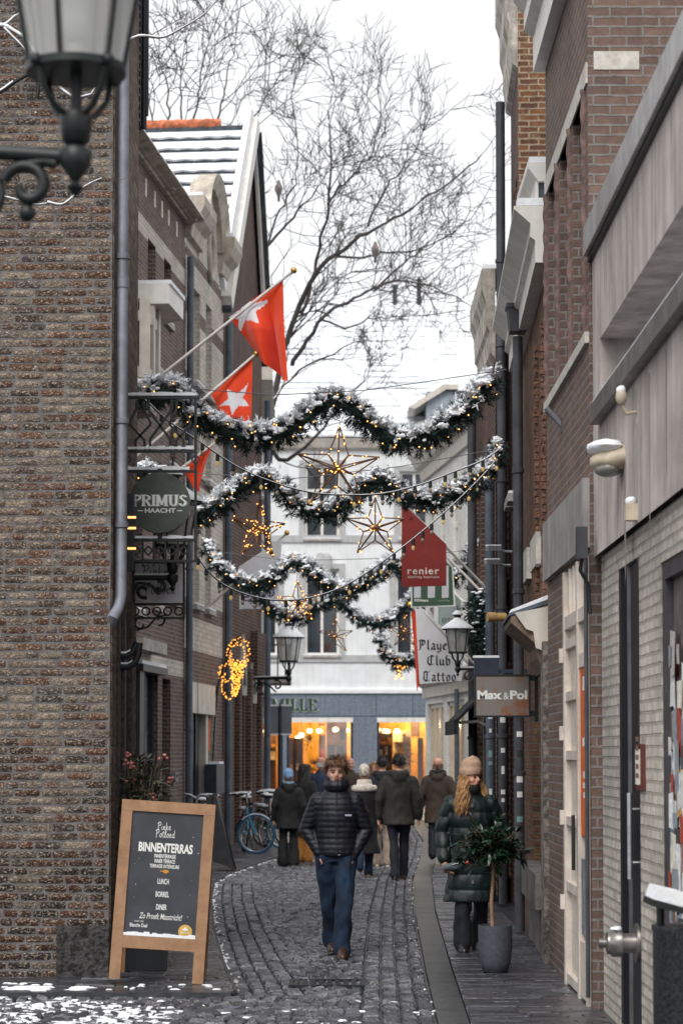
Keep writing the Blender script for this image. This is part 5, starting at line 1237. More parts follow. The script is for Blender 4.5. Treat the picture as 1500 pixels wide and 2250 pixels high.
# lantern builder
LGLASS = bpy.data.materials.new('lamp_glass'); LGLASS.use_nodes = True; nt = LGLASS.node_tree
tr = nt.nodes.new('ShaderNodeBsdfTransparent'); df = nt.nodes.new('ShaderNodeBsdfDiffuse'); df.inputs[0].default_value = (.8, .8, .78, 1)
tl = nt.nodes.new('ShaderNodeBsdfTranslucent'); tl.inputs[0].default_value = (.85, .85, .82, 1)
gl = nt.nodes.new('ShaderNodeBsdfGlossy'); gl.inputs['Roughness'].default_value = .12
m1 = nt.nodes.new('ShaderNodeMixShader'); m1.inputs[0].default_value = .6; m2 = nt.nodes.new('ShaderNodeMixShader'); m2.inputs[0].default_value = .55; m3 = nt.nodes.new('ShaderNodeMixShader'); m3.inputs[0].default_value = .12
nt.links.new(df.outputs[0], m1.inputs[1]); nt.links.new(tl.outputs[0], m1.inputs[2]); nt.links.new(tr.outputs[0], m2.inputs[1]); nt.links.new(m1.outputs[0], m2.inputs[2])
nt.links.new(m2.outputs[0], m3.inputs[1]); nt.links.new(gl.outputs[0], m3.inputs[2]); nt.links.new(m3.outputs[0], nt.nodes['Material Output'].inputs[0])
def spiral(c, ux, uy, r0, r1, a0, a1, n=26):
    return [V(c)+V(ux)*((r0+(r1-r0)*i/n)*math.cos(a0+(a1-a0)*i/n))+V(uy)*((r0+(r1-r0)*i/n)*math.sin(a0+(a1-a0)*i/n)) for i in range(n+1)]
def lantern(label, base, s, arm, group=None, snow=True, ns=4, mat=None, post=None, scroll=None):
    """base = lower finial tip; arm = vector from the lamp's cup to where its bracket is fixed"""
    m = mat or DGREEN; B_ = V(base); t = thing('street_lantern', label, 'street lamp', B_, group)
    q = lambda x, y, z: B_+V((x, y, z))*s
    mb = MB(); mb.lathe([(.004*s, 0), (.03*s, .03*s), (.012*s, .05*s), (.05*s, .1*s), (.055*s, .15*s), (.03*s, .17*s), (.045*s, .18*s), (.055*s, .26*s), (.05*s, .275*s)], B_, 16)
    mb.tube([q(0, 0, .27), q(0, 0, .42)], .02*s, 8)
    for k in range(4):
        a = math.pi/4+k*math.pi/2; cx, cy = math.cos(a), math.sin(a)
        mb.tube([q(.03*cx, .03*cy, .26), q(.085*cx, .085*cy, .285), q(.13*cx, .13*cy, .34), q(.15*cx, .15*cy, .42)], .011*s, 8)
        mb.ell(q(.165*cx, .165*cy, .42), .022*s, 8, 6)
    mb.build('cage', m, t)
    mb = MB(); n = 28
    mb.lathe([(.135*s, .405*s), (.165*s, .405*s), (.165*s, .43*s), (.135*s, .43*s)], B_, n)
    for k in range(6):
        a = k*math.pi/3+.3; mb.tube([q(.155*math.cos(a), .155*math.sin(a), .42), q(.225*math.cos(a), .225*math.sin(a), .83)], .009*s, 6)
    mb.lathe([(.215*s, .82*s), (.28*s, .82*s), (.27*s, .84*s), (.17*s, .9*s), (.06*s, .99*s), (.06*s, 1.07*s), (.09*s, 1.08*s), (.085*s, 1.1*s), (.04*s, 1.13*s), (.015*s, 1.16*s), (.006*s, 1.25*s)], B_, n)
    hd = mb.build('lamp_head', m, t)
    mb = MB(); vs = []
    for r_, z in ((.148, .43), (.216, .82)):
        for k in range(n): vs.append(q(r_*math.cos(2*math.pi*k/n), r_*math.sin(2*math.pi*k/n), z))
    mb.add(vs, [(k, (k+1) % n, n+(k+1) % n, n+k) for k in range(n)], 0, True); mb.build('glass', LGLASS, hd)
    mb = MB(); mb.tube([q(0, 0, .43), q(0, 0, .5)], .03*s, 8); mb.ell(q(0, 0, .6), (.045*s, .045*s, .1*s), 10, 8); mb.build('bulb', M('unlit_bulb', C(215, 214, 205), .4, var=.1), hd)
    if snow:
        mb = MB(); mb.lathe([(.285*s, .835*s), (.275*s, .87*s), (.18*s, .935*s), (.075*s, 1.01*s), (.065*s, 1.03*s), (.062*s, .99*s), (.17*s, .905*s)], B_, n); mb.lathe([(.092*s, 1.085*s), (.085*s, 1.12*s), (.03*s, 1.16*s), (.02*s, 1.14*s)], B_, n); mb.build('snow', SNOW, hd)
    A = V(arm); e = A.normalized(); c0 = q(0, 0, .13); mb = MB(); L = A.length
    mb.tube([c0, c0+A], .026*s, 10)
    h = V((e.x, e.y, 0)).normalized(); dn = V((0, 0, -1))
    ra = min(.1*s, L*.16)
    mb.tube(spiral(c0+h*L*.30+dn*(ra+.03*s), h, dn, ra*.25, ra, 0, 5.2), .016*s, 7)
    mb.tube(spiral(c0+h*L*.72+dn*(ra+.06*s), h, dn, ra*.25, ra*1.2, math.pi, math.pi+5.2), .018*s, 7)
    mb.tube([c0+h*L*.33+dn*(2.1*ra+.03*s), c0+h*L*.5+dn*(1.3*ra), c0+h*L*.62+dn*(.5*ra+.03*s), c0+h*L*.85+dn*(.8*ra), c0+h*L+dn*(2.4*ra)], .016*s, 7)
    if post is None: mb.obox(c0+A-h*.01, h*.012, V((0, 0, .2*s)), h.cross(dn)*.05)
    if scroll: mb.tube(spiral(c0+V(scroll), h, dn, .02, .085, 0, 6.0), .022, 8); mb.tube([c0+h*L*.06+dn*.02, c0+h*.10+dn*.01, c0+V(scroll)+dn*-.075], .02, 8); mb.ell(c0+V(scroll)+dn*.085, (.03, .03, .03), 8, 6)
    ar = mb.build('arm', m, t)
    if snow: mb = MB(); mb.tube([c0+A*.08+V((0, 0, .028*s)), c0+A*.97+V((0, 0, .028*s))], .014*s, 6); mb.build('snow', SNOW, ar)
    if post:
        mb = MB(); b_ = V((c0.x+A.x, c0.y+A.y, 0)); mb.lathe([(.16*s, 0), (.16*s, .05), (.11*s, .25), (.075*s, .4), (.055*s, 1.2), (.05*s, post), (.02, post+.1)], b_, 20); mb.build('post', m, t)
    return t
pt = atY(166, 432, 7.35); lantern('large dark green lantern close to the camera at upper left', pt, 1.0, (-1.05, .12, .1), snow=False, post=3.9+1.1, scroll=(-.16, .02, -.095))
pt = atY(379, 1300, 20.0); lantern('black street lantern half hidden behind the round pub sign', pt, .95, V((-1.87, 20.0, pt.z))-pt+V((.0, 0, 0)), mat=IRON)
pt = atY(634, 1506, 47.5); lantern('dark lantern with a snowy cap on the corner of the dark gabled house', pt, 1.2, V((-1.98, 47.9, 0))-V((pt.x, pt.y, 0)))
pt = atY(1005, 1486, 27.2); lantern('lantern with a snowy cap in front of the white tattoo banner', pt, .68, V((1.78, 27.2, 0))-V((pt.x, pt.y, 0)), mat=IRON)
# white hanging board with scrawled name
Yb = 19.0+1.25; bo = thing('hanging_board_sign', 'white rectangular hanging board with scrawled black handwriting under the round pub sign', 'shop sign', S(285, 1280, Yb))
mb = MB(); a = S(287, 1325, Yb); b = S(402, 1238, Yb); mb.box((a.x, Yb-.015, a.z), (b.x, Yb+.015, b.z)); bd = mb.build('board', M('board_white', C(214, 214, 220), .5, var=.04), bo)
mb = MB(); hb(mb, 270, 405, 1236, .022, Yb); hb(mb, 270, 405, 1328, .022, Yb); vb(mb, 285, 1234, 1362, .022, Yb); vb(mb, 404, 1234, 1362, .022, Yb); hb(mb, 275, 405, 1358, .018, Yb)
for k in range(5):
    c = S(297+k*24, 1343, Yb); mb.tube([c+V((.035*math.cos(t*math.pi/8), 0, .035*math.sin(t*math.pi/8))) for t in range(17)], .008, 6)
c = S(310, 1372, Yb); mb.tube(spiral(c, Xp, -Zp, .02, .07, 0, 5), .01, 6); c = S(352, 1362, Yb); mb.tube(spiral(c, Xp, -Zp, .015, .05, math.pi, math.pi+5), .01, 6)
mb.tube([S(300, 1385, Yb), S(325, 1378, Yb), S(345, 1355, Yb), S(366, 1352, Yb), S(362, 1366, Yb)], .009, 6)
mb.build('bracket', IRON, bo)
mb = MB(); a = S(287, 1234, Yb); b = S(402, 1231, Yb); mb.box((a.x, Yb-.016, a.z), (b.x, Yb+.016, b.z+.012)); mb.build('snow', SNOW, bo)
kb = 5000/Yb
strokes('lettering', 'Pieke', S(312, 1266, Yb-.016), Xp, V((.12, 0, 1)), 56/kb, 24/kb, BLACK, bd, SCRIPT, nib=.05, ang=.7, thin=.035, th=.002)
strokes('lettering', 'Potloed', S(318, 1305, Yb-.016), Xp, V((.12, 0, 1)), 66/kb, 24/kb, BLACK, bd, SCRIPT, nib=.05, ang=.7, thin=.035, th=.002)
# dark bar heater lights on the flank
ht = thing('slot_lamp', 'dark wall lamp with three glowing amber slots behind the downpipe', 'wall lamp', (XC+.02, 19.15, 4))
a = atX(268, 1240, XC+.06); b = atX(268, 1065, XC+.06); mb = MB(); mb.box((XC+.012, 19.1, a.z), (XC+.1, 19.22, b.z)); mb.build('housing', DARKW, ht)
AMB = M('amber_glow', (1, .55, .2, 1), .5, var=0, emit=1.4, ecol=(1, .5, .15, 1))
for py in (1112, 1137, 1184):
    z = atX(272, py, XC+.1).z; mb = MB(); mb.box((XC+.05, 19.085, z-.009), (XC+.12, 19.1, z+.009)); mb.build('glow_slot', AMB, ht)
# twin black rail on the flank
z = atY(270, 1465, 18.9).z; t = thing('wall_rail', 'black bent double rail with snow on the corner wall', 'rail', (XC, 18.9, z))
for dz, x1 in ((0, 296), (.09, 292)):
    mb = MB(); x = atY(x1, 1460, 18.9).x; pts = [V((XC-.02, 18.9, z+dz)), V((x-.05, 18.9, z+dz)), V((x, 18.9, z+dz+.03)), V((x+.03, 18.9, z+dz+.1)), V((x+.04, 18.9, z+.2))]
    mb.tube(pts, .03, 10); o = mb.build('rail', IRON, t); mb = MB(); mb.tube([p+V((0, 0, .02)) for p in pts[:3]], .02, 6); mb.build('snow', SNOW, o)
# Max & Pol sign
YM = 21.0; mp = thing('rusty_shop_sign', 'rust stained steel sign with white lettering beside the wooden canopy', 'shop sign', S(1163, 1530, YM))
mb = MB(); a = S(1043, 1574, YM); b = S(1162, 1484, YM); mb.box((a.x, YM-.03, a.z), (b.x, YM+.03, b.z))
bd = mb.build('panel', M('rusty_steel', C(128, 122, 118), .6, metal=.1, col2=C(142, 84, 44), vs=4.2, vmin=.47, vmax=.62), mp)
mb = MB()
for z in (a.z, b.z): mb.box((a.x-.01, YM-.036, z-.008), (b.x+.01, YM+.036, z+.008))
for x in (a.x, b.x): mb.box((x-.008, YM-.035, a.z+.009), (x+.008, YM+.035, b.z-.009))
mb.build('frame', IRON, bd)
mb = MB(); mb.box((b.x+.01, YM-.02, b.z-.05), (XO, YM+.02, b.z)); mb.box((b.x+.01, YM-.02, a.z), (XO, YM+.02, a.z+.05)); mb.box((XO-.03, YM-.05, a.z-.05), (XO, YM+.05, b.z+.05)); mb.build('bracket', IRON, mp)
km = 5000/YM
txt('lettering', 'Max', S(1048, 1537, YM-.031), Xp, Zp, 54/km, 20/km, WHITE, bd, bold=.045, ext=.003)
txt('ampersand', '&', S(1105, 1537, YM-.031), Xp, Zp, 12/km, 15/km, WHITE, bd, ext=.003)
txt('lettering', 'Pol', S(1119.5, 1537, YM-.031), Xp, Zp, 38/km, 20/km, WHITE, bd, bold=.045, ext=.003)
YN = 23.2; t = thing('navy_box_sign', 'blank navy box sign with a snowy top behind the rusty sign', 'shop sign', S(1094, 1465, YN))
mb = MB(); a = S(1041, 1490, YN); b = S(1095, 1446, YN); mb.box((a.x, YN-.06, a.z), (b.x, YN+.06, b.z)); mb.box((b.x, YN-.02, a.z+.05), (1.86, YN+.02, a.z+.09)); mb.build('box', M('navy_box', C(44, 54, 70), .4), t)
mb = MB(); mb.box((a.x-.01, YN-.062, b.z+.001), (b.x, YN+.062, b.z+.025)); mb.build('snow', SNOW, t)
# ================================================================ flags and banners
RED = M('flag_red', C(232, 70, 26), .75, var=.06, vs=2, sheen=.2); FWH = M('flag_white', C(226, 226, 230), .75, var=.03)
for m_ in (RED, FWH):
    nt = m_.node_tree; out = nt.nodes['Material Output']; B = nt.nodes['Principled BSDF']; tl = nt.nodes.new('ShaderNodeBsdfTranslucent')
    tl.inputs[0].default_value = C(226, 62, 24) if m_ is RED else C(220, 220, 226); mm = nt.nodes.new('ShaderNodeMixShader'); mm.inputs[0].default_value = .35
    nt.links.new(B.outputs[0], mm.inputs[1]); nt.links.new(tl.outputs[0], mm.inputs[2]); nt.links.new(mm.outputs[0], out.inputs[0])
POLE = M('flag_pole', C(206, 202, 196), .5, var=.05)
def in_star(x, y, cx, cy, r, rot):
    dx, dy = x-cx, y-cy; d = math.hypot(dx, dy)
    if d > r: return False
    a = (math.atan2(dy, dx)-rot) % (2*math.pi/5); a = min(a, 2*math.pi/5-a)
    # edge from outer tip (r,0) to inner point (.4r at 36 deg)
    x2, y2 = .4*r*math.cos(math.pi/5), .4*r*math.sin(math.pi/5); px_, py_ = d*math.cos(a), d*math.sin(a)
    return (x2-r)*(py_-0)-(y2-0)*(px_-r) > 0
def flag(label, group, base, tip, quad, star, nfold, amp, mats=None, n=54, seed=0, extra=None, pole_from=None):
    """quad: hoist low, hoist high, fly high, fly low as points of the place"""
    t = thing('flag', label, 'flag', base, group); base, tip = V(base), V(tip)
    mb = MB(); mb.tube([base, tip], [.026, .022], 10); pl = mb.build('flag_pole', POLE, t)
    mb = MB(); e = (tip-base).normalized(); mb.lathe([(.005, -.01), (.04, 0), (.05, .03), (.04, .06), (.005, .08)], tip, 12, ax=e); mb.build('finial', M('brass', C(190, 150, 70), .3, metal=.8), pl)
    A, B_, C_, D = [V(p) for p in quad]; mb = MB(); vs = []
    for j in range(n+1):
        for i in range(n+1):
            u_, v_ = i/n, j/n
            p = A*(1-u_)*(1-v_)+B_*u_*(1-v_)+C_*u_*v_+D*(1-u_)*v_
            w_ = min(1, v_*2.2+.02)
            off = amp*w_*math.sin(u_*nfold*2*math.pi+seed+1.3*v_)+amp*.5*w_*math.sin(u_*nfold*4.3+v_*3+seed*2)+.02*mnoise.noise(V((u_*4, v_*4, seed)))
            p = p+V((amp*.35*w_*math.cos(u_*nfold*2*math.pi+seed), off, amp*.25*w_*math.sin(u_*5+seed)))
            vs.append(p)
    fs = []; mi = []
    for j in range(n):
        for i in range(n):
            a = j*(n+1)+i; fs.append((a, a+1, a+n+2, a+n+1)); u_, v_ = (i+.5)/n, (j+.5)/n
            mi.append(1 if star and in_star(v_*1.5, u_, star[0]*1.5, star[1], star[2], star[3]) else 0)
    b = len(mb.v); mb.v += [tuple(p) for p in vs]; mb.f += fs; mb.m += mi; mb.sm += [True]*len(fs)
    if star:
        pass
    cl = mb.build('cloth', mats or [RED, FWH], t)
    return t, cl
G = 'red flags with a white star above the street'
def pq(Y, *pts): return [atY(x, y, Y) for x, y in pts]
hp = lambda px, py: LF.P(*LF.uz(px, py))
flag('uppermost red flag with a white star hanging from its long white pole', G, hp(285, 880), atY(642, 597, 33.5), [atY(503, 697, 34), atY(622, 610, 33.6), atY(638, 838, 33.4), atY(572, 800, 33.9)], (.12, .28, .42, .35), 1.6, .17, seed=.4)
flag('red flag with a whole white star hanging just above the first garland', G, hp(270, 1030), atY(560, 780, 33.8), [atY(463, 864, 34), atY(555, 787, 33.8), atY(553, 935, 33.6), atY(496, 930, 33.9)], (.5, .5, .46, 2.2), 1.0, .05, seed=1.7)
flag('red flag dangling low beside the round pub sign', G, hp(290, 1112), atY(474, 972, 34.6), [atY(402, 1025, 34.8), atY(468, 978, 34.6), atY(440, 1075, 34.5), atY(430, 1078, 34.6)], None, 1.2, .07, seed=2.6)
t, cl = flag('white flag with a purple emblem sticking out from the cream brick house', None, hp(452, 1340), atY(628, 1173, 41), [atY(525, 1245, 41.2), atY(620, 1182, 41), atY(612, 1335, 41), atY(525, 1340, 41.2)], None, 1.4, .035, mats=[FWH], seed=.9)
PUR = M('emblem_purple', C(92, 80, 116), .7); mb = MB()
for cx, cy, rx, ry in ((541, 1303, 9, 9), (561, 1305, 8, 7), (578, 1303, 7, 8), (594, 1302, 8, 8)):
    c = atY(cx, cy, 40.85); k_ = 41/5000; mb.tube([c+V((rx*k_*math.cos(a*.4), 0, ry*k_*math.sin(a*.4))) for a in range(17)], .02, 5)
mb.tube([atY(530, 1318, 40.85), atY(560, 1322, 40.85), atY(604, 1316, 40.85)], .015, 5); mb.tube([atY(530, 1285, 40.85), atY(533, 1322, 40.85)], .02, 5)
mb.build('emblem', PUR, cl)
def banner(label, base, tip, Y, poly, m, th=.012):
    t = thing('banner', label, 'banner', base); mb = MB(); mb.tube([V(base), V(tip)], .017, 10); mb.build('banner_pole', POLE, t)
    mb = MB(); pts = [atY(x, y, Y) for x, y in poly]; mb.prism(pts, (0, th, 0)); return t, mb.build('cloth', m, t)
Y = 27.2; k_ = 5000/Y; vp = lambda px, py, X=1.79: atX(px, py, X)
t, c = banner('dark red banner with cream lettering on a slanting white pole', atX(1078, 1303, 1.79), atY(886, 1106, Y), Y-.02, [(882, 1290), (980, 1287), (980, 1196), (888, 1110), (882, 1112)], M('banner_red', C(132, 40, 36), .75, var=.05))
CRE = M('lettering_cream', C(226, 214, 200), .6)
txt('lettering', 'renier', S(895, 1262, Y-.022), Xp, Zp, 69/k_, 15/k_, CRE, c, bold=.012, ext=.003, space=1.15)
txt('small_lettering', 'clothing boutique', S(895, 1272, Y-.022), Xp, Zp, 69/k_, 7.5/k_, CRE, c, ext=.003, space=1.1)
mb = MB(); e = S(903, 1138, Y-.025); mb.tube([e+V((.018*math.cos(a*.7), 0, .012*math.sin(a*.7))) for a in range(10)], .004, 5); mb.build('crest', M('crest_dark', C(110, 50, 44), .6), c)
Y = 29.0; k_ = 5000/Y
t, c = banner('dark green banner with broad white stripes and a white border', vp(1066, 1310), atY(930, 1170, Y), Y-.02, [(902, 1335), (1000, 1332), (995, 1243), (932, 1178), (902, 1178)], M('banner_edge', C(214, 216, 212), .75))
GRN = M('banner_green', C(58, 84, 66), .75, var=.05); pts = [(905, 1332), (996, 1329), (992, 1247), (934, 1183), (905, 1183)]
mb = MB(); mb.prism([S(x, y, Y-.024) for x, y in pts], (0, .003, 0)); gp = mb.build('green_field', GRN, c)
mb = MB()
for x0, x1 in ((909, 924), (939, 955), (970, 985)):
    top = 1184+max(0, (x1-934))*1.1+3; mb.prism([S(x0, 1314, Y-.026), S(x1, 1313, Y-.026), S(x1, top, Y-.026), S(x0, top if x0 > 934 else 1186, Y-.026)], (0, .0015, 0))
mb.build('stripe', FWH, gp)
txt('lettering', 'MENners', S(910, 1322, Y-.026), Xp, Zp, 30/k_, 6/k_, WHITE, gp, bold=.02, ext=.002); txt('lettering', 'clothing', S(962, 1323, Y-.026), Xp, Zp, 25/k_, 6/k_, M('lettering_sage', C(150, 170, 150), .6), gp, ext=.002)
Y = 31.2; k_ = 5000/Y
t, c = banner('grey green banner mostly hidden behind the green striped banner', vp(1048, 1352), atY(965, 1270, Y), Y-.02, [(962, 1400), (1012, 1400), (1012, 1315), (972, 1275), (962, 1275)], M('banner_sage', C(138, 152, 148), .75, var=.04))
txt('lettering', "D'DF", S(971, 1367, Y-.022), Xp, Zp, 30/k_, 9/k_, M('lettering_slate', C(64, 74, 74), .6), c, ext=.003)
Y = 30.0; k_ = 5000/Y
t, c = banner('white banner with black gothic lettering beside the lantern', vp(1056, 1472), atY(918, 1332, Y), Y-.02, [(921, 1503), (1014, 1496), (1018, 1424), (930, 1338), (912, 1338)], M('banner_white', C(216, 216, 218), .75, var=.03))
for s_, x0, y0, w_ in (('Players', 918, 1427, 88), ('Club', 937, 1461, 53), ('Tattoo', 929, 1496, 73)):
    strokes('lettering', s_, S(x0, y0, Y-.022), Xp, Zp, w_/k_, 21/k_, BLACK, c, BLACKL, nib=.15, ang=.75, thin=.022, th=.003, gap=.07)
t, c = flag('narrow red flag edge hanging limp beside the white tattoo banner', None, vp(1052, 1480), atY(905, 1332, 30.3), [atY(903, 1345, 30.3), atY(914, 1335, 30.3), atY(924, 1503, 30.3), atY(914, 1520, 30.3)], None, .8, .03, mats=[RED], n=24)
# ================================================================ pavement board
Yb = 17.55; kb = 5000/Yb; ob = atY(346, 2163, Yb); ob.z = .035
ab = thing('pavement_board', 'wooden framed black chalkboard advertising an inner terrace on the left pavement', 'pavement sign', ob)
rol = math.radians(3.6); rt_ = V((math.cos(rol), 0, -math.sin(rol))); lean = .12/1.38
up_ = V((math.sin(rol), lean, math.cos(rol))).normalized(); nn_ = rt_.cross(up_).normalized()
if nn_.y > 0: nn_ = -nn_
ob2 = ob+V((-.01, 0, .02))
def bp(x, y, e=0): return ob2+rt_*x+up_*y+nn_*e
def pbox(mb, x0, x1, y0, y1, e0, e1): mb.obox(bp((x0+x1)/2, (y0+y1)/2, (e0+e1)/2), rt_*(x1-x0)/2, up_*(y1-y0)/2, nn_*(e1-e0)/2)
OAK = M('oak_frame', C(172, 132, 98), .6, col2=C(136, 100, 72), vs=9, bump=.1, vmin=.3, vmax=.75)
Wd, Hh = .722/2, 1.375
mb = MB(); pbox(mb, -Wd, -Wd+.085, 0, Hh-.085, -.02, .02); mb.build('leg', OAK, ab)
mb = MB(); pbox(mb, Wd-.085, Wd, 0, Hh-.085, -.02, .02); mb.build('leg', OAK, ab)
mb = MB(); pbox(mb, -Wd, Wd, Hh-.084, Hh, -.02, .021); mb.build('top_rail', OAK, ab)
mb = MB(); pbox(mb, -Wd+.085, Wd-.085, .24, .335, -.018, .018); mb.build('bottom_rail', OAK, ab)
mb = MB(); pbox(mb, -Wd+.08, Wd-.08, .33, Hh-.08, -.012, .004); pn = mb.build('panel', M('chalkboard', C(52, 55, 62), .5, var=.12, vs=4), ab)
upb = V((math.sin(rol), -.26, math.cos(rol))).normalized()
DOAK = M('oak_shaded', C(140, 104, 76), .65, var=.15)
for sx in (-1, 1):
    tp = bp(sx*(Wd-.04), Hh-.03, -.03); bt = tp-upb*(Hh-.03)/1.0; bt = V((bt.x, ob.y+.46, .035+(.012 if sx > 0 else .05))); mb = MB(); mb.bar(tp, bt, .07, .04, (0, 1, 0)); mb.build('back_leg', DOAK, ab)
tp0, tp1 = bp(-(Wd-.08), Hh-.1, -.045), bp(Wd-.08, Hh-.1, -.045); mb = MB(); dn_ = V((0, .36, -1.0)); mb.prism([tp0, tp1, tp1+dn_, tp0+dn_], (0, .012, 0)); mb.build('back_panel', BLACK, ab)
mb = MB(); x = -Wd+.086
while x < Wd-.09:
    w_ = min(R.uniform(.02, .05), Wd-.086-x); pbox(mb, x, x+w_, .336, .355+.014*R.random()+.012*max(0, -x), .0045, .017); x += w_
for k in range(14): x = R.choice([-1, 1])*R.uniform(.2, .275); y = R.uniform(.36, 1.2); s_ = R.uniform(.002, .006); pbox(mb, x, x+s_, y, y+s_, .0045, .008)
mb.build('snow', SNOW, ab)
def bt_(s, py, w_, h, m=WHITE, dx=0.0, bold=.02, name='lettering', **k): txt(name, s, bp(dx-w_/kb/2, (2163-py)/kb, .0045), rt_, up_, w_/kb, h/kb, m, pn, bold=bold, ext=.0015, **k)
bt_('BINNENTERRAS', 1883, 119, 21, bold=.035); bt_('INNENTERRASSE', 1895, 47, 8.5); bt_('INNER TERRACE', 1906, 45, 8.5); bt_('TERRASSE INTÉRIEURE', 1917, 65, 10)
bt_('LUNCH', 1952, 25, 12); bt_('BORREL', 1980, 29, 12); bt_('DINER', 2008, 23, 12); bt_('Zo Proeft Maastricht!', 2029, 94, 13, dx=-.0, bold=.004, shear=.25)
bt_('Blanche Dael', 2048, 38, 8, dx=-.165, bold=.02, name='small_lettering'); bt_('ANNO 1878', 2037, 20, 3.5, dx=-.165, bold=0, name='small_lettering')
strokes('handwriting', 'Pieke', bp(-.075, (2163-1833)/kb, .0045), rt_, up_, 30/kb, 16/kb, WHITE, pn, SCRIPT, nib=.05, ang=.7, thin=.04, th=.0015)
strokes('handwriting', 'Potloed', bp(-.085, (2163-1850)/kb, .0045), rt_, up_, 42/kb, 17/kb, WHITE, pn, SCRIPT, nib=.05, ang=.7, thin=.04, th=.0015)
ORG = M('hand_orange', C(222, 150, 40), .6); mb = MB(); y = (2163-1927)/kb
for x0, x1, a, b in ((-.03, .0, .009, .016), (-.005, .025, .0, .024), (.0, .022, -.004, .0), (.022, .035, .003, .02)): pbox(mb, x0, x1, y+a, y+b, .0045, .006)
mb.build('pointing_hand', ORG, pn)
c = bp(.195, (2163-2052)/kb, .005); mb = MB(); q = [c+rt_*(.053*math.cos(k*math.pi/16))+up_*(.053*math.sin(k*math.pi/16)) for k in range(32)]; mb.prism(q, nn_*.001); gd = mb.build('gold_badge', M('badge_gold', C(196, 158, 78), .6), pn)
txt('lettering', 'HAACHT', c-rt_*.035-up_*.015+nn_*.001, rt_, up_, .07, .014, WHITE, gd, ext=.001)
mb = MB(); mb.prism([c+nn_*.0012+rt_*x+up_*y for x, y in ((-.018, .008), (.018, .008), (.022, .02), (.006, .024), (.004, .036), (-.004, .036), (-.006, .024), (-.022, .02))], nn_*.001); mb.build('badge_mark', WHITE, gd)
# second, dark board further along
t = thing('pavement_board', 'black pavement board standing sideways near the blue tyred bicycle', 'pavement sign', (atZ(490, 1915).x, 34.5, .035))
a = atY(458, 1738, 34.5); a.z = 1.15; x0 = a.x; mb = MB()
for y, dx in ((34.2, 0.0),):
    mb.prism([V((x0-.02, 34.2, 1.15)), V((x0+.14, 34.2, 1.15)), V((x0+.36, 34.2, .08)), V((x0+.05, 34.2, .2))], (0, .55, 0))
mb.build('panel', M('board_black', C(34, 36, 40), .4, var=.2), t)
for q in (34.18, 34.76):
    mb = MB(); mb.bar((x0+.1, q, 1.18), (x0+.40, q, .035), .035, .035, (0, 1, 0)); mb.build('leg', IRON, t)
    mb = MB(); mb.bar((x0+.06, q, 1.18), (x0-.04, q, .035), .035, .035, (0, 1, 0)); mb.build('leg', IRON, t)
# boxes fixed to the left houses
mbx = thing('letter_box', 'small pale grey key box beside the dark house door', 'key box', hp(379, 1708)); u0, z0 = LF.uz(379, 1708)
mb = MB(); mb.fbox(LF, u0-.14, u0+.14, z0-.07, z0+.08, 0, .08); o = mb.build('housing', ZINC, mbx); mb = MB(); mb.fbox(LF, u0-.08, u0+.08, z0+.0, z0+.045, .08, .086); mb.build('display', BLACK, o)
mbx = thing('wall_cabinet', 'navy wall cabinet topped with snow between the doors of the cream house', 'cabinet', hp(460, 1710)); u0, z0 = LF.uz(460, 1710)
mb = MB(); mb.fbox(LF, u0-.55, u0+.45, z0-.28, z0+.26, 0, .22); mb.build('cabinet', M('cabinet_navy', C(40, 48, 60), .45), mbx); mb = MB(); mb.fbox(LF, u0-.1, u0+.44, z0+.262, z0+.31, 0, .2); mb.build('snow', SNOW, mbx)
# awning on the right, cameras, stickers
t = thing('awning', 'narrow black awning with a white folding arm beside the whitewashed house', 'awning', (1.8, 30.6, 2.7))
p = [atX(1062, 1500, 1.78), ]
Z0 = atY(1045, 1525, 30).z; Z1 = atY(988, 1588, 30).z; X0_ = 1.79; X1_ = atY(986, 1588, 30).x
mb = MB(); mb.prism([V((X0_, 28.4, Z0+.05)), V((X1_, 28.4, Z1)), V((X1_, 28.4, Z1-.05)), V((X0_, 28.4, Z0))], (0, 2.6, 0)); mb.build('canvas', M('awning_black', C(34, 34, 38), .8), t)
mb = MB(); mb.prism([V((X1_-.01, 28.38, Z1+.02)), V((X1_+.03, 28.38, Z1+.02)), V((X1_+.03, 28.38, Z1-.16)), V((X1_-.01, 28.38, Z1-.16))], (0, 2.64, 0)); mb.build('valance', M('awning_black', C(34, 34, 38), .8), t)
mb = MB(); mb.tube([V((X1_+.05, 28.6, Z1-.02)), V((X1_+.3, 28.6, Z1-.0)), V((X0_, 28.6, Z1-.06))], .02, 8); mb.build('folding_arm', WPAINT, t)
for k, (px, py, l_) in enumerate(((1108, 1208, 'upper grey security camera under snow beside the tall drainpipe'), (1105, 1238, 'lower grey security camera beside the tall drainpipe'))):
    p = atX(px+12, py+4, 1.71); t = thing('security_camera', l_, 'security camera', p); mb = MB(); q = p+V((-.17, -.1, .03)); mb.tube([p+V((.02, 0, 0)), p+V((-.06, 0, .0)), q+V((.06, .03, -.02))], .014, 8); mb.build('arm', ZINC, t)
    mb = MB(); mb.bar(q+V((.06, .05, 0)), q+V((-.08, -.05, -.01)), .05, .05); o = mb.build('housing', ZINC, t)
    mb = MB(); mb.bar(q+V((.06, .05, .031)), q+V((-.08, -.05, .021)), .045, .014); mb.build('snow', SNOW, o)
t = thing('vent_outlet', 'yellowed cylindrical vent outlet poking from the wall by the greenery', 'vent', atX(1110, 1356, 1.72)); p = atX(1110, 1356, 1.72); mb = MB(); mb.lathe([(.045, 0), (.045, .12), (.052, .12), (.052, .2), (.03, .2)], p, 16, ax=(-1, -.2, 0)); mb.build('tube', M('vent_yellow', C(186, 150, 96), .6, var=.1), t)
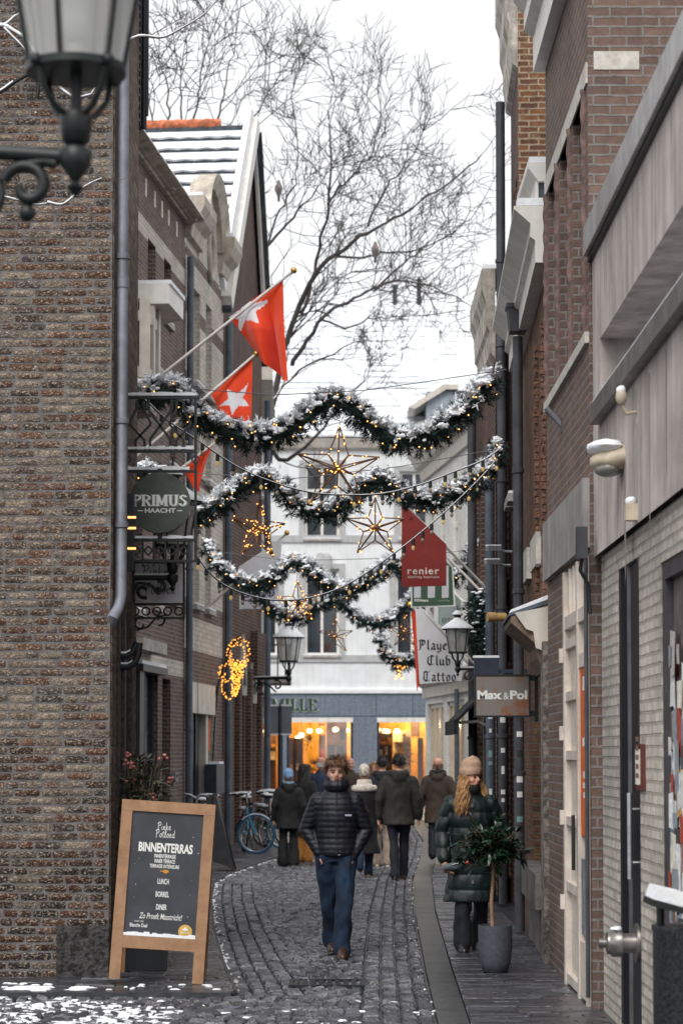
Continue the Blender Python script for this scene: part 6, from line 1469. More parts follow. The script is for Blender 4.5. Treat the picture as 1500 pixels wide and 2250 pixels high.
SC_ = [M('sticker_%d' % i, C(*c_), .6, var=.05) for i, c_ in enumerate(((220, 220, 220), (190, 60, 46), (70, 110, 170), (120, 150, 150), (210, 190, 60), (40, 40, 44), (190, 186, 180)))]
def sticker(pos, r_, m, sh, ax=(0, -1, 0)):
    t = thing('sticker', 'small sticker stuck on a drainpipe by the right hand shop fronts', 'sticker', pos, 'stickers on the drainpipes')
    mb = MB(); p = V(pos); w_, h = sh; e = .0
    n = 5; fr = []
    for i in range(n): a = -math.pi/2+(i/(n-1)-.5)*w_/r_; fr.append((p.x+(r_+.004)*math.cos(a), p.y+(r_+.004)*math.sin(a)))
    mb.add([V((x, y, p.z-h/2)) for x, y in fr]+[V((x, y, p.z+h/2)) for x, y in fr], [(i, i+1, n+i+1, n+i) for i in range(n-1)]); mb.build('sheet', m, t)
for px, Yk, X_, r_ in ((1083, 27.3, 1.74, .055), (1140, 22.5, 1.72, .05), (1099, 26.6, 1.84, .055)):
    for k in range(8):
        z = 1.0+k*.2+R.uniform(-.08, .08); sticker((X_, Yk, z), r_, SC_[R.choice([0, 0, 1, 3, 3, 5, 6, 0])], (R.uniform(.03, .06), R.uniform(.04, .1)))
# road sign backs
Yt = 54.0; p = atY(615, 1700, Yt); t = thing('road_sign', 'grey backs of two road signs on a dark post before the shop', 'road sign', (p.x, Yt, 0)); kt = 5000/Yt
mb = MB(); mb.tube([(p.x, Yt, 0), (p.x, Yt, atY(615, 1548, Yt).z)], .055, 12); mb.build('post', M('post_dark', C(34, 42, 50), .5), t)
for x0, x1 in ((591, 612.5), (617.5, 641)):
    a = atY(x0, 1612, Yt); b = atY(x1, 1552, Yt); mb = MB(); mb.box((a.x, Yt-.03, a.z), (b.x, Yt-.01, b.z)); o = mb.build('sign_plate', M('plate_grey', C(112, 116, 124), .5, var=.06), t)
    mb = MB(); mb.box((a.x, Yt-.05, b.z), (b.x, Yt-.0, b.z+.04)); mb.box((a.x, Yt-.05, a.z-.03), (b.x, Yt+.01, a.z+.0)); mb.build('snow', SNOW, o)
# ================================================================ garlands, stars, bulbs
NEED = M('fir_needles', C(34, 58, 54), .7, col2=C(22, 42, 40), vs=12); NEED2 = NEED
FL = M('fairy_glow', (1, .6, .2, 1), .5, var=0, emit=3.2, ecol=(1, .42, .09, 1))
FL2 = M('fairy_glow_amber', (1, .6, .15, 1), .5, var=0, emit=1.7, ecol=(1, .40, .05, 1))
def smooth_path(pts, step):
    P = [V(p) for p in pts]; out = []
    for i in range(len(P)-1):
        a = P[max(i-1, 0)]; b = P[i]; c = P[i+1]; d = P[min(i+2, len(P)-1)]
        n = max(2, int((c-b).length/step))
        for k in range(n):
            t = k/n; out.append(.5*((2*b)+(c-a)*t+(2*a-5*b+4*c-d)*t*t+(3*b-a-3*c+d)*t**3))
    out.append(P[-1]); return out
LIGHTME = {}
def bead(r, m, seg=8):
    k = (round(r, 4), m.name)
    if k not in LIGHTME: mb = MB(); mb.ell((0, 0, 0), r, seg, 6); LIGHTME[k] = mb.mesh('bead', m)
    return LIGHTME[k]
def light_at(p, par, r=.007, m=None, name='fairy_light'):
    o = bpy.data.objects.new(name, bead(r, m or FL)); COL.objects.link(o); setpar(o, par); o.location = V(p)-root_of(par).location; return o
def tuft(mb, c, d, L, n, wd):
    d = V(d).normalized(); a = d.cross(V((.3, .5, .8))).normalized(); b = d.cross(a)
    for k in range(n):
        t = R.uniform(0, .8); an = R.uniform(0, 6.283); sp = R.uniform(.5, 1.1)
        o = V(c)+d*(L*t); q = (d*math.cos(sp)+(a*math.cos(an)+b*math.sin(an))*math.sin(sp))
        l_ = L*R.uniform(.45, .8); s = q.cross(V((R.uniform(-1, 1), R.uniform(-1, 1), R.uniform(-1, 1)))).normalized()*wd
        mb.add([o-s, o+s, o+q*l_], [(0, 1, 2)])
def garland(label, path, r, nl, lr=.007, dens=190, needle=.004):
    P = smooth_path(path, .02); t = thing('fir_garland', label, 'garland', P[0], 'fir garlands strung across the street')
    mb = MB(); mb.tube(P[::4]+[P[-1]], r*.28, 6); sn = MB(); L = sum((b-a).length for a, b in zip(P[:-1], P[1:]))
    nt_ = int(L*dens)
    for i in range(nt_):
        c = P[R.randrange(len(P))]; th = R.uniform(0, 6.283); up = R.uniform(-1, 1)
        d = V((R.gauss(0, 1), R.gauss(0, 1), R.gauss(-.15, 1))).normalized()
        c2 = c+d*r*R.uniform(.1, .6); tuft(mb, c2, d+V((0, 0, -.1)), r*R.uniform(.55, .85), 22, needle*1.2)
    for i in range(int(L*dens*.55)):
        c = P[R.randrange(len(P))]; a = R.gauss(0, .7); d = V((R.uniform(-.5, .5), -math.sin(a), math.cos(a))).normalized()
        tuft(sn, c+d*r*R.uniform(.45, .85)+V((0, 0, .012)), d+V((0, 0, -.05)), r*R.uniform(.4, .6), 10, needle*2.6)
    for i in range(int(L*dens*.5)):
        c = P[R.randrange(len(P))]; a = R.gauss(0, .75); d = V((R.uniform(-.4, .4), -math.sin(a), math.cos(a))).normalized()
        p = c+d*r*R.uniform(.7, 1.02); s = r*R.choice([.08, .1, .13, .16, .2, .26, .32])*R.uniform(.8, 1.1); sn.ell(p, (s*R.uniform(.9, 1.5), s*R.uniform(.9, 1.3), s*R.uniform(.5, .8)), 8, 6, jit=.9, seed=R.random()*30, rot=Euler((R.uniform(-.5, .5), R.uniform(-.5, .5), R.uniform(0, 6))).to_matrix())
    g = mb.build('foliage', NEED, t); sn.build('snow', SNOW, t)
    for i in range(nl):
        c = P[int((i+R.random())/nl*(len(P)-1))]; a = R.uniform(-1.2, 1.5)
        light_at(c+V((R.uniform(-.5, .5)*r*.5, -math.cos(a)*r*.92, -math.sin(a)*r*.8)), t, lr)
    return t, P
def ppath(Y0, Y1, pts):
    n = len(pts); return [atY(x, y, Y0+(Y1-Y0)*i/(n-1)) for i, (x, y) in enumerate(pts)]
garland('thickest snowy fir garland, uppermost of those crossing the street', ppath(22.6, 23.6, [(280, 885), (330, 868), (375, 862), (405, 885), (435, 925), (500, 952), (560, 962), (620, 955), (680, 915), (730, 885), (785, 908), (830, 952), (880, 972), (930, 966), (985, 935), (1030, 895), (1065, 855), (1086, 838)]), .16, 60)
garland('second snowy fir garland, its right end climbing the drainpipes', ppath(25.6, 26.0, [(300, 1050), (340, 1050), (385, 1110), (435, 1135), (480, 1112), (530, 1075), (570, 1055), (612, 1072), (650, 1110), (700, 1132), (750, 1118), (790, 1082), (828, 1056), (870, 1085), (930, 1102), (985, 1095), (1040, 1068), (1072, 1035), (1096, 992)]), .155, 56)
garland('third snowy fir garland passing behind the dark red banner', ppath(31.6, 31.4, [(455, 1205), (490, 1258), (540, 1288), (590, 1282), (640, 1240), (680, 1252), (720, 1288), (770, 1302), (820, 1270), (860, 1242), (900, 1268), (950, 1290), (1000, 1272), (1025, 1240), (1045, 1205)]), .145, 40, dens=170)
garland('fourth snowy fir garland with plain white snow and few lights', ppath(40, 40, [(560, 1310), (600, 1342), (650, 1362), (695, 1335), (738, 1322), (785, 1358), (830, 1372), (880, 1345), (915, 1310), (960, 1300)]), .16, 12, dens=160)
garland('farthest short snowy garland hanging left of the tattoo banner', ppath(52, 52, [(836, 1405), (850, 1440), (875, 1458), (905, 1452), (930, 1420)]), .19, 10, dens=170, needle=.006)
# hanging greenery on the right wall
hg = thing('hanging_greenery', 'bushy evergreen swag hanging on the right wall beside the lantern', 'greenery', atY(1065, 1310, 27.8))
mb = MB(); sn = MB()
for i in range(520):
    t_ = R.random(); c = atY(1062+R.gauss(0, 10+9*math.sin(t_*3.1)), 1300+t_*140, 27.8)+V((0, R.gauss(0, .1), 0)); d = V((R.gauss(-.3, 1), R.gauss(-.3, 1), R.gauss(-.5, .8)))
    tuft(mb, c, d, .12, 14, .006)
    if R.random() < .2: sn.ell(c+V((0, -.06, .05)), (.035, .03, .014), 7, 5, jit=.5, seed=i)
mb.build('foliage', NEED, hg); sn.build('snow', SNOW, hg)
# stars
COP = M('star_wire', C(128, 92, 66), .5, metal=.3, var=.2)
def star(label, px, py, Y, rpx, nl, tilt=0.0, wire=True, yaw=0.0, lm=None, lr=.0065, group='star lights hanging under the garlands', th=.008, sq=1.0):
    c = atY(px, py, Y); R_ = rpx*Y/5000; t = thing('star_light', label, 'star light', c, group)
    rot = Euler((0, tilt, yaw)).to_matrix(); pts = []
    for k in range(10):
        a = math.pi/2+k*math.pi/5; r = R_ if k % 2 == 0 else R_*.4; pts.append(c+rot @ V((r*math.cos(a)*sq, 0, r*math.sin(a))))
    ctr = [c+rot @ V((0, s*R_*.28, 0)) for s in (-1, 1)]; mb = MB(); seg = []
    for k in range(10): seg.append((pts[k], pts[(k+1) % 10]))
    for e in ctr:
        for k in range(10): seg.append((e, pts[k]))
    for a, b in seg: mb.tube([a, b], th, 6)
    mb.build('wire_frame', COP, t)
    for i in range(nl):
        a, b = seg[R.randrange(len(seg))]
        f = R.random()**(.8 if i % 3 else 2.2); light_at(a.lerp(b, f)+V((R.uniform(-.02, .02), R.uniform(-.03, .0), R.uniform(-.02, .02))), t, lr, lm)
    if wire: mb = MB(); mb.tube([pts[0], pts[0]+V((0, 0, R_*.5))], .004, 5); mb.build('hanging_wire', IRON, t)
star('large copper wire star with sparse lights at the centre of the street', 742, 1030, 23.2, 95, 60, .04)
star('copper wire star hanging left of the dark red banner', 824, 1160, 25.8, 68, 44, .0)
star('brightly lit wire star in front of the dark brick house', 568, 1165, 25.8, 68, 95, .05, yaw=.5)
star('small glowing star hanging between two lower garlands', 656, 1325, 31.4, 50, 70, -.06)
star('faint unlit wire star before the lower white window', 737, 1398, 40, 40, 14, .0, th=.007)
star('faint unlit wire star close to the tattoo banner', 888, 1388, 40, 38, 14, .0, th=.007)
star('tiny glowing star under the farthest garland', 876, 1472, 52, 24, 46, .0, lr=.016, sq=.5)
# strings of clear bulbs
BULB = M('clear_bulb', C(150, 138, 112), .12, var=0, spec=.8); BULBW = M('warm_bulb', C(180, 140, 70), .2, var=0, emit=.2, ecol=(1, .75, .3, 1))
def bulb_string(label, path, n):
    P = smooth_path(path, .04); t = thing('bulb_string', label, 'string lights', P[0], 'strings of clear bulbs over the street')
    mb = MB(); mb.tube(P, .006, 6); mb.build('cable', BLACK, t); mb = MB(); mb.tube([p+V((0, 0, .007)) for p in P], .0045, 5); mb.build('snow', SNOW, t)
    s_ = MB(); s_.lathe([(.016, 0), (.019, -.05), (.02, -.06), (.014, -.062)], (0, 0, 0), 10); sm = s_.mesh('socket', IRON)
    b_ = MB(); b_.ell((0, 0, -.088), (.017, .017, .025), 10, 8); bm = [b_.mesh('bulb', BULB), b_.mesh('bulb', BULBW)]
    for i in range(n):
        p = P[int((i+.5)/n*(len(P)-1))]; o = bpy.data.objects.new('socket', sm); COL.objects.link(o); setpar(o, t); o.location = p-t.location
        k = bpy.data.objects.new('bulb', bm[i % 3 == 0]); COL.objects.link(k); setpar(k, o)
bulb_string('upper bulb string sagging across the large copper star', ppath(21, 22.4, [(285, 860), (320, 880), (370, 925), (430, 965), (520, 1025), (600, 1060), (680, 1082), (760, 1088), (840, 1085), (920, 1066), (1000, 1036), (1060, 1012), (1100, 985)]), 26)
bulb_string('lower bulb string rising to the right across the dark red banner', ppath(22, 22.8, [(432, 1222), (460, 1258), (500, 1290), (560, 1312), (620, 1320), (690, 1312), (760, 1286), (830, 1242), (900, 1190), (960, 1140), (1010, 1095), (1060, 1045), (1098, 1000)]), 28)
# tension cables
WIRE = M('steel_cable', C(90, 92, 96), .5)
for lab, Y, pts in (('thin steel cable above the uppermost garland', 22.8, [(370, 850), (600, 868), (800, 858), (960, 835), (1112, 812)]), ('thin steel cable crossing just under the large copper star', 25.8, [(430, 1040), (640, 1052), (880, 1025), (1100, 985)]), ('thin steel cable across the lower white facade', 31.6, [(440, 1208), (640, 1232), (880, 1226), (1060, 1205)])):
    t = thing('steel_cable', lab, 'cable', atY(*pts[0], Y)); mb = MB(); mb.tube([atY(x, y, Y) for x, y in pts], .005, 5); mb.build('cable', WIRE, t)
# glowing shell shaped ornament on a bent pole
Ym = 42.5; ot = thing('light_ornament', 'amber light ornament shaped like two loops on a bent black pole', 'light ornament', atY(515, 1470, Ym))
mb = MB(); mb.tube(smooth_path([atY(450, 1640, Ym+1), atY(470, 1540, Ym), atY(490, 1470, Ym), atY(508, 1420, Ym), atY(528, 1396, Ym)], .1), .02, 7); mb.tube(smooth_path([atY(466, 1700, Ym), atY(474, 1560, Ym), atY(482, 1490, Ym)], .2), .016, 6); mb.build('bent_pole', BLACK, ot)
pts = []
def arc(cx, cy, rx, ry, a0, a1, n, j=2.0):
    for i in range(n): a = a0+(a1-a0)*i/n; pts.append((cx+rx*math.cos(a)+R.gauss(0, j), cy+ry*math.sin(a)+R.gauss(0, j)))
arc(524, 1435, 22, 32, 0, 6.28, 60); arc(522, 1438, 15, 24, 0, 6.28, 34); arc(497, 1478, 15, 18, 0, 6.28, 34, 1.5)
for i in range(190):
    t_ = R.random(); y = 1450+t_*80; hw = 17*(1-t_)+7; pts.append((526-12*t_+R.uniform(-hw, hw)*.8, y))
arc(506, 1505, 18, 30, 1.5, 4.2, 22, 1.5)
mb = MB(); mb.tube([atY(508+14*math.cos(a*.45), 1492+38*math.sin(a*.45), Ym+.02) for a in range(15)], .012, 5); mb.tube([atY(524+22*math.cos(a*.45), 1435+32*math.sin(a*.45), Ym+.02) for a in range(15)], .012, 5); mb.build('wire_frame', BLACK, ot)
rest = MB()
for i, (x, y) in enumerate(pts):
    p = atY(x, y, Ym+R.uniform(-.05, .05))
    if i % 4 == 0 and i < 396: light_at(p, ot, .012, FL2)
    else: rest.ell(p, .012, 6, 5)
o = rest.build('fairy_lights', FL2, ot); o['kind'] = 'stuff'
# ================================================================ trees
BARK = M('bark', C(74, 68, 64), .9, col2=C(50, 46, 44), vs=3); TSNOW = SNOW
def limb(mb, P, r0, r1, n=6):
    m = len(P); mb.tube(P, [r0+(r1-r0)*i/(m-1) for i in range(m)], n, caps=False)
def twig(mb, p, d, L, r, lev, rng):
    n = 5 if lev < 2 else 4; P = [V(p)]; d = V(d).normalized(); kids = []
    for i in range(n):
        d = (d+V((rng.gauss(0, .14), rng.gauss(0, .14), rng.gauss(.035, .12)))).normalized(); P.append(P[-1]+d*(L/n))
        if i > 0 and lev < 2: kids.append((P[-1], V(d)))
    limb(mb, P, r, max(r*.35, .0075), 4 if lev == 0 else 3)
    if lev < 2:
        nk = (5, 3)[lev]
        for k in range(nk):
            i = rng.randrange(len(kids)); b, e = kids[i]; s = rng.choice([-1, 1]); a = rng.uniform(.45, 1.0)*s
            q = V((e.x*math.cos(a)-e.z*math.sin(a), e.y+rng.gauss(0, .35), e.x*math.sin(a)+e.z*math.cos(a)+.12))
            twig(mb, b, q, L*rng.uniform(.42, .68), max(r*.6, .010), lev+1, rng)
def bare_tree(label, Y, limbs, trunk, seed, k=1.0, tw=1.0):
    tw *= 1.0; rng = random.Random(seed); base = trunk[0]; t = thing('bare_tree', label, 'tree', base); mb = MB()
    P = smooth_path(trunk, .6); mb.tube(P, [max(.34-.2*i/len(P), .1)*k for i in range(len(P))], 10); mb.build('trunk', BARK, t)
    mb = MB(); sn = MB(); s_ = Y/5000
    for pl, w0, w1, nt_ in limbs:
        m = len(pl); Q = smooth_path([atY(x, y, Y+1.5*math.sin(i*.9+w0)) for i, (x, y) in enumerate(pl)], .35)
        Q = [q+V((rng.gauss(0, .03), rng.gauss(0, .06), rng.gauss(0, .03))) for q in Q]
        limb(mb, Q, w0*s_*.6, w1*s_*.55, 7)
        for i in range(len(Q)-1):
            d = Q[i+1]-Q[i]
            if abs(d.normalized().z) < .75 and w0 > 5 and rng.random() < .45: r = (w0+(w1-w0)*i/len(Q))*s_*.5; sn.tube([Q[i]+V((0, -.01, r*.8)), Q[i+1]+V((0, -.01, r*.8))], r*.55, 4, caps=False)
        for j in range(int(nt_*tw)):
            f = rng.uniform(.12, 1)**.9; i = min(int(f*(len(Q)-1)), len(Q)-2); e = (Q[i+1]-Q[i]).normalized(); a = rng.uniform(.35, .95)*rng.choice([-1, 1])
            q = V((e.x*math.cos(a)-e.z*math.sin(a), rng.gauss(0, .4), e.x*math.sin(a)+e.z*math.cos(a)+.1))
            twig(mb, Q[i], q, rng.uniform(1.1, 2.7)*(1.25-.55*f), max(.014, (w0+(w1-w0)*f)*s_*.22), 0, rng)
        e = (Q[-1]-Q[-2]).normalized(); twig(mb, Q[-1], e, 1.6, .016, 0, rng)
    mb.build('crown', BARK, t)
    if sn.v: sn.build('snow', SNOW, t)
T1 = [([(592, 905), (605, 850), (640, 720), (690, 605), (735, 562), (790, 522), (850, 490), (905, 458), (960, 420), (1010, 388), (1055, 340)], 13, 2.5, 15),
      ([(660, 690), (692, 600), (706, 520), (718, 470), (722, 400), (725, 330), (722, 245), (738, 170)], 7, 1.8, 12),
      ([(640, 800), (673, 750), (713, 693), (765, 665), (820, 633), (887, 618), (950, 634), (1020, 662)], 9, 2, 12),
      ([(575, 640), (573, 567), (600, 530), (633, 493), (668, 450), (700, 410), (716, 370)], 7, 2, 10),
      ([(810, 498), (833, 440), (860, 395), (893, 360), (915, 320), (933, 277)], 5, 1.6, 9),
      ([(722, 450), (745, 415), (785, 375), (820, 330), (835, 250), (830, 190)], 5, 1.5, 9),
      ([(745, 560), (800, 565), (850, 555), (920, 548), (980, 520), (1040, 470)], 5, 1.5, 9),
      ([(820, 635), (870, 590), (910, 560), (960, 530), (1010, 505)], 4.5, 1.5, 8),
      ([(585, 600), (600, 500), (640, 420), (655, 370), (650, 300), (640, 230)], 5, 1.5, 8),
      ([(700, 700), (760, 720), (810, 700), (860, 700), (930, 690)], 4, 1.4, 7),
      ([(600, 880), (640, 830), (700, 790), (760, 760), (800, 740)], 6, 1.5, 7),
      ([(590, 980), (630, 1010), (690, 960), (740, 900), (800, 830)], 9, 2, 5)]
bare_tree('large bare tree with snow dusted limbs rising behind the dark gabled house', 66, T1, [V((-3.6, 67, 0)), V((-3.3, 66.5, 5)), atY(585, 1020, 66), atY(593, 900, 66)], 3)
T2 = [([(372, 330), (372, 265), (368, 200), (352, 130), (345, 80)], 5, 1.6, 11), ([(425, 330), (428, 260), (440, 190), (452, 120), (470, 60)], 5, 1.6, 11), ([(470, 330), (480, 260), (497, 180), (512, 120), (520, 75)], 5, 1.6, 11), ([(400, 330), (400, 240), (395, 170), (405, 110)], 4, 1.5, 9), ([(530, 420), (545, 300), (570, 240), (600, 190), (625, 140)], 5, 1.6, 11), ([(335, 330), (332, 260), (325, 190)], 4, 1.5, 8)]
bare_tree('bare tree whose thin twigs rise above the snowy pantiled roof', 60, T2, [V((-3.9, 61, 0)), V((-3.9, 61, 6)), atY(440, 480, 60), atY(430, 330, 60)], 8, tw=.6)
for px, py, lab in ((612, 415, 'plump grey pigeon perched high at left in the bare tree'), (824, 550, 'plump grey pigeon perched in the middle of the bare tree')):
    c = atY(px, py, 64.5); t = thing('pigeon', lab, 'bird', c); mb = MB(); rings = []
    for z, r, y in ((-.24, .015, .1), (-.18, .05, .06), (-.1, .085, .02), (0, .115, -.01), (.08, .105, -.02), (.14, .065, -.01), (.18, .05, -.01), (.22, .045, -.02), (.25, .015, -.02)):
        rings.append([c+V((r*math.cos(k*.628), y+r*math.sin(k*.628), z)) for k in range(10)])
    mb.loft(rings); mb.ell(c+V((.04, -.07, .2)), (.012, .03, .012), 6, 4); mb.build('body', M('pigeon_grey', C(122, 112, 110), .8, var=.15, vs=12), t)
    mb = MB(); mb.bar(c+V((0, .05, -.18)), c+V((0, .12, -.34)), .07, .02); mb.build('tail', M('pigeon_dark', C(70, 66, 68), .8), t)
# snowy creeper and cable on the corner building
vn = thing('bare_creeper', 'snow laden bare creeper trained across the dark brick corner wall', 'creeper', atY(60, 150, 18.1))
mb = MB(); sn = MB(); VINE = M('vine_bark', C(110, 84, 66), .9, var=.2)
VL = [([(66, 98), (85, 130), (102, 166)], 5), ([(200, 208), (240, 150), (288, 88)], 3), ([(203, 212), (214, 300), (224, 392)], 2), ([(40, 440), (75, 450), (108, 446)], 4), ([(-10, 62), (15, 52), (35, 35), (55, 28)], 6), ([(-10, 58), (12, 58), (30, 68), (52, 82), (66, 98), (75, 110)], 9), ([(10, 62), (30, 82), (48, 100), (62, 118)], 5), ([(100, 165), (118, 180), (140, 200), (165, 215), (185, 212), (200, 208)], 8), ([(197, 165), (200, 190), (203, 212)], 2),
      ([(285, 88), (305, 80), (325, 80), (360, 82), (400, 62), (450, 30), (480, -5)], 5), ([(330, 78), (380, 50), (440, 12)], 2), ([(-5, 430), (25, 436), (45, 442)], 5), ([(105, 445), (135, 450), (155, 438), (180, 415), (205, 400), (225, 392)], 5), ([(205, 396), (260, 395), (310, 380)], 1.5)]
for pl, wd in VL:
    Q = smooth_path([atY(x, y, 18.02) for x, y in pl], .02); k_ = 18/5000; m = len(Q)
    rr_ = [wd*k_*.5*(1-.6*i/m) for i in range(m)]; mb.tube(Q, rr_, 6)
    if wd > 2: sn.tube([q+V((0, -.008, r_*.6)) for q, r_ in zip(Q, rr_)], [r_*(1.1+.35*mnoise.noise(q*40)) if q.x < -1.6 else r_*.8 for q, r_ in zip(Q, rr_)], 7)
mb.build('stem', VINE, vn); sn.build('snow', SNOW, vn)
t = thing('wall_cable', 'thick black wall cable carrying snow on the corner brickwork', 'cable', atY(0, 200, 18.1)); Q = smooth_path([atY(x, y, 18.08) for x, y in ((-20, 210), (5, 200), (30, 182), (60, 165), (80, 165), (85, 190), (82, 215))], .03)
mb = MB(); mb.tube(Q, .016, 8); mb.build('cable', BLACK, t); mb = MB(); mb.tube([q+V((0, -.004, .012)) for q in Q[:-12]], .011, 6); mb.build('snow', SNOW, t)
# ================================================================ people
def fuse(mb, vox, it=4, disp=None, noise_amp=0.0, nsc=9.0, seed=0):
    """one continuous skin over overlapping closed shapes"""
    me = mb.mesh('fuse', SNOW); o = bpy.data.objects.new('fuse', me); COL.objects.link(o)
    r = o.modifiers.new('r', 'REMESH'); r.mode = 'VOXEL'; r.voxel_size = vox; r.use_smooth_shade = True
    s = o.modifiers.new('s', 'SMOOTH'); s.iterations = it; s.factor = .5
    dg = bpy.context.evaluated_depsgraph_get(); ev = o.evaluated_get(dg); m2 = ev.to_mesh()
    n = len(m2.vertices); co = np.empty(n*3, 'f'); m2.vertices.foreach_get('co', co); co = co.reshape(-1, 3)
    nm = np.empty(n*3, 'f'); m2.vertices.foreach_get('normal', nm); nm = nm.reshape(-1, 3)
    fs = [tuple(p.vertices) for p in m2.polygons]; ev.to_mesh_clear(); bpy.data.objects.remove(o); bpy.data.meshes.remove(me)
    off = np.zeros(n)
    if disp is not None: off = off+disp(co)
    if noise_amp:
        nz = np.array([mnoise.noise(V((c[0]*nsc, c[1]*nsc, c[2]*nsc*.7+seed*7)))+.5*mnoise.noise(V((c[0]*nsc*2.3, c[1]*nsc*2.3, c[2]*nsc*1.2+seed))) for c in co]); off = off+noise_amp*nz
    co = co+nm*off[:, None]
    out = MB(); out.v = [tuple(c) for c in co.tolist()]; out.f = fs; out.m = [0]*len(fs); out.sm = [True]*len(fs); return out
def ring(z, rx, ry, cx=0, cy=0, n=20, pw=1.0):
    return [V((cx+rx*math.copysign(abs(math.cos(2*math.pi*k/n))**pw, math.cos(2*math.pi*k/n)), cy+ry*math.copysign(abs(math.sin(2*math.pi*k/n))**pw, math.sin(2*math.pi*k/n)), z)) for k in range(n)]
def lp(a, b, t): return V(a).lerp(V(b), t)
def taper(mb, pts, rad, n=12):
    P = []; Rr = []
    for i in range(len(pts)-1):
        for k in range(4): t = k/4; P.append(lp(pts[i], pts[i+1], t)); Rr.append(rad[i]+(rad[i+1]-rad[i])*t)
    P.append(V(pts[-1])); Rr.append(rad[-1]); mb.tube(P, Rr, n)
    mb.ell(pts[0], rad[0], 10, 8); mb.ell(pts[-1], rad[-1], 10, 8)
    for p, r in zip(pts[1:-1], rad[1:-1]): mb.ell(p, r*1.0, 10, 8)
SKIN = M('skin', C(206, 160, 138), .55, var=.06, vs=12); SKIN2 = M('skin_rosy', C(206, 150, 128), .55, var=.06, vs=12)
def hand(mb, w, d, side, grip=0.0, s=1.0):
    """palm, four bent fingers and a thumb, from the wrist w along d"""
    w = V(w); d = V(d).normalized(); x = V((side, 0, 0)); f = V((0, -1, 0)); f = (f-d*f.dot(d)).normalized(); x = d.cross(f)*(1 if d.cross(f).dot(x) > 0 else -1)
    taper(mb, [w-d*.02*s, w+d*.03*s, w+d*.075*s], [.024*s, .029*s, .030*s], 10)
    for i, L in enumerate((.06, .07, .066, .05)):
        b = w+d*.085*s+f*(.030-.020*i)*s; c = b+d*L*.5*s-x*.012*s*(1+grip); e = c+d*L*.42*s*(1-grip)-x*(.014+.03*grip)*s
        mb.tube([b, c, e], [.0095*s, .0088*s, .0072*s], 7)
    b = w+d*.03*s+f*.028*s; mb.tube([b, b+d*.03*s+f*.022*s, b+d*.058*s+f*.026*s-x*.012*s], [.012*s, .0105*s, .0085*s], 7)
HEADR = [(-.004, .022, .024, -.062), (.012, .040, .044, -.040), (.035, .053, .062, -.022), (.06, .062, .076, -.010), (.09, .068, .085, -.002), (.115, .071, .090, .003), (.14, .0745, .095, .007), (.168, .074, .095, .010), (.195, .066, .086, .012), (.213, .050, .066, .013), (.226, .026, .034, .013)]
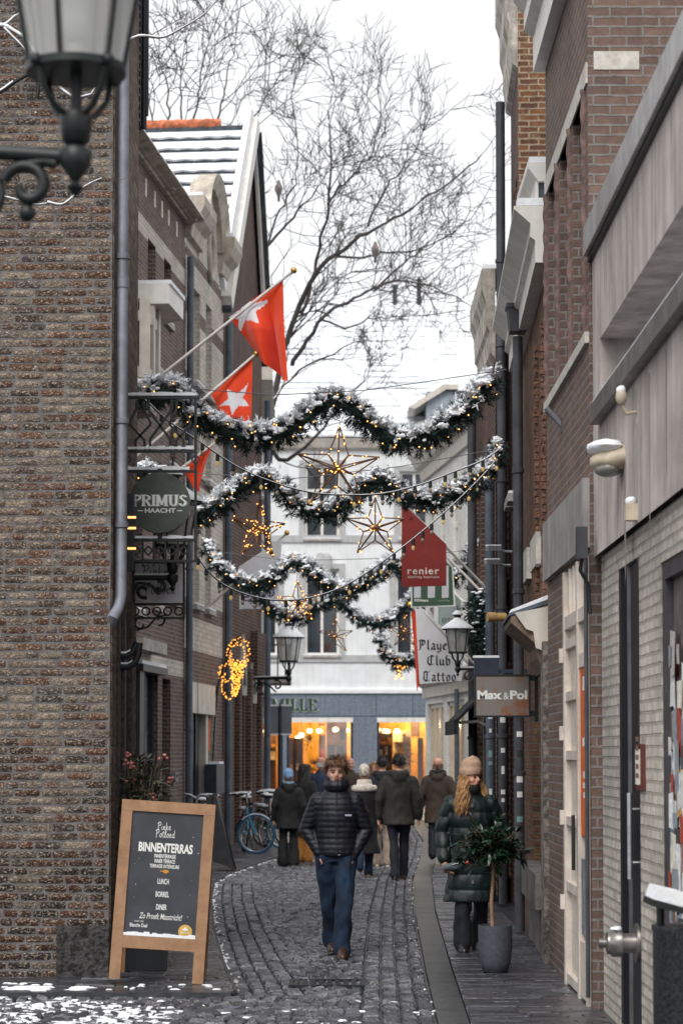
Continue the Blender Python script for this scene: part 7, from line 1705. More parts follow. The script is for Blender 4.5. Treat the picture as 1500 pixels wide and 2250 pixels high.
def person(label, x, y, H, yaw, legs, arms, top, trouser, shoe, head, vox=.016, skin=None, extra=None, cat='person', z0=0.0):
    k = H/1.76; t = thing('person', label, cat, (x, y, z0)); Mx = Matrix.Translation((x, y, z0)) @ Matrix.Rotation(yaw, 4, 'Z') @ Matrix.Scale(k, 4)
    W = lambda mb: setattr(mb, 'v', [tuple(Mx @ V(v)) for v in mb.v]) or mb
    skin = skin or SKIN
    hipz = .93; J = []
    for s, (fwd, lift, dx) in zip((-1, 1), legs):
        hip = V((s*.09, 0, hipz)); an = V((s*.085+dx, -fwd, .085+lift)); kn = (hip+an)/2+V((0, -.035-.10*max(0, lift)-.02*abs(fwd), .01)); kn.z = max(kn.z, .40+.2*lift)
        J.append((hip, kn, an))
    hz = 1.535; hy = -.02
    # body: one skin from feet to crown
    b = MB(); b.loft([ring(.86, .12, .09), ring(.95, .15, .1), ring(1.08, .13, .09), ring(1.25, .155, .1), ring(1.38, .15, .09), ring(1.44, .10, .07), ring(1.48, .058, .06), ring(1.56, .055, .058, 0, -.008)])
    for hip, kn, an in J: taper(b, [hip, kn, an], [.075, .048, .036])
    for s, (el, wr, hd) in zip((-1, 1), arms):
        taper(b, [V((s*.165, .0, 1.39)), V(el), V(wr)], [.045, .036, .027]); e = (V(wr)-V(el)).normalized()
        hand(b, V(wr)+e*.01, V(hd) if hd else e, s, .5 if hd else .15)
    hr = Matrix.Translation((0, hy, hz)) @ Matrix.Rotation(head.get('yaw', 0), 4, 'Z') @ Matrix.Rotation(head.get('pitch', 0), 4, 'X')
    HB = MB(); HB.loft([ring(z, rx, ry, 0, cy, 18) for z, rx, ry, cy in HEADR])
    HB.tube([(0, -.088, .112), (0, -.103, .09), (0, -.112, .076)], [.008, .011, .014], 8); HB.ell((0, -.099, .072), (.017, .014, .009), 8, 6)
    for s in (-1, 1):
        HB.ell((s*.075, .005, .098), (.010, .02, .032), 8, 6); HB.ell((s*.03, -.078, .126), (.024, .014, .010), 8, 6); HB.ell((s*.038, -.062, .075), (.022, .02, .02), 8, 6)
    HB.ell((0, -.086, .048), (.022, .012, .012), 8, 6); HB.ell((0, -.073, .012), (.024, .018, .014), 8, 6)
    hv = [tuple(hr @ V(v)) for v in HB.v]; b.add(hv, HB.f)
    W(fuse(b, min(vox, .0085) if vox < .013 else .013, 3)).build('body', skin, t)
    HW = lambda mb: W((setattr(mb, 'v', [tuple(hr @ V(v)) for v in mb.v]) or mb))
    if head.get('face', True):
        for s in (-1, 1):
            m = MB(); m.ell((s*.031, -.0865, .108), (.013, .006, .0065), 8, 6); HW(m).build('eye', M('eye_dark', C(38, 32, 30), .3), t)
            m = MB(); m.tube([(s*.012, -.0945, .126), (s*.03, -.093, .131), (s*.05, -.078, .126)], [.0045, .005, .003], 6); HW(m).build('eyebrow', head.get('brow', head['hm']), t)
        m = MB(); m.ell((0, -.0985, .0475), (.021, .005, .0065), 10, 6); HW(m).build('lips', M('lips', C(150, 86, 80), .5), t)
        if head.get('beard'): m = MB(); m.ell((0, -.1, .059), (.026, .006, .005), 10, 6); HW(m).build('moustache', head['beard'], t)
    # trousers
    p = MB(); fl = trouser.get('hem', .07); wd = trouser.get('w', 1.0)
    p.loft([ring(.84, .155*wd, .105*wd), ring(.93, .160*wd, .105*wd), ring(1.0, .14, .09)])
    for hip, kn, an in J: taper(p, [hip+V((0, 0, -.03)), kn, an+V((0, .01, -.02))], [.100*wd, trouser.get('knee', .074)*wd, fl])
    W(fuse(p, vox, 3, None, trouser.get('wr', .016), 8, R.random()*9)).build('trousers', trouser['m'], t)
    for hip, kn, an in J:
        s_ = MB(); pit = -.5 if an.z > .12 else 0; rt = Matrix.Translation(an+V((0, 0, -.085))) @ Matrix.Translation((0, .0, .085)) @ Matrix.Rotation(pit*1.6, 4, 'X') @ Matrix.Translation((0, 0, -.085))
        rr_ = [ring(0, .01, .02), ring(.0, .048, .135, 0, -.06, pw=.8), ring(.025, .05, .138, 0, -.06, pw=.8), ring(.05, .045, .12, 0, -.05), ring(.075, .04, .085, 0, -.02), ring(.11, .038, .05, 0, .01)]
        s_.loft(rr_); s_.v = [tuple(rt @ V(v)) for v in s_.v]; W(s_).build('shoe', shoe, t)
    # coat or jacket
    j = MB(); hem = top['hem']; bk = top.get('bulk', 1.0); rs = []
    if hem < .8: rs += [ring(hem, top.get('flare', .21)*bk, .165*bk, 0, .01), ring((hem+.85)/2, .205*bk, .155*bk, 0, .005), ring(.9, .195*bk, .14*bk)]
    else: rs += [ring(hem, .182*bk, .13*bk), ring(hem+.05, .19*bk, .138*bk)]
    rs += [ring(1.05, .18*bk, .13*bk), ring(1.25, .197*bk, .14*bk), ring(1.36, .195*bk, .132*bk), ring(1.425, .165*bk, .115*bk), ring(1.465, .12, .095), ring(1.50, .085, .085), ring(1.53, .08, .082)]
    j.loft(rs)
    for s, (el, wr, hd) in zip((-1, 1), arms):
        taper(j, [V((s*.163*bk, .0, 1.385)), V(el), lp(el, wr, top.get('slv', .95))], [.080*bk, .070*bk, top.get('cuff', .052)*bk])
    if top.get('hood'):
        for a in range(-4, 5):
            an = a*.42; j.ell((.105*math.sin(an), .02+.095*math.cos(an), 1.49+.015*abs(a)/4), (.05, .05, .058), 8, 6)
        j.ell((0, .12, 1.44), (.1, .05, .08), 10, 8)
    if top.get('collar'): 
        for a in range(16): an = a*math.pi/8; j.ell((.085*math.sin(an), -.012+.09*math.cos(an), 1.535+.012*math.cos(an)), (.034, .034, .05), 8, 6)
    pf = top.get('puff')
    def disp(co):
        if not pf: return np.zeros(len(co))
        ph = co[:, 2]/pf[0]+np.where(np.abs(co[:, 0]) > .2*bk, .3, 0)
        return -pf[1]*(1-np.abs(np.sin(math.pi*ph))**.6)+pf[1]*.3
    o = W(fuse(j, vox*.8 if pf else vox, 2 if pf else 3, disp, top.get('wr', .010), top.get('wsc', 10), R.random()*9)).build(top.get('name', 'jacket'), top['m'], t)
    if top.get('zip'):
        m = MB(); zz = np.linspace(hem+.01, 1.52, 24); P = []
        for z in zz: r_ = np.interp(z, [hem, 1.05, 1.25, 1.36, 1.43, 1.47, 1.53], [.135, .13, .14, .132, .115, .105, .118]); P.append(V((.0, -r_*bk+.004, z)))
        m.tube(P, .007, 6); W(m).build('zip', M('zip_dark', C(30, 30, 34), .4), o)
    # head cover
    hm = head['hm']; kind = head['hair']
    def locks(n, zf, L, th, spread, wave, maxz=.9, minz=-.2, front=-.35, jitter=.3):
        m = MB()
        for i in range(n):
            a = R.uniform(0, 6.283); zc = R.uniform(minz, 1)
            r_ = math.sqrt(max(0, 1-zc*zc)); p = V((math.cos(a)*r_, math.sin(a)*r_, zc))
            if p.y < front and p.z < .35: continue
            q = V((p.x*.078, .012+p.y*.098, .135+p.z*.098)); out = V((p.x*.7, p.y*.7, p.z*.4+zf)).normalized(); P = [q]; l_ = L*R.uniform(.6, 1.25); sg = R.uniform(-1, 1)
            d = out+V((R.gauss(0, jitter), R.gauss(0, jitter), R.gauss(0, jitter)))
            for s in range(5):
                d = d+V((sg*.15*math.sin(s*1.7+i)*wave, 0, spread)); P.append(P[-1]+d.normalized()*l_/5)
            m.tube(P, [th*.7, th, th*.95, th*.8, th*.55, th*.2], 5, flat=.6)
        return m
    if kind == 'tousled':
        m = locks(760, .55, .055, .0068, -.30, .9, front=-.30, minz=-.2, jitter=.55)
        m.ell((0, .016, .145), (.077, .095, .092), 16, 12)
        for i in range(46):
            xx = R.uniform(-.066, .066); m.tube([(xx*.9, -.06, .212), (xx, -.098, .200+R.uniform(-.01, .012)), (xx*1.05+R.uniform(-.012, .012), -.108, .176), (xx*1.08+R.uniform(-.02, .02), -.104, .166+R.uniform(-.016, .022))], [.006, .0085, .007, .002], 5)
        HW(m).build('hair', hm, t)
    elif kind == 'short':
        m = locks(260, .2, .035, .008, -.3, .3, front=-.25, minz=-.35); m.ell((0, .016, .145), (.079, .097, .092), 16, 12); HW(m).build('hair', hm, t)
    elif kind == 'fringe':
        m = MB()
        for i in range(220):
            a = R.uniform(-.35, math.pi+.35); z = R.uniform(.07, .13); m.tube([(.077*math.cos(a), .012+.098*math.sin(a), z), (.084*math.cos(a), .012+.105*math.sin(a), z-.02), (.082*math.cos(a), .012+.103*math.sin(a), z-.04)], [.006, .007, .002], 5)
        HW(m).build('hair', hm, t)
    elif kind == 'long':
        m = MB(); m.ell((0, .018, .13 if head.get('hat') else .14), (.079, .098, .08) if head.get('hat') else (.083, .102, .098), 16, 12); L = head.get('len', .38); wv = head.get('wave', .012)
        for i in range(900 if head.get('sides') else 300):
            a = R.uniform(-.55, math.pi+.55) if not head.get('sides') else R.choice([R.uniform(-.30, .7), R.uniform(math.pi-.7, math.pi+.42)])
            z = R.uniform(.05, .12) if head.get('sides') else R.uniform(.08, .2); r_ = 1.0; ph = R.uniform(0, 6); rs_ = R.uniform(.1, 2.0); P = []; Lk = L*R.uniform(.75, 1.1); sx = head.get('spread', 0)
            for s in range(9):
                f = s/8; g = 1+.25*f; P.append(V((.082*math.cos(a)*g+math.copysign(sx*f*rs_, math.cos(a))+wv*math.sin(f*9+ph), .015+.1*math.sin(a)*g-(head.get('fwd', 0)*f if head.get('sides') else -.02*f)+wv*math.cos(f*8+ph), z-Lk*f)))
            q_ = .4 if head.get('sides') else 1; m.tube(P, [x_*q_ for x_ in (.009, .012, .012, .012, .011, .011, .010, .008, .003)], 5)
        if not head.get('hat'):
            for i in range(60):
                xx = R.uniform(-.06, .06); sd = math.copysign(1, xx); m.tube([(xx*.3, -.055, .226), (xx*.8+sd*.02, -.095, .195), (sd*.075, -.075, .14), (sd*.085, -.04, .07)], [.006, .008, .008, .004], 5)
        HW(m).build('hair', hm, t)
    if head.get('hat'):
        m = MB(); n = 48; rings = []
        for z, r_ in ((.116, 1.10), (.13, 1.17), (.178, 1.19), (.182, 1.13), (.21, 1.12), (.24, 1.04), (.268, .82), (.288, .48), (.294, .08)):
            rings.append([V(((.078+.002*math.cos(k*math.pi))*r_*math.cos(2*math.pi*k/n), .012+(.099+.002*math.cos(k*math.pi))*r_*math.sin(2*math.pi*k/n), z+head.get('hatz', 0)-.012*math.sin(2*math.pi*k/n))) for k in range(n)])
        m.loft(rings); HW(m).build('beanie', head['hat'], t)
    if extra: extra(t, W, HW, o)
    return t
CL = lambda n, *c, **k: M('cloth_'+n, C(*c), k.pop('r', .8), var=k.pop('v', .12), vs=14, bump=k.pop('b', .15), bs=90, sheen=k.pop('sh', 0), **k)
BLKN = CL('black_navy', 18, 21, 32, r=.55, sh=0); DENIM = M('denim', C(13, 30, 51), .85, col2=C(28, 58, 88), vs=5, bump=.1, bs=120, vmin=.42, vmax=.72)
GREENC = CL('dark_green', 13, 28, 29, r=.5, sh=0); NAVYT = CL('navy', 15, 19, 31); BLKC = CL('black', 17, 17, 20); OLIVE = CL('olive', 36, 35, 30); BROWNC = CL('brown', 58, 46, 38)
OCHRE = CL('ochre', 168, 112, 50); BEIGET = CL('beige', 150, 132, 116); CREAMK = CL('cream_knit', 206, 196, 184, b=.4); TANK = CL('tan_knit', 178, 146, 124, b=.4); BLUEK = CL('blue_knit', 112, 148, 188, b=.4)
BRSHOE = M('brown_leather', C(58, 36, 28), .4, var=.2); BKSHOE = M('black_leather', C(30, 28, 28), .4); WHSHOE = M('white_shoe', C(206, 200, 190), .6)
HBR = M('hair_brown', C(122, 92, 68), .5, col2=C(66, 46, 34), vs=30); HBL = M('hair_blonde', C(190, 146, 98), .5, col2=C(140, 100, 62), vs=26); HDK = M('hair_dark', C(32, 26, 24), .45); HGR = M('hair_grey', C(196, 190, 184), .6)
st = lambda a=0, b=0: [(0, 0, -.0), (0, 0, 0)]
# young man walking towards the camera
def ex_man(t, W, HW, j):
    m = MB(); m.obox((.105, -.142, 1.262), (.030, 0, 0), (0, .004, 0), (0, 0, .0075)); l_ = W(m).build('chest_patch', M('patch_violet', C(150, 150, 190), .6), j)
    m = MB(); m.obox((.105, -.1465, 1.2655), (.028, 0, 0), (0, .001, 0), (0, 0, .0025)); W(m).build('patch_line', WHITE, l_)
    m = MB(); m.obox((.02, -.125, .915), (.012, 0, 0), (0, .004, 0), (0, 0, .008)); W(m).build('belt_buckle', M('buckle', C(190, 186, 176), .3, metal=.7), t)
q = atZ(738, 2104)
person('young man with tousled brown hair, black puffer jacket and blue jeans walking forward', q.x, q.y+.12, 1.745, 0.03, [(-.26, .03, .055), (.16, 0, -.035)],
       [((-.268, .05, 1.13), (-.150, -.03, .925), (.1, .05, -1)), ((.268, .06, 1.12), (.150, -.035, .905), (-.1, .05, -1))],
       dict(hem=.895, m=BLKN, puff=(.05, .006), bulk=1.0, collar=True, zip=True, slv=1.02, wr=.004, cuff=.05), dict(m=DENIM, hem=.084, w=1.0, knee=.082, wr=.02), BRSHOE, dict(hair='tousled', hm=HBR, brow=M('brow_brown', C(70, 50, 40), .7), beard=M('moustache', C(120, 84, 66), .7), pitch=-.03), vox=.011, extra=ex_man)
# woman in the long green coat
def ex_woman(t, W, HW, j):
    m = MB(); P = []
    for k in range(15):
        f = k/14; xx = -.12+.30*f; zz = 1.43-.48*f; P.append(V((xx, -.150*math.sqrt(max(.1, 1-(xx/.25)**2))-.014-.012*math.sin(f*3.1), zz)))
    m.tube(P, .012, 6, flat=.5); W(m).build('shoulder_strap', M('strap_brown', C(70, 52, 46), .6), j)
    m = MB(); m.obox((0, -.150, 1.37), (.008, 0, 0), (0, .006, 0), (0, 0, .018)); W(m).build('zip_pull', ST, j)
    m = MB(); m.obox((.0, -.178, .66), (.008, 0, 0), (0, .006, 0), (0, 0, .018)); W(m).build('zip_pull', ST, j)
    m = MB()
    for a in range(20): an = a*math.pi/10; m.ell((.07*math.sin(an), -.02+.078*math.cos(an), 1.52), (.03, .03, .05), 8, 6)
    W(fuse(m, .012, 3)).build('roll_neck', BLKC, t)
q = atZ(1034, 2090, .03); wx, wy = q.x, q.y
wo = person('woman in a tan beanie and long dark green quilted coat holding a bottle', wx, wy, 1.675, .05, [(.06, 0, .0), (-.20, .0, .02)],
       [((-.27, .03, 1.12), (-.255, -.085, .855), (.25, -.35, -1)), ((.27, .04, 1.13), (.20, -.09, .92), None)],
       dict(name='quilted_coat', hem=.47, m=GREENC, puff=(.145, .016), bulk=1.1, flare=.235, zip=True, wr=.008, cuff=.056), dict(m=NAVYT, hem=.092, w=.9), BKSHOE, dict(hair='long', hm=HBL, brow=HBR, hat=TANK, yaw=.62, pitch=.08, sides=True, len=.29, wave=.02, spread=.05, fwd=.075), vox=.012, skin=SKIN2, extra=ex_woman, z0=.03)
hp_ = V((wx-.15, wy-.18, .03+.775)); bo = thing('water_bottle', 'clear plastic bottle with a red cap held by the woman in green', 'bottle', hp_)
ax = V((1, -.1, .25)).normalized(); mb = MB(); mb.lathe([(.02, -.11), (.031, -.1), (.031, .02), (.028, .05), (.014, .085), (.013, .1)], hp_, 16, ax=ax); mb.build('bottle', M('clear_plastic', C(200, 208, 214), .1, var=0, trans=.8), bo)
mb = MB(); mb.lathe([(.016, .098), (.016, .125), (.004, .126)], hp_, 14, ax=ax); mb.build('cap', M('cap_red', C(200, 46, 34), .4), bo)
# glove over the holding hand
gl_ = MB(); wr_ = V((wx-.255*.952, wy-.085*.952, .03+.855*.952)); hand(gl_, wr_, (.25, -.35, -1), -1, .6, 1.15); fuse(gl_, .006, 3).build('glove', CL('tan_glove', 176, 136, 108), wo)
# man in the olive jacket walking away
A_ = lambda o=0.0: [((-.26-o, .03, 1.13), (-.27-o, -.03, .88), None), ((.26+o, .03, 1.13), (.27+o, -.03, .88), None)]
q = atZ(876, 1932)
person('man in an olive hooded jacket, dark trousers and brown shoes walking away', q.x, q.y, 1.77, math.pi, [(.12, 0, .02), (-.16, 0, -.03)], A_(.01),
       dict(hem=.77, m=OLIVE, bulk=1.12, hood=True, wr=.012), dict(m=NAVYT, hem=.07, w=.95), BRSHOE, dict(hair='short', hm=HDK, face=False))
def ex_scarf(t, W, HW, j):
    m = MB()
    for a in range(18): an = a*math.pi/9; m.ell((.09*math.sin(an), .01+.09*math.cos(an), 1.5), (.04, .04, .07), 8, 6)
    for a in range(9): an = -1.3+a*2.6/8; m.ell((.16*math.sin(an), .04+.09*math.cos(an), 1.42), (.06, .045, .06), 8, 6)
    W(fuse(m, .014, 3)).build('scarf', CREAMK, t)
    m = MB(); m.tube([(.13, .08, 1.45), (.05, .16, 1.25), (-.06, .17, 1.05)], .012, 6); W(m).build('bag_strap', M('strap_brown', C(70, 52, 46), .6), t)
q = atZ(800, 1928)
person('person in a cream beanie and scarf with a long black coat walking away', q.x, q.y, 1.60, math.pi, [(.10, 0, .02), (-.22, .12, -.02)], A_(),
       dict(name='long_coat', hem=.38, m=BLKC, bulk=1.05, flare=.25, wr=.01), dict(m=DENIM, hem=.07), M('tan_shoe', C(150, 120, 92), .6), dict(hair='short', hm=HBR, face=False, hat=CREAMK, hatz=-.02), extra=ex_scarf)
q = atZ(634, 1903)
def ex_hood2(t, W, HW, j):
    m = MB()
    for a in range(18): an = a*math.pi/9; m.ell((.08*math.sin(an), .0+.085*math.cos(an), 1.54), (.035, .035, .05), 8, 6)
    W(fuse(m, .014, 3)).build('blue_collar', CL('pale_blue', 110, 134, 156), t)
person('short person in a light blue beanie and black hooded jacket seen from behind', q.x, q.y, 1.50, math.pi+.1, [(0, 0, -.02), (.02, 0, .02)], A_(),
       dict(hem=.70, m=BLKC, bulk=1.12, hood=True), dict(m=BLKC, hem=.11, w=1.05), BKSHOE, dict(hair='short', hm=HBR, face=False, hat=BLUEK), extra=ex_hood2)
q = atZ(668, 1894)
person('woman with very long dark hair, black coat and ochre trousers beside the bicycles', q.x, q.y, 1.62, math.pi-.5, [(0, 0, .0), (.03, 0, .0)], A_(),
       dict(name='coat', hem=.55, m=BLKC, bulk=1.0), dict(m=OCHRE, hem=.1), WHSHOE, dict(hair='long', hm=HDK, len=.52, face=True))
person('balding man in a navy jacket half hidden behind the young man', -.42, 40.5, 1.73, math.pi-.3, [(.1, 0, 0), (-.1, 0, 0)], A_(), dict(hem=.75, m=CL('navy_jacket', 36, 48, 70), bulk=1.1, hood=False), dict(m=BLKC), BKSHOE, dict(hair='fringe', hm=HGR, face=False), skin=SKIN2)
person('elderly white haired man with a beard coming towards the camera', .10, 43.0, 1.71, .2, [(.12, 0, 0), (-.12, 0, 0)], A_(), dict(hem=.75, m=BROWNC, bulk=1.1), dict(m=NAVYT), BKSHOE, dict(hair='fringe', hm=HGR, beard=HGR), skin=SKIN2)
def ex_glasses(t, W, HW, j):
    m = MB()
    for s in (-1, 1): m.ell((s*.035, -.08, .205), (.03, .012, .02), 10, 6)
    HW(m).build('sunglasses', M('sunglass', C(60, 44, 36), .15), t)
person('blonde woman with sunglasses pushed up facing the camera in the crowd', .55, 42.0, 1.63, -.2, [(.1, 0, 0), (-.1, 0, 0)], A_(), dict(name='coat', hem=.6, m=BROWNC), dict(m=NAVYT), BKSHOE, dict(hair='long', hm=HBL, len=.25, wave=.015), skin=SKIN2, extra=ex_glasses)
q = atZ(840, 1904)
person('dark haired man in a black jacket and beige trousers with pale shoes', q.x, q.y, 1.73, math.pi, [(-.1, 0, .0), (.14, 0, .0)], A_(), dict(hem=.78, m=CL('black_blue', 24, 28, 38), bulk=1.1, hood=True), dict(m=BEIGET, hem=.08), WHSHOE, dict(hair='short', hm=HDK, face=False))
q = atZ(962, 1898)
def ex_fur(t, W, HW, j):
    m = MB()
    for a in range(-5, 6):
        an = a*.36; m.ell((.10*math.sin(an), .02+.1*math.cos(an), 1.525), (.04, .04, .045), 8, 6, jit=.4, seed=a)
    W(fuse(m, .014, 2, None, .012, 30)).build('dark_collar', BLKC, t)
person('bald man in a long brown hooded coat walking away past the olive jacket', q.x, q.y, 1.72, math.pi-.12, [(.16, 0, .0), (-.2, .10, -.0)], A_(.03), dict(name='coat', hem=.68, m=BROWNC, bulk=1.1, hood=True), dict(m=NAVYT, hem=.075), WHSHOE, dict(hair='fringe', hm=HBR, face=False), skin=SKIN2, extra=ex_fur)
person('person in a dark teal hood hidden behind the woman in green', 1.42, 25.2, 1.60, math.pi, [(0, 0, 0), (0, 0, 0)], A_(), dict(name='coat', hem=.62, m=CL('teal', 38, 56, 60), hood=True), dict(m=BLKC), BKSHOE, dict(hair='short', hm=HDK, face=False, hat=CL('teal_hood', 34, 50, 54)), z0=.03)
# ================================================================ bicycles and plants
def bicycle(label, pos, yaw, steer, tyre, framem, snowy=True, group='bicycles parked against the left houses', stand=True):
    """local x forward; the fork, bars and front wheel turn together by steer"""
    t = thing('bicycle', label, 'bicycle', pos, group); Mx = Matrix.Translation(pos) @ Matrix.Rotation(yaw, 4, 'Z')
    St = Matrix.Translation((.50, 0, 0)) @ Matrix.Rotation(steer, 4, 'Z') @ Matrix.Translation((-.50, 0, 0))
    def put(mb, name, m, par, st=False):
        X = Mx @ St if st else Mx; mb.v = [tuple(X @ V(v)) for v in mb.v]; return mb.build(name, m, par)
    CHR = M('chrome', C(170, 170, 172), .3, metal=.8); r = .33
    for cx, st in ((-.5, False), (.55, True)):
        mb = MB(); mb.tube([(cx+r*math.cos(a*math.pi/20), 0, r+.015+r*math.sin(a*math.pi/20)) for a in range(41)], .022, 8, caps=False, ref=(0, 1, 0)); wl = put(mb, 'wheel', tyre if st else BLACK, t, st)
        mb = MB(); mb.tube([(cx+(r-.025)*math.cos(a*math.pi/20), 0, r+.015+(r-.025)*math.sin(a*math.pi/20)) for a in range(41)], .012, 6, caps=False, ref=(0, 1, 0))
        for a in range(18): e = a*math.pi/9; mb.tube([(cx, .02*(-1)**a, r+.015), (cx+(r-.03)*math.cos(e), 0, r+.015+(r-.03)*math.sin(e))], .0022, 4)
        mb.tube([(cx, -.05, r+.015), (cx, .05, r+.015)], .025, 10); put(mb, 'rim', CHR, wl, st)
        if snowy: mb = MB(); mb.tube([(cx+(r+.02)*math.cos(a*math.pi/20), 0, r+.02+(r+.02)*math.sin(a*math.pi/20)) for a in range(5, 16)], .016, 6); put(mb, 'snow', SNOW, wl, st)
        mb = MB(); R2 = r+.035; mb.tube([(cx+R2*math.cos(a*math.pi/20), 0, r+.015+R2*math.sin(a*math.pi/20)) for a in range(2, 20)], .022, 6, flat=.5, ref=(0, 1, 0)); put(mb, 'mudguard', BLACK, t, st)
    mb = MB(); bb_ = (-.06, 0, .29); sd_ = (-.2, 0, .78); hd = (.40, 0, .82); hd2 = (.43, 0, .68)
    for a, b, w_ in ((bb_, sd_, .018), (bb_, hd2, .02), ((-.15, 0, .6), hd, .017), ((-.5, .04, .345), bb_, .011), ((-.5, -.04, .345), bb_, .011), ((-.5, .04, .345), (-.17, 0, .68), .010), ((-.5, -.04, .345), (-.17, 0, .68), .010), (hd, hd2, .022)): mb.tube([a, b], w_, 8)
    fr_ = put(mb, 'frame', framem, t)
    if snowy:
        mb = MB()
        for a, b in ((bb_, hd2), ((-.15, 0, .6), hd)): mb.tube([lp(a, b, .05)+V((0, 0, .018)), lp(a, b, .95)+V((0, 0, .018))], .017, 6)
        put(mb, 'snow', SNOW, fr_)
    mb = MB()
    for s in (-1, 1): mb.tube([(.42, 0, .70), (.43, s*.05, .66), (.55, s*.05, .345)], .013, 8)
    put(mb, 'fork', framem, t, True)
    mb = MB(); mb.tube([hd, (.37, 0, 1.0)], .014, 8)
    for s in (-1, 1): mb.tube([(.37, 0, 1.0), (.42, s*.12, 1.06), (.36, s*.26, 1.07), (.18, s*.30, 1.04)], .012, 8)
    hb_ = put(mb, 'handlebar', CHR, t, True)
    for s in (-1, 1): mb = MB(); mb.tube([(.26, s*.29, 1.055), (.14, s*.31, 1.03)], .019, 8); put(mb, 'grip', BLACK, hb_, True)
    if snowy:
        mb = MB()
        for s in (-1, 1): mb.tube([(.37, 0, 1.016), (.42, s*.12, 1.075), (.36, s*.26, 1.085), (.15, s*.30, 1.058)], .013, 6)
        put(mb, 'snow', SNOW, hb_, True)
    mb = MB(); mb.tube([sd_, (-.22, 0, .92)], .013, 8); mb.loft([[V((xx, yy*w_, zz)) for yy, zz in ((-1, .95), (-.6, .97), (.6, .97), (1, .95), (.6, .92), (-.6, .92))] for xx, w_ in ((-.36, .04), (-.33, .095), (-.25, .09), (-.15, .045), (-.06, .025))]); sd = put(mb, 'saddle', BLACK, t)
    if snowy: mb = MB(); mb.ell((-.25, 0, .985), (.13, .085, .035), 12, 8, jit=.2); put(mb, 'snow', SNOW, sd)
    mb = MB(); mb.ell((-.78, 0, .6), (.02, .03, .03), 8, 6); put(mb, 'tail_light', M('reflector_red', C(190, 36, 24), .4), t)
    mb = MB(); mb.lathe([(.03, -.006), (.09, -.006), (.09, .006), (.03, .006)], (-.06, -.04, .29), 20, ax=(0, 1, 0)); mb.tube([(-.06, -.06, .29), (.06, -.06, .17)], .01, 6); mb.tube([(-.06, .06, .29), (-.18, .06, .41)], .01, 6); mb.box((.03, -.15, .155), (.09, -.06, .18)); mb.box((-.21, .06, .4), (-.15, .15, .425)); put(mb, 'crank', CHR, t)
    mb = MB(); mb.box((.42, -.05, .84), (.50, .05, .90)); put(mb, 'headlight', BLACK, t, True)
    mb = MB(); mb.tube([(-.42, .05, .33), (-.40, .16, .04), (-.36, .2, .02)], .011, 6); put(mb, 'kickstand', IRON, t)
    mb = MB(); mb.box((-.76, -.07, .75), (-.4, .07, .765)); mb.tube([(-.72, .06, .75), (-.52, .06, .36)], .007, 5); mb.tube([(-.72, -.06, .75), (-.52, -.06, .36)], .007, 5); ck = put(mb, 'carrier', IRON, t)
    if snowy: mb = MB(); mb.box((-.75, -.06, .766), (-.41, .06, .80)); put(mb, 'snow', SNOW, ck)
    return t
TB = M('tyre_blue', C(30, 92, 128), .6); FB = M('frame_blue', C(40, 122, 160), .4); FK = M('frame_black', C(34, 36, 40), .4)
q = atZ(557, 1876, .035)
hdg = math.radians(-78); fx = V((math.cos(hdg), math.sin(hdg), 0))
bicycle('bicycle with a blue front tyre turned sideways and snow on its saddle', V((q.x, q.y, .035))-fx*.52, hdg, math.radians(66), TB, FB)
q = atZ(606, 1866, .035)
bicycle('dark snowy bicycle leaning right behind the blue tyred one', V((q.x-.08, q.y+.5, .035)), math.radians(-70), math.radians(50), TB, FK)
bicycle('third snow covered bicycle deepest in the row by the dark brick wall', V((q.x-.12, q.y+1.5, .035)), math.radians(-62), math.radians(10), BLACK, FK)
q = atY(418, 1760, 38.2); bicycle('bicycle with only its snowy handlebar showing above the pavement board', V((q.x+.12, 38.6, .035)), math.radians(-100), math.radians(-25), BLACK, FK)
# ---- plants
LEAF = M('bay_leaf', C(36, 62, 40), .3, col2=C(22, 42, 30), vs=9, spec=.6); LEAF2 = M('oleander_leaf', C(104, 110, 88), .55, col2=C(66, 74, 60), vs=9)
def leaf(mb, p, d, L, w, droop=.3):
    d = V(d).normalized(); s = d.cross(V((R.uniform(-.4, .4), R.uniform(-.4, .4), 1))).normalized()*w; n = s.cross(d).normalized()
    a = V(p); b = a+d*L*.35-n*.006; c = a+d*L*.7+V((0, 0, -droop*L*.25)); e = a+d*L+V((0, 0, -droop*L*.6))
    mb.add([a, b-s*.9, b+n*-.004, b+s*.9, c-s*.8, c, c+s*.8, e], [(0, 1, 2), (0, 2, 3), (1, 4, 5, 2), (2, 5, 6, 3), (4, 7, 5), (5, 7, 6)], 0, True)
q = atZ(1090, 2140, .03); bt = thing('potted_bay_tree', 'small glossy bay tree on a thin stem in a grey pot on the right pavement', 'potted tree', (q.x, q.y+.14, .03)); bx, by = q.x, q.y+.14
mb = MB(); mb.lathe([(.085, 0), (.10, .005), (.125, .08), (.137, .2), (.138, .38), (.128, .38), (.126, .34), (.01, .33)], (bx, by, .03), 32); mb.build('pot', M('grey_pot', C(70, 74, 82), .7, var=.1, vs=30, bump=.1), bt)
mb = MB(); mb.lathe([(.126, .34), (.001, .355)], (bx, by, .03), 20); mb.build('soil', M('soil', C(50, 40, 34), .95), bt)
mb = MB(); mb.tube([(bx-.02, by, .36), (bx-.03, by, .6), (bx-.015, by, .78), (bx-.01, by, .95)], [.017, .015, .014, .012], 8)
cc = V((bx-.02, by, 1.05)); tips = []
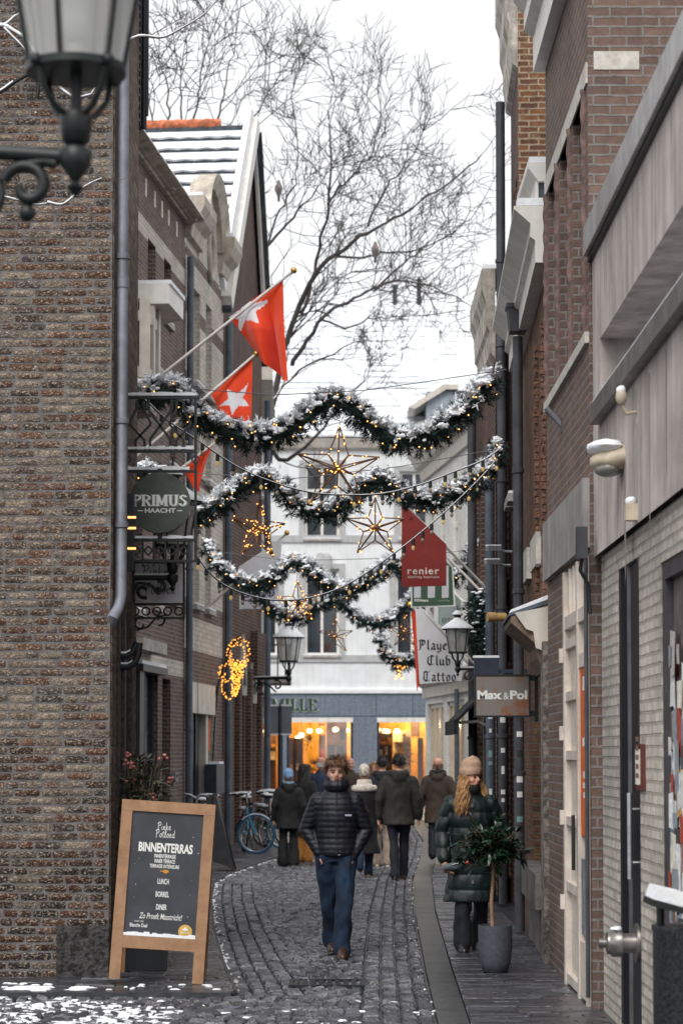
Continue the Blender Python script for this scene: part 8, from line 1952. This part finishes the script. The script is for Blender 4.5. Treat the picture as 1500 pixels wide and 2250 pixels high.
for i in range(120):
    d = V((R.gauss(0, 1), R.gauss(0, 1), R.gauss(.1, .8))).normalized(); L = R.uniform(.12, .27); mb.tube([cc+V((0, 0, -.12)), cc+d*L*.5+V((0, 0, -.04)), cc+V((d.x*L*1.08, d.y*L*1.08, d.z*L*.85))], [.006, .004, .002], 5); tips.append((cc, d, L))
mb.build('trunk', M('bay_stem', C(142, 112, 88), .8, var=.2), bt)
mb = MB()
for c, d, L in tips:
    for k in range(13):
        f = R.uniform(.35, 1.08); p = c+V((d.x*L*f*1.08, d.y*L*f*1.08, d.z*L*f*.85)); e = (d+V((R.gauss(0, .7), R.gauss(0, .7), R.gauss(.1, .55)))); leaf(mb, p, e, R.uniform(.06, .09), R.uniform(.013, .02), R.uniform(.1, .7))
for k in range(60):
    p = cc+V((R.uniform(-.27, -.2), R.uniform(-.06, .06), R.uniform(-.16, -.05))); leaf(mb, p, V((-1, R.uniform(-.6, .6), R.uniform(-.3, .5))), .08, .01, .3)
mb.build('foliage', LEAF, bt)
ox, oy = -1.66, 18.75; ol = thing('potted_oleander', 'tall potted oleander with a few pink flowers between brick corner and pavement board', 'potted shrub', (ox, oy, .035))
mb = MB(); mb.prism([(ox-.2, oy-.17, .035), (ox+.2, oy-.17, .035), (ox+.2, oy-.17, .72), (ox-.2, oy-.17, .72)], (0, .34, 0)); mb.build('pot', M('black_pot', C(32, 34, 40), .45), ol)
mb = MB(); lf = MB(); fl = MB(); ends = []
for i in range(64):
    a = R.uniform(0, 6.28); s = R.uniform(.0, .17); h = R.uniform(.55, 1.12); P = [V((ox+.06*math.cos(a), oy+.06*math.sin(a), .7)), V((ox+s*.8*math.cos(a)-.02, oy+s*.6*math.sin(a), .7+h*.55)), V((ox+s*1.5*math.cos(a), oy+s*math.sin(a), .7+h))]
    Q = smooth_path(P, .08); mb.tube(Q, .006, 5); ends.append(Q[-1])
    for k in range(40):
        f = R.uniform(.05, 1); p = Q[int(f*(len(Q)-1))]; an = R.uniform(0, 6.28); leaf(lf, p, V((math.cos(an), math.sin(an), R.uniform(-.1, .9))), R.uniform(.09, .15), R.uniform(.009, .014), R.uniform(.1, .6))
for e in ends[:9]:
    for k in range(5): fl.ell(e+V((R.gauss(0, .025), R.gauss(0, .025), R.gauss(.01, .02))), (.016, .016, .012), 7, 5, jit=.5, seed=k)
mb.build('stem', M('oleander_stem', C(84, 74, 60), .8), ol); lf.build('foliage', LEAF2, ol); fl.build('flowers', M('oleander_pink', C(206, 128, 122), .7), ol)
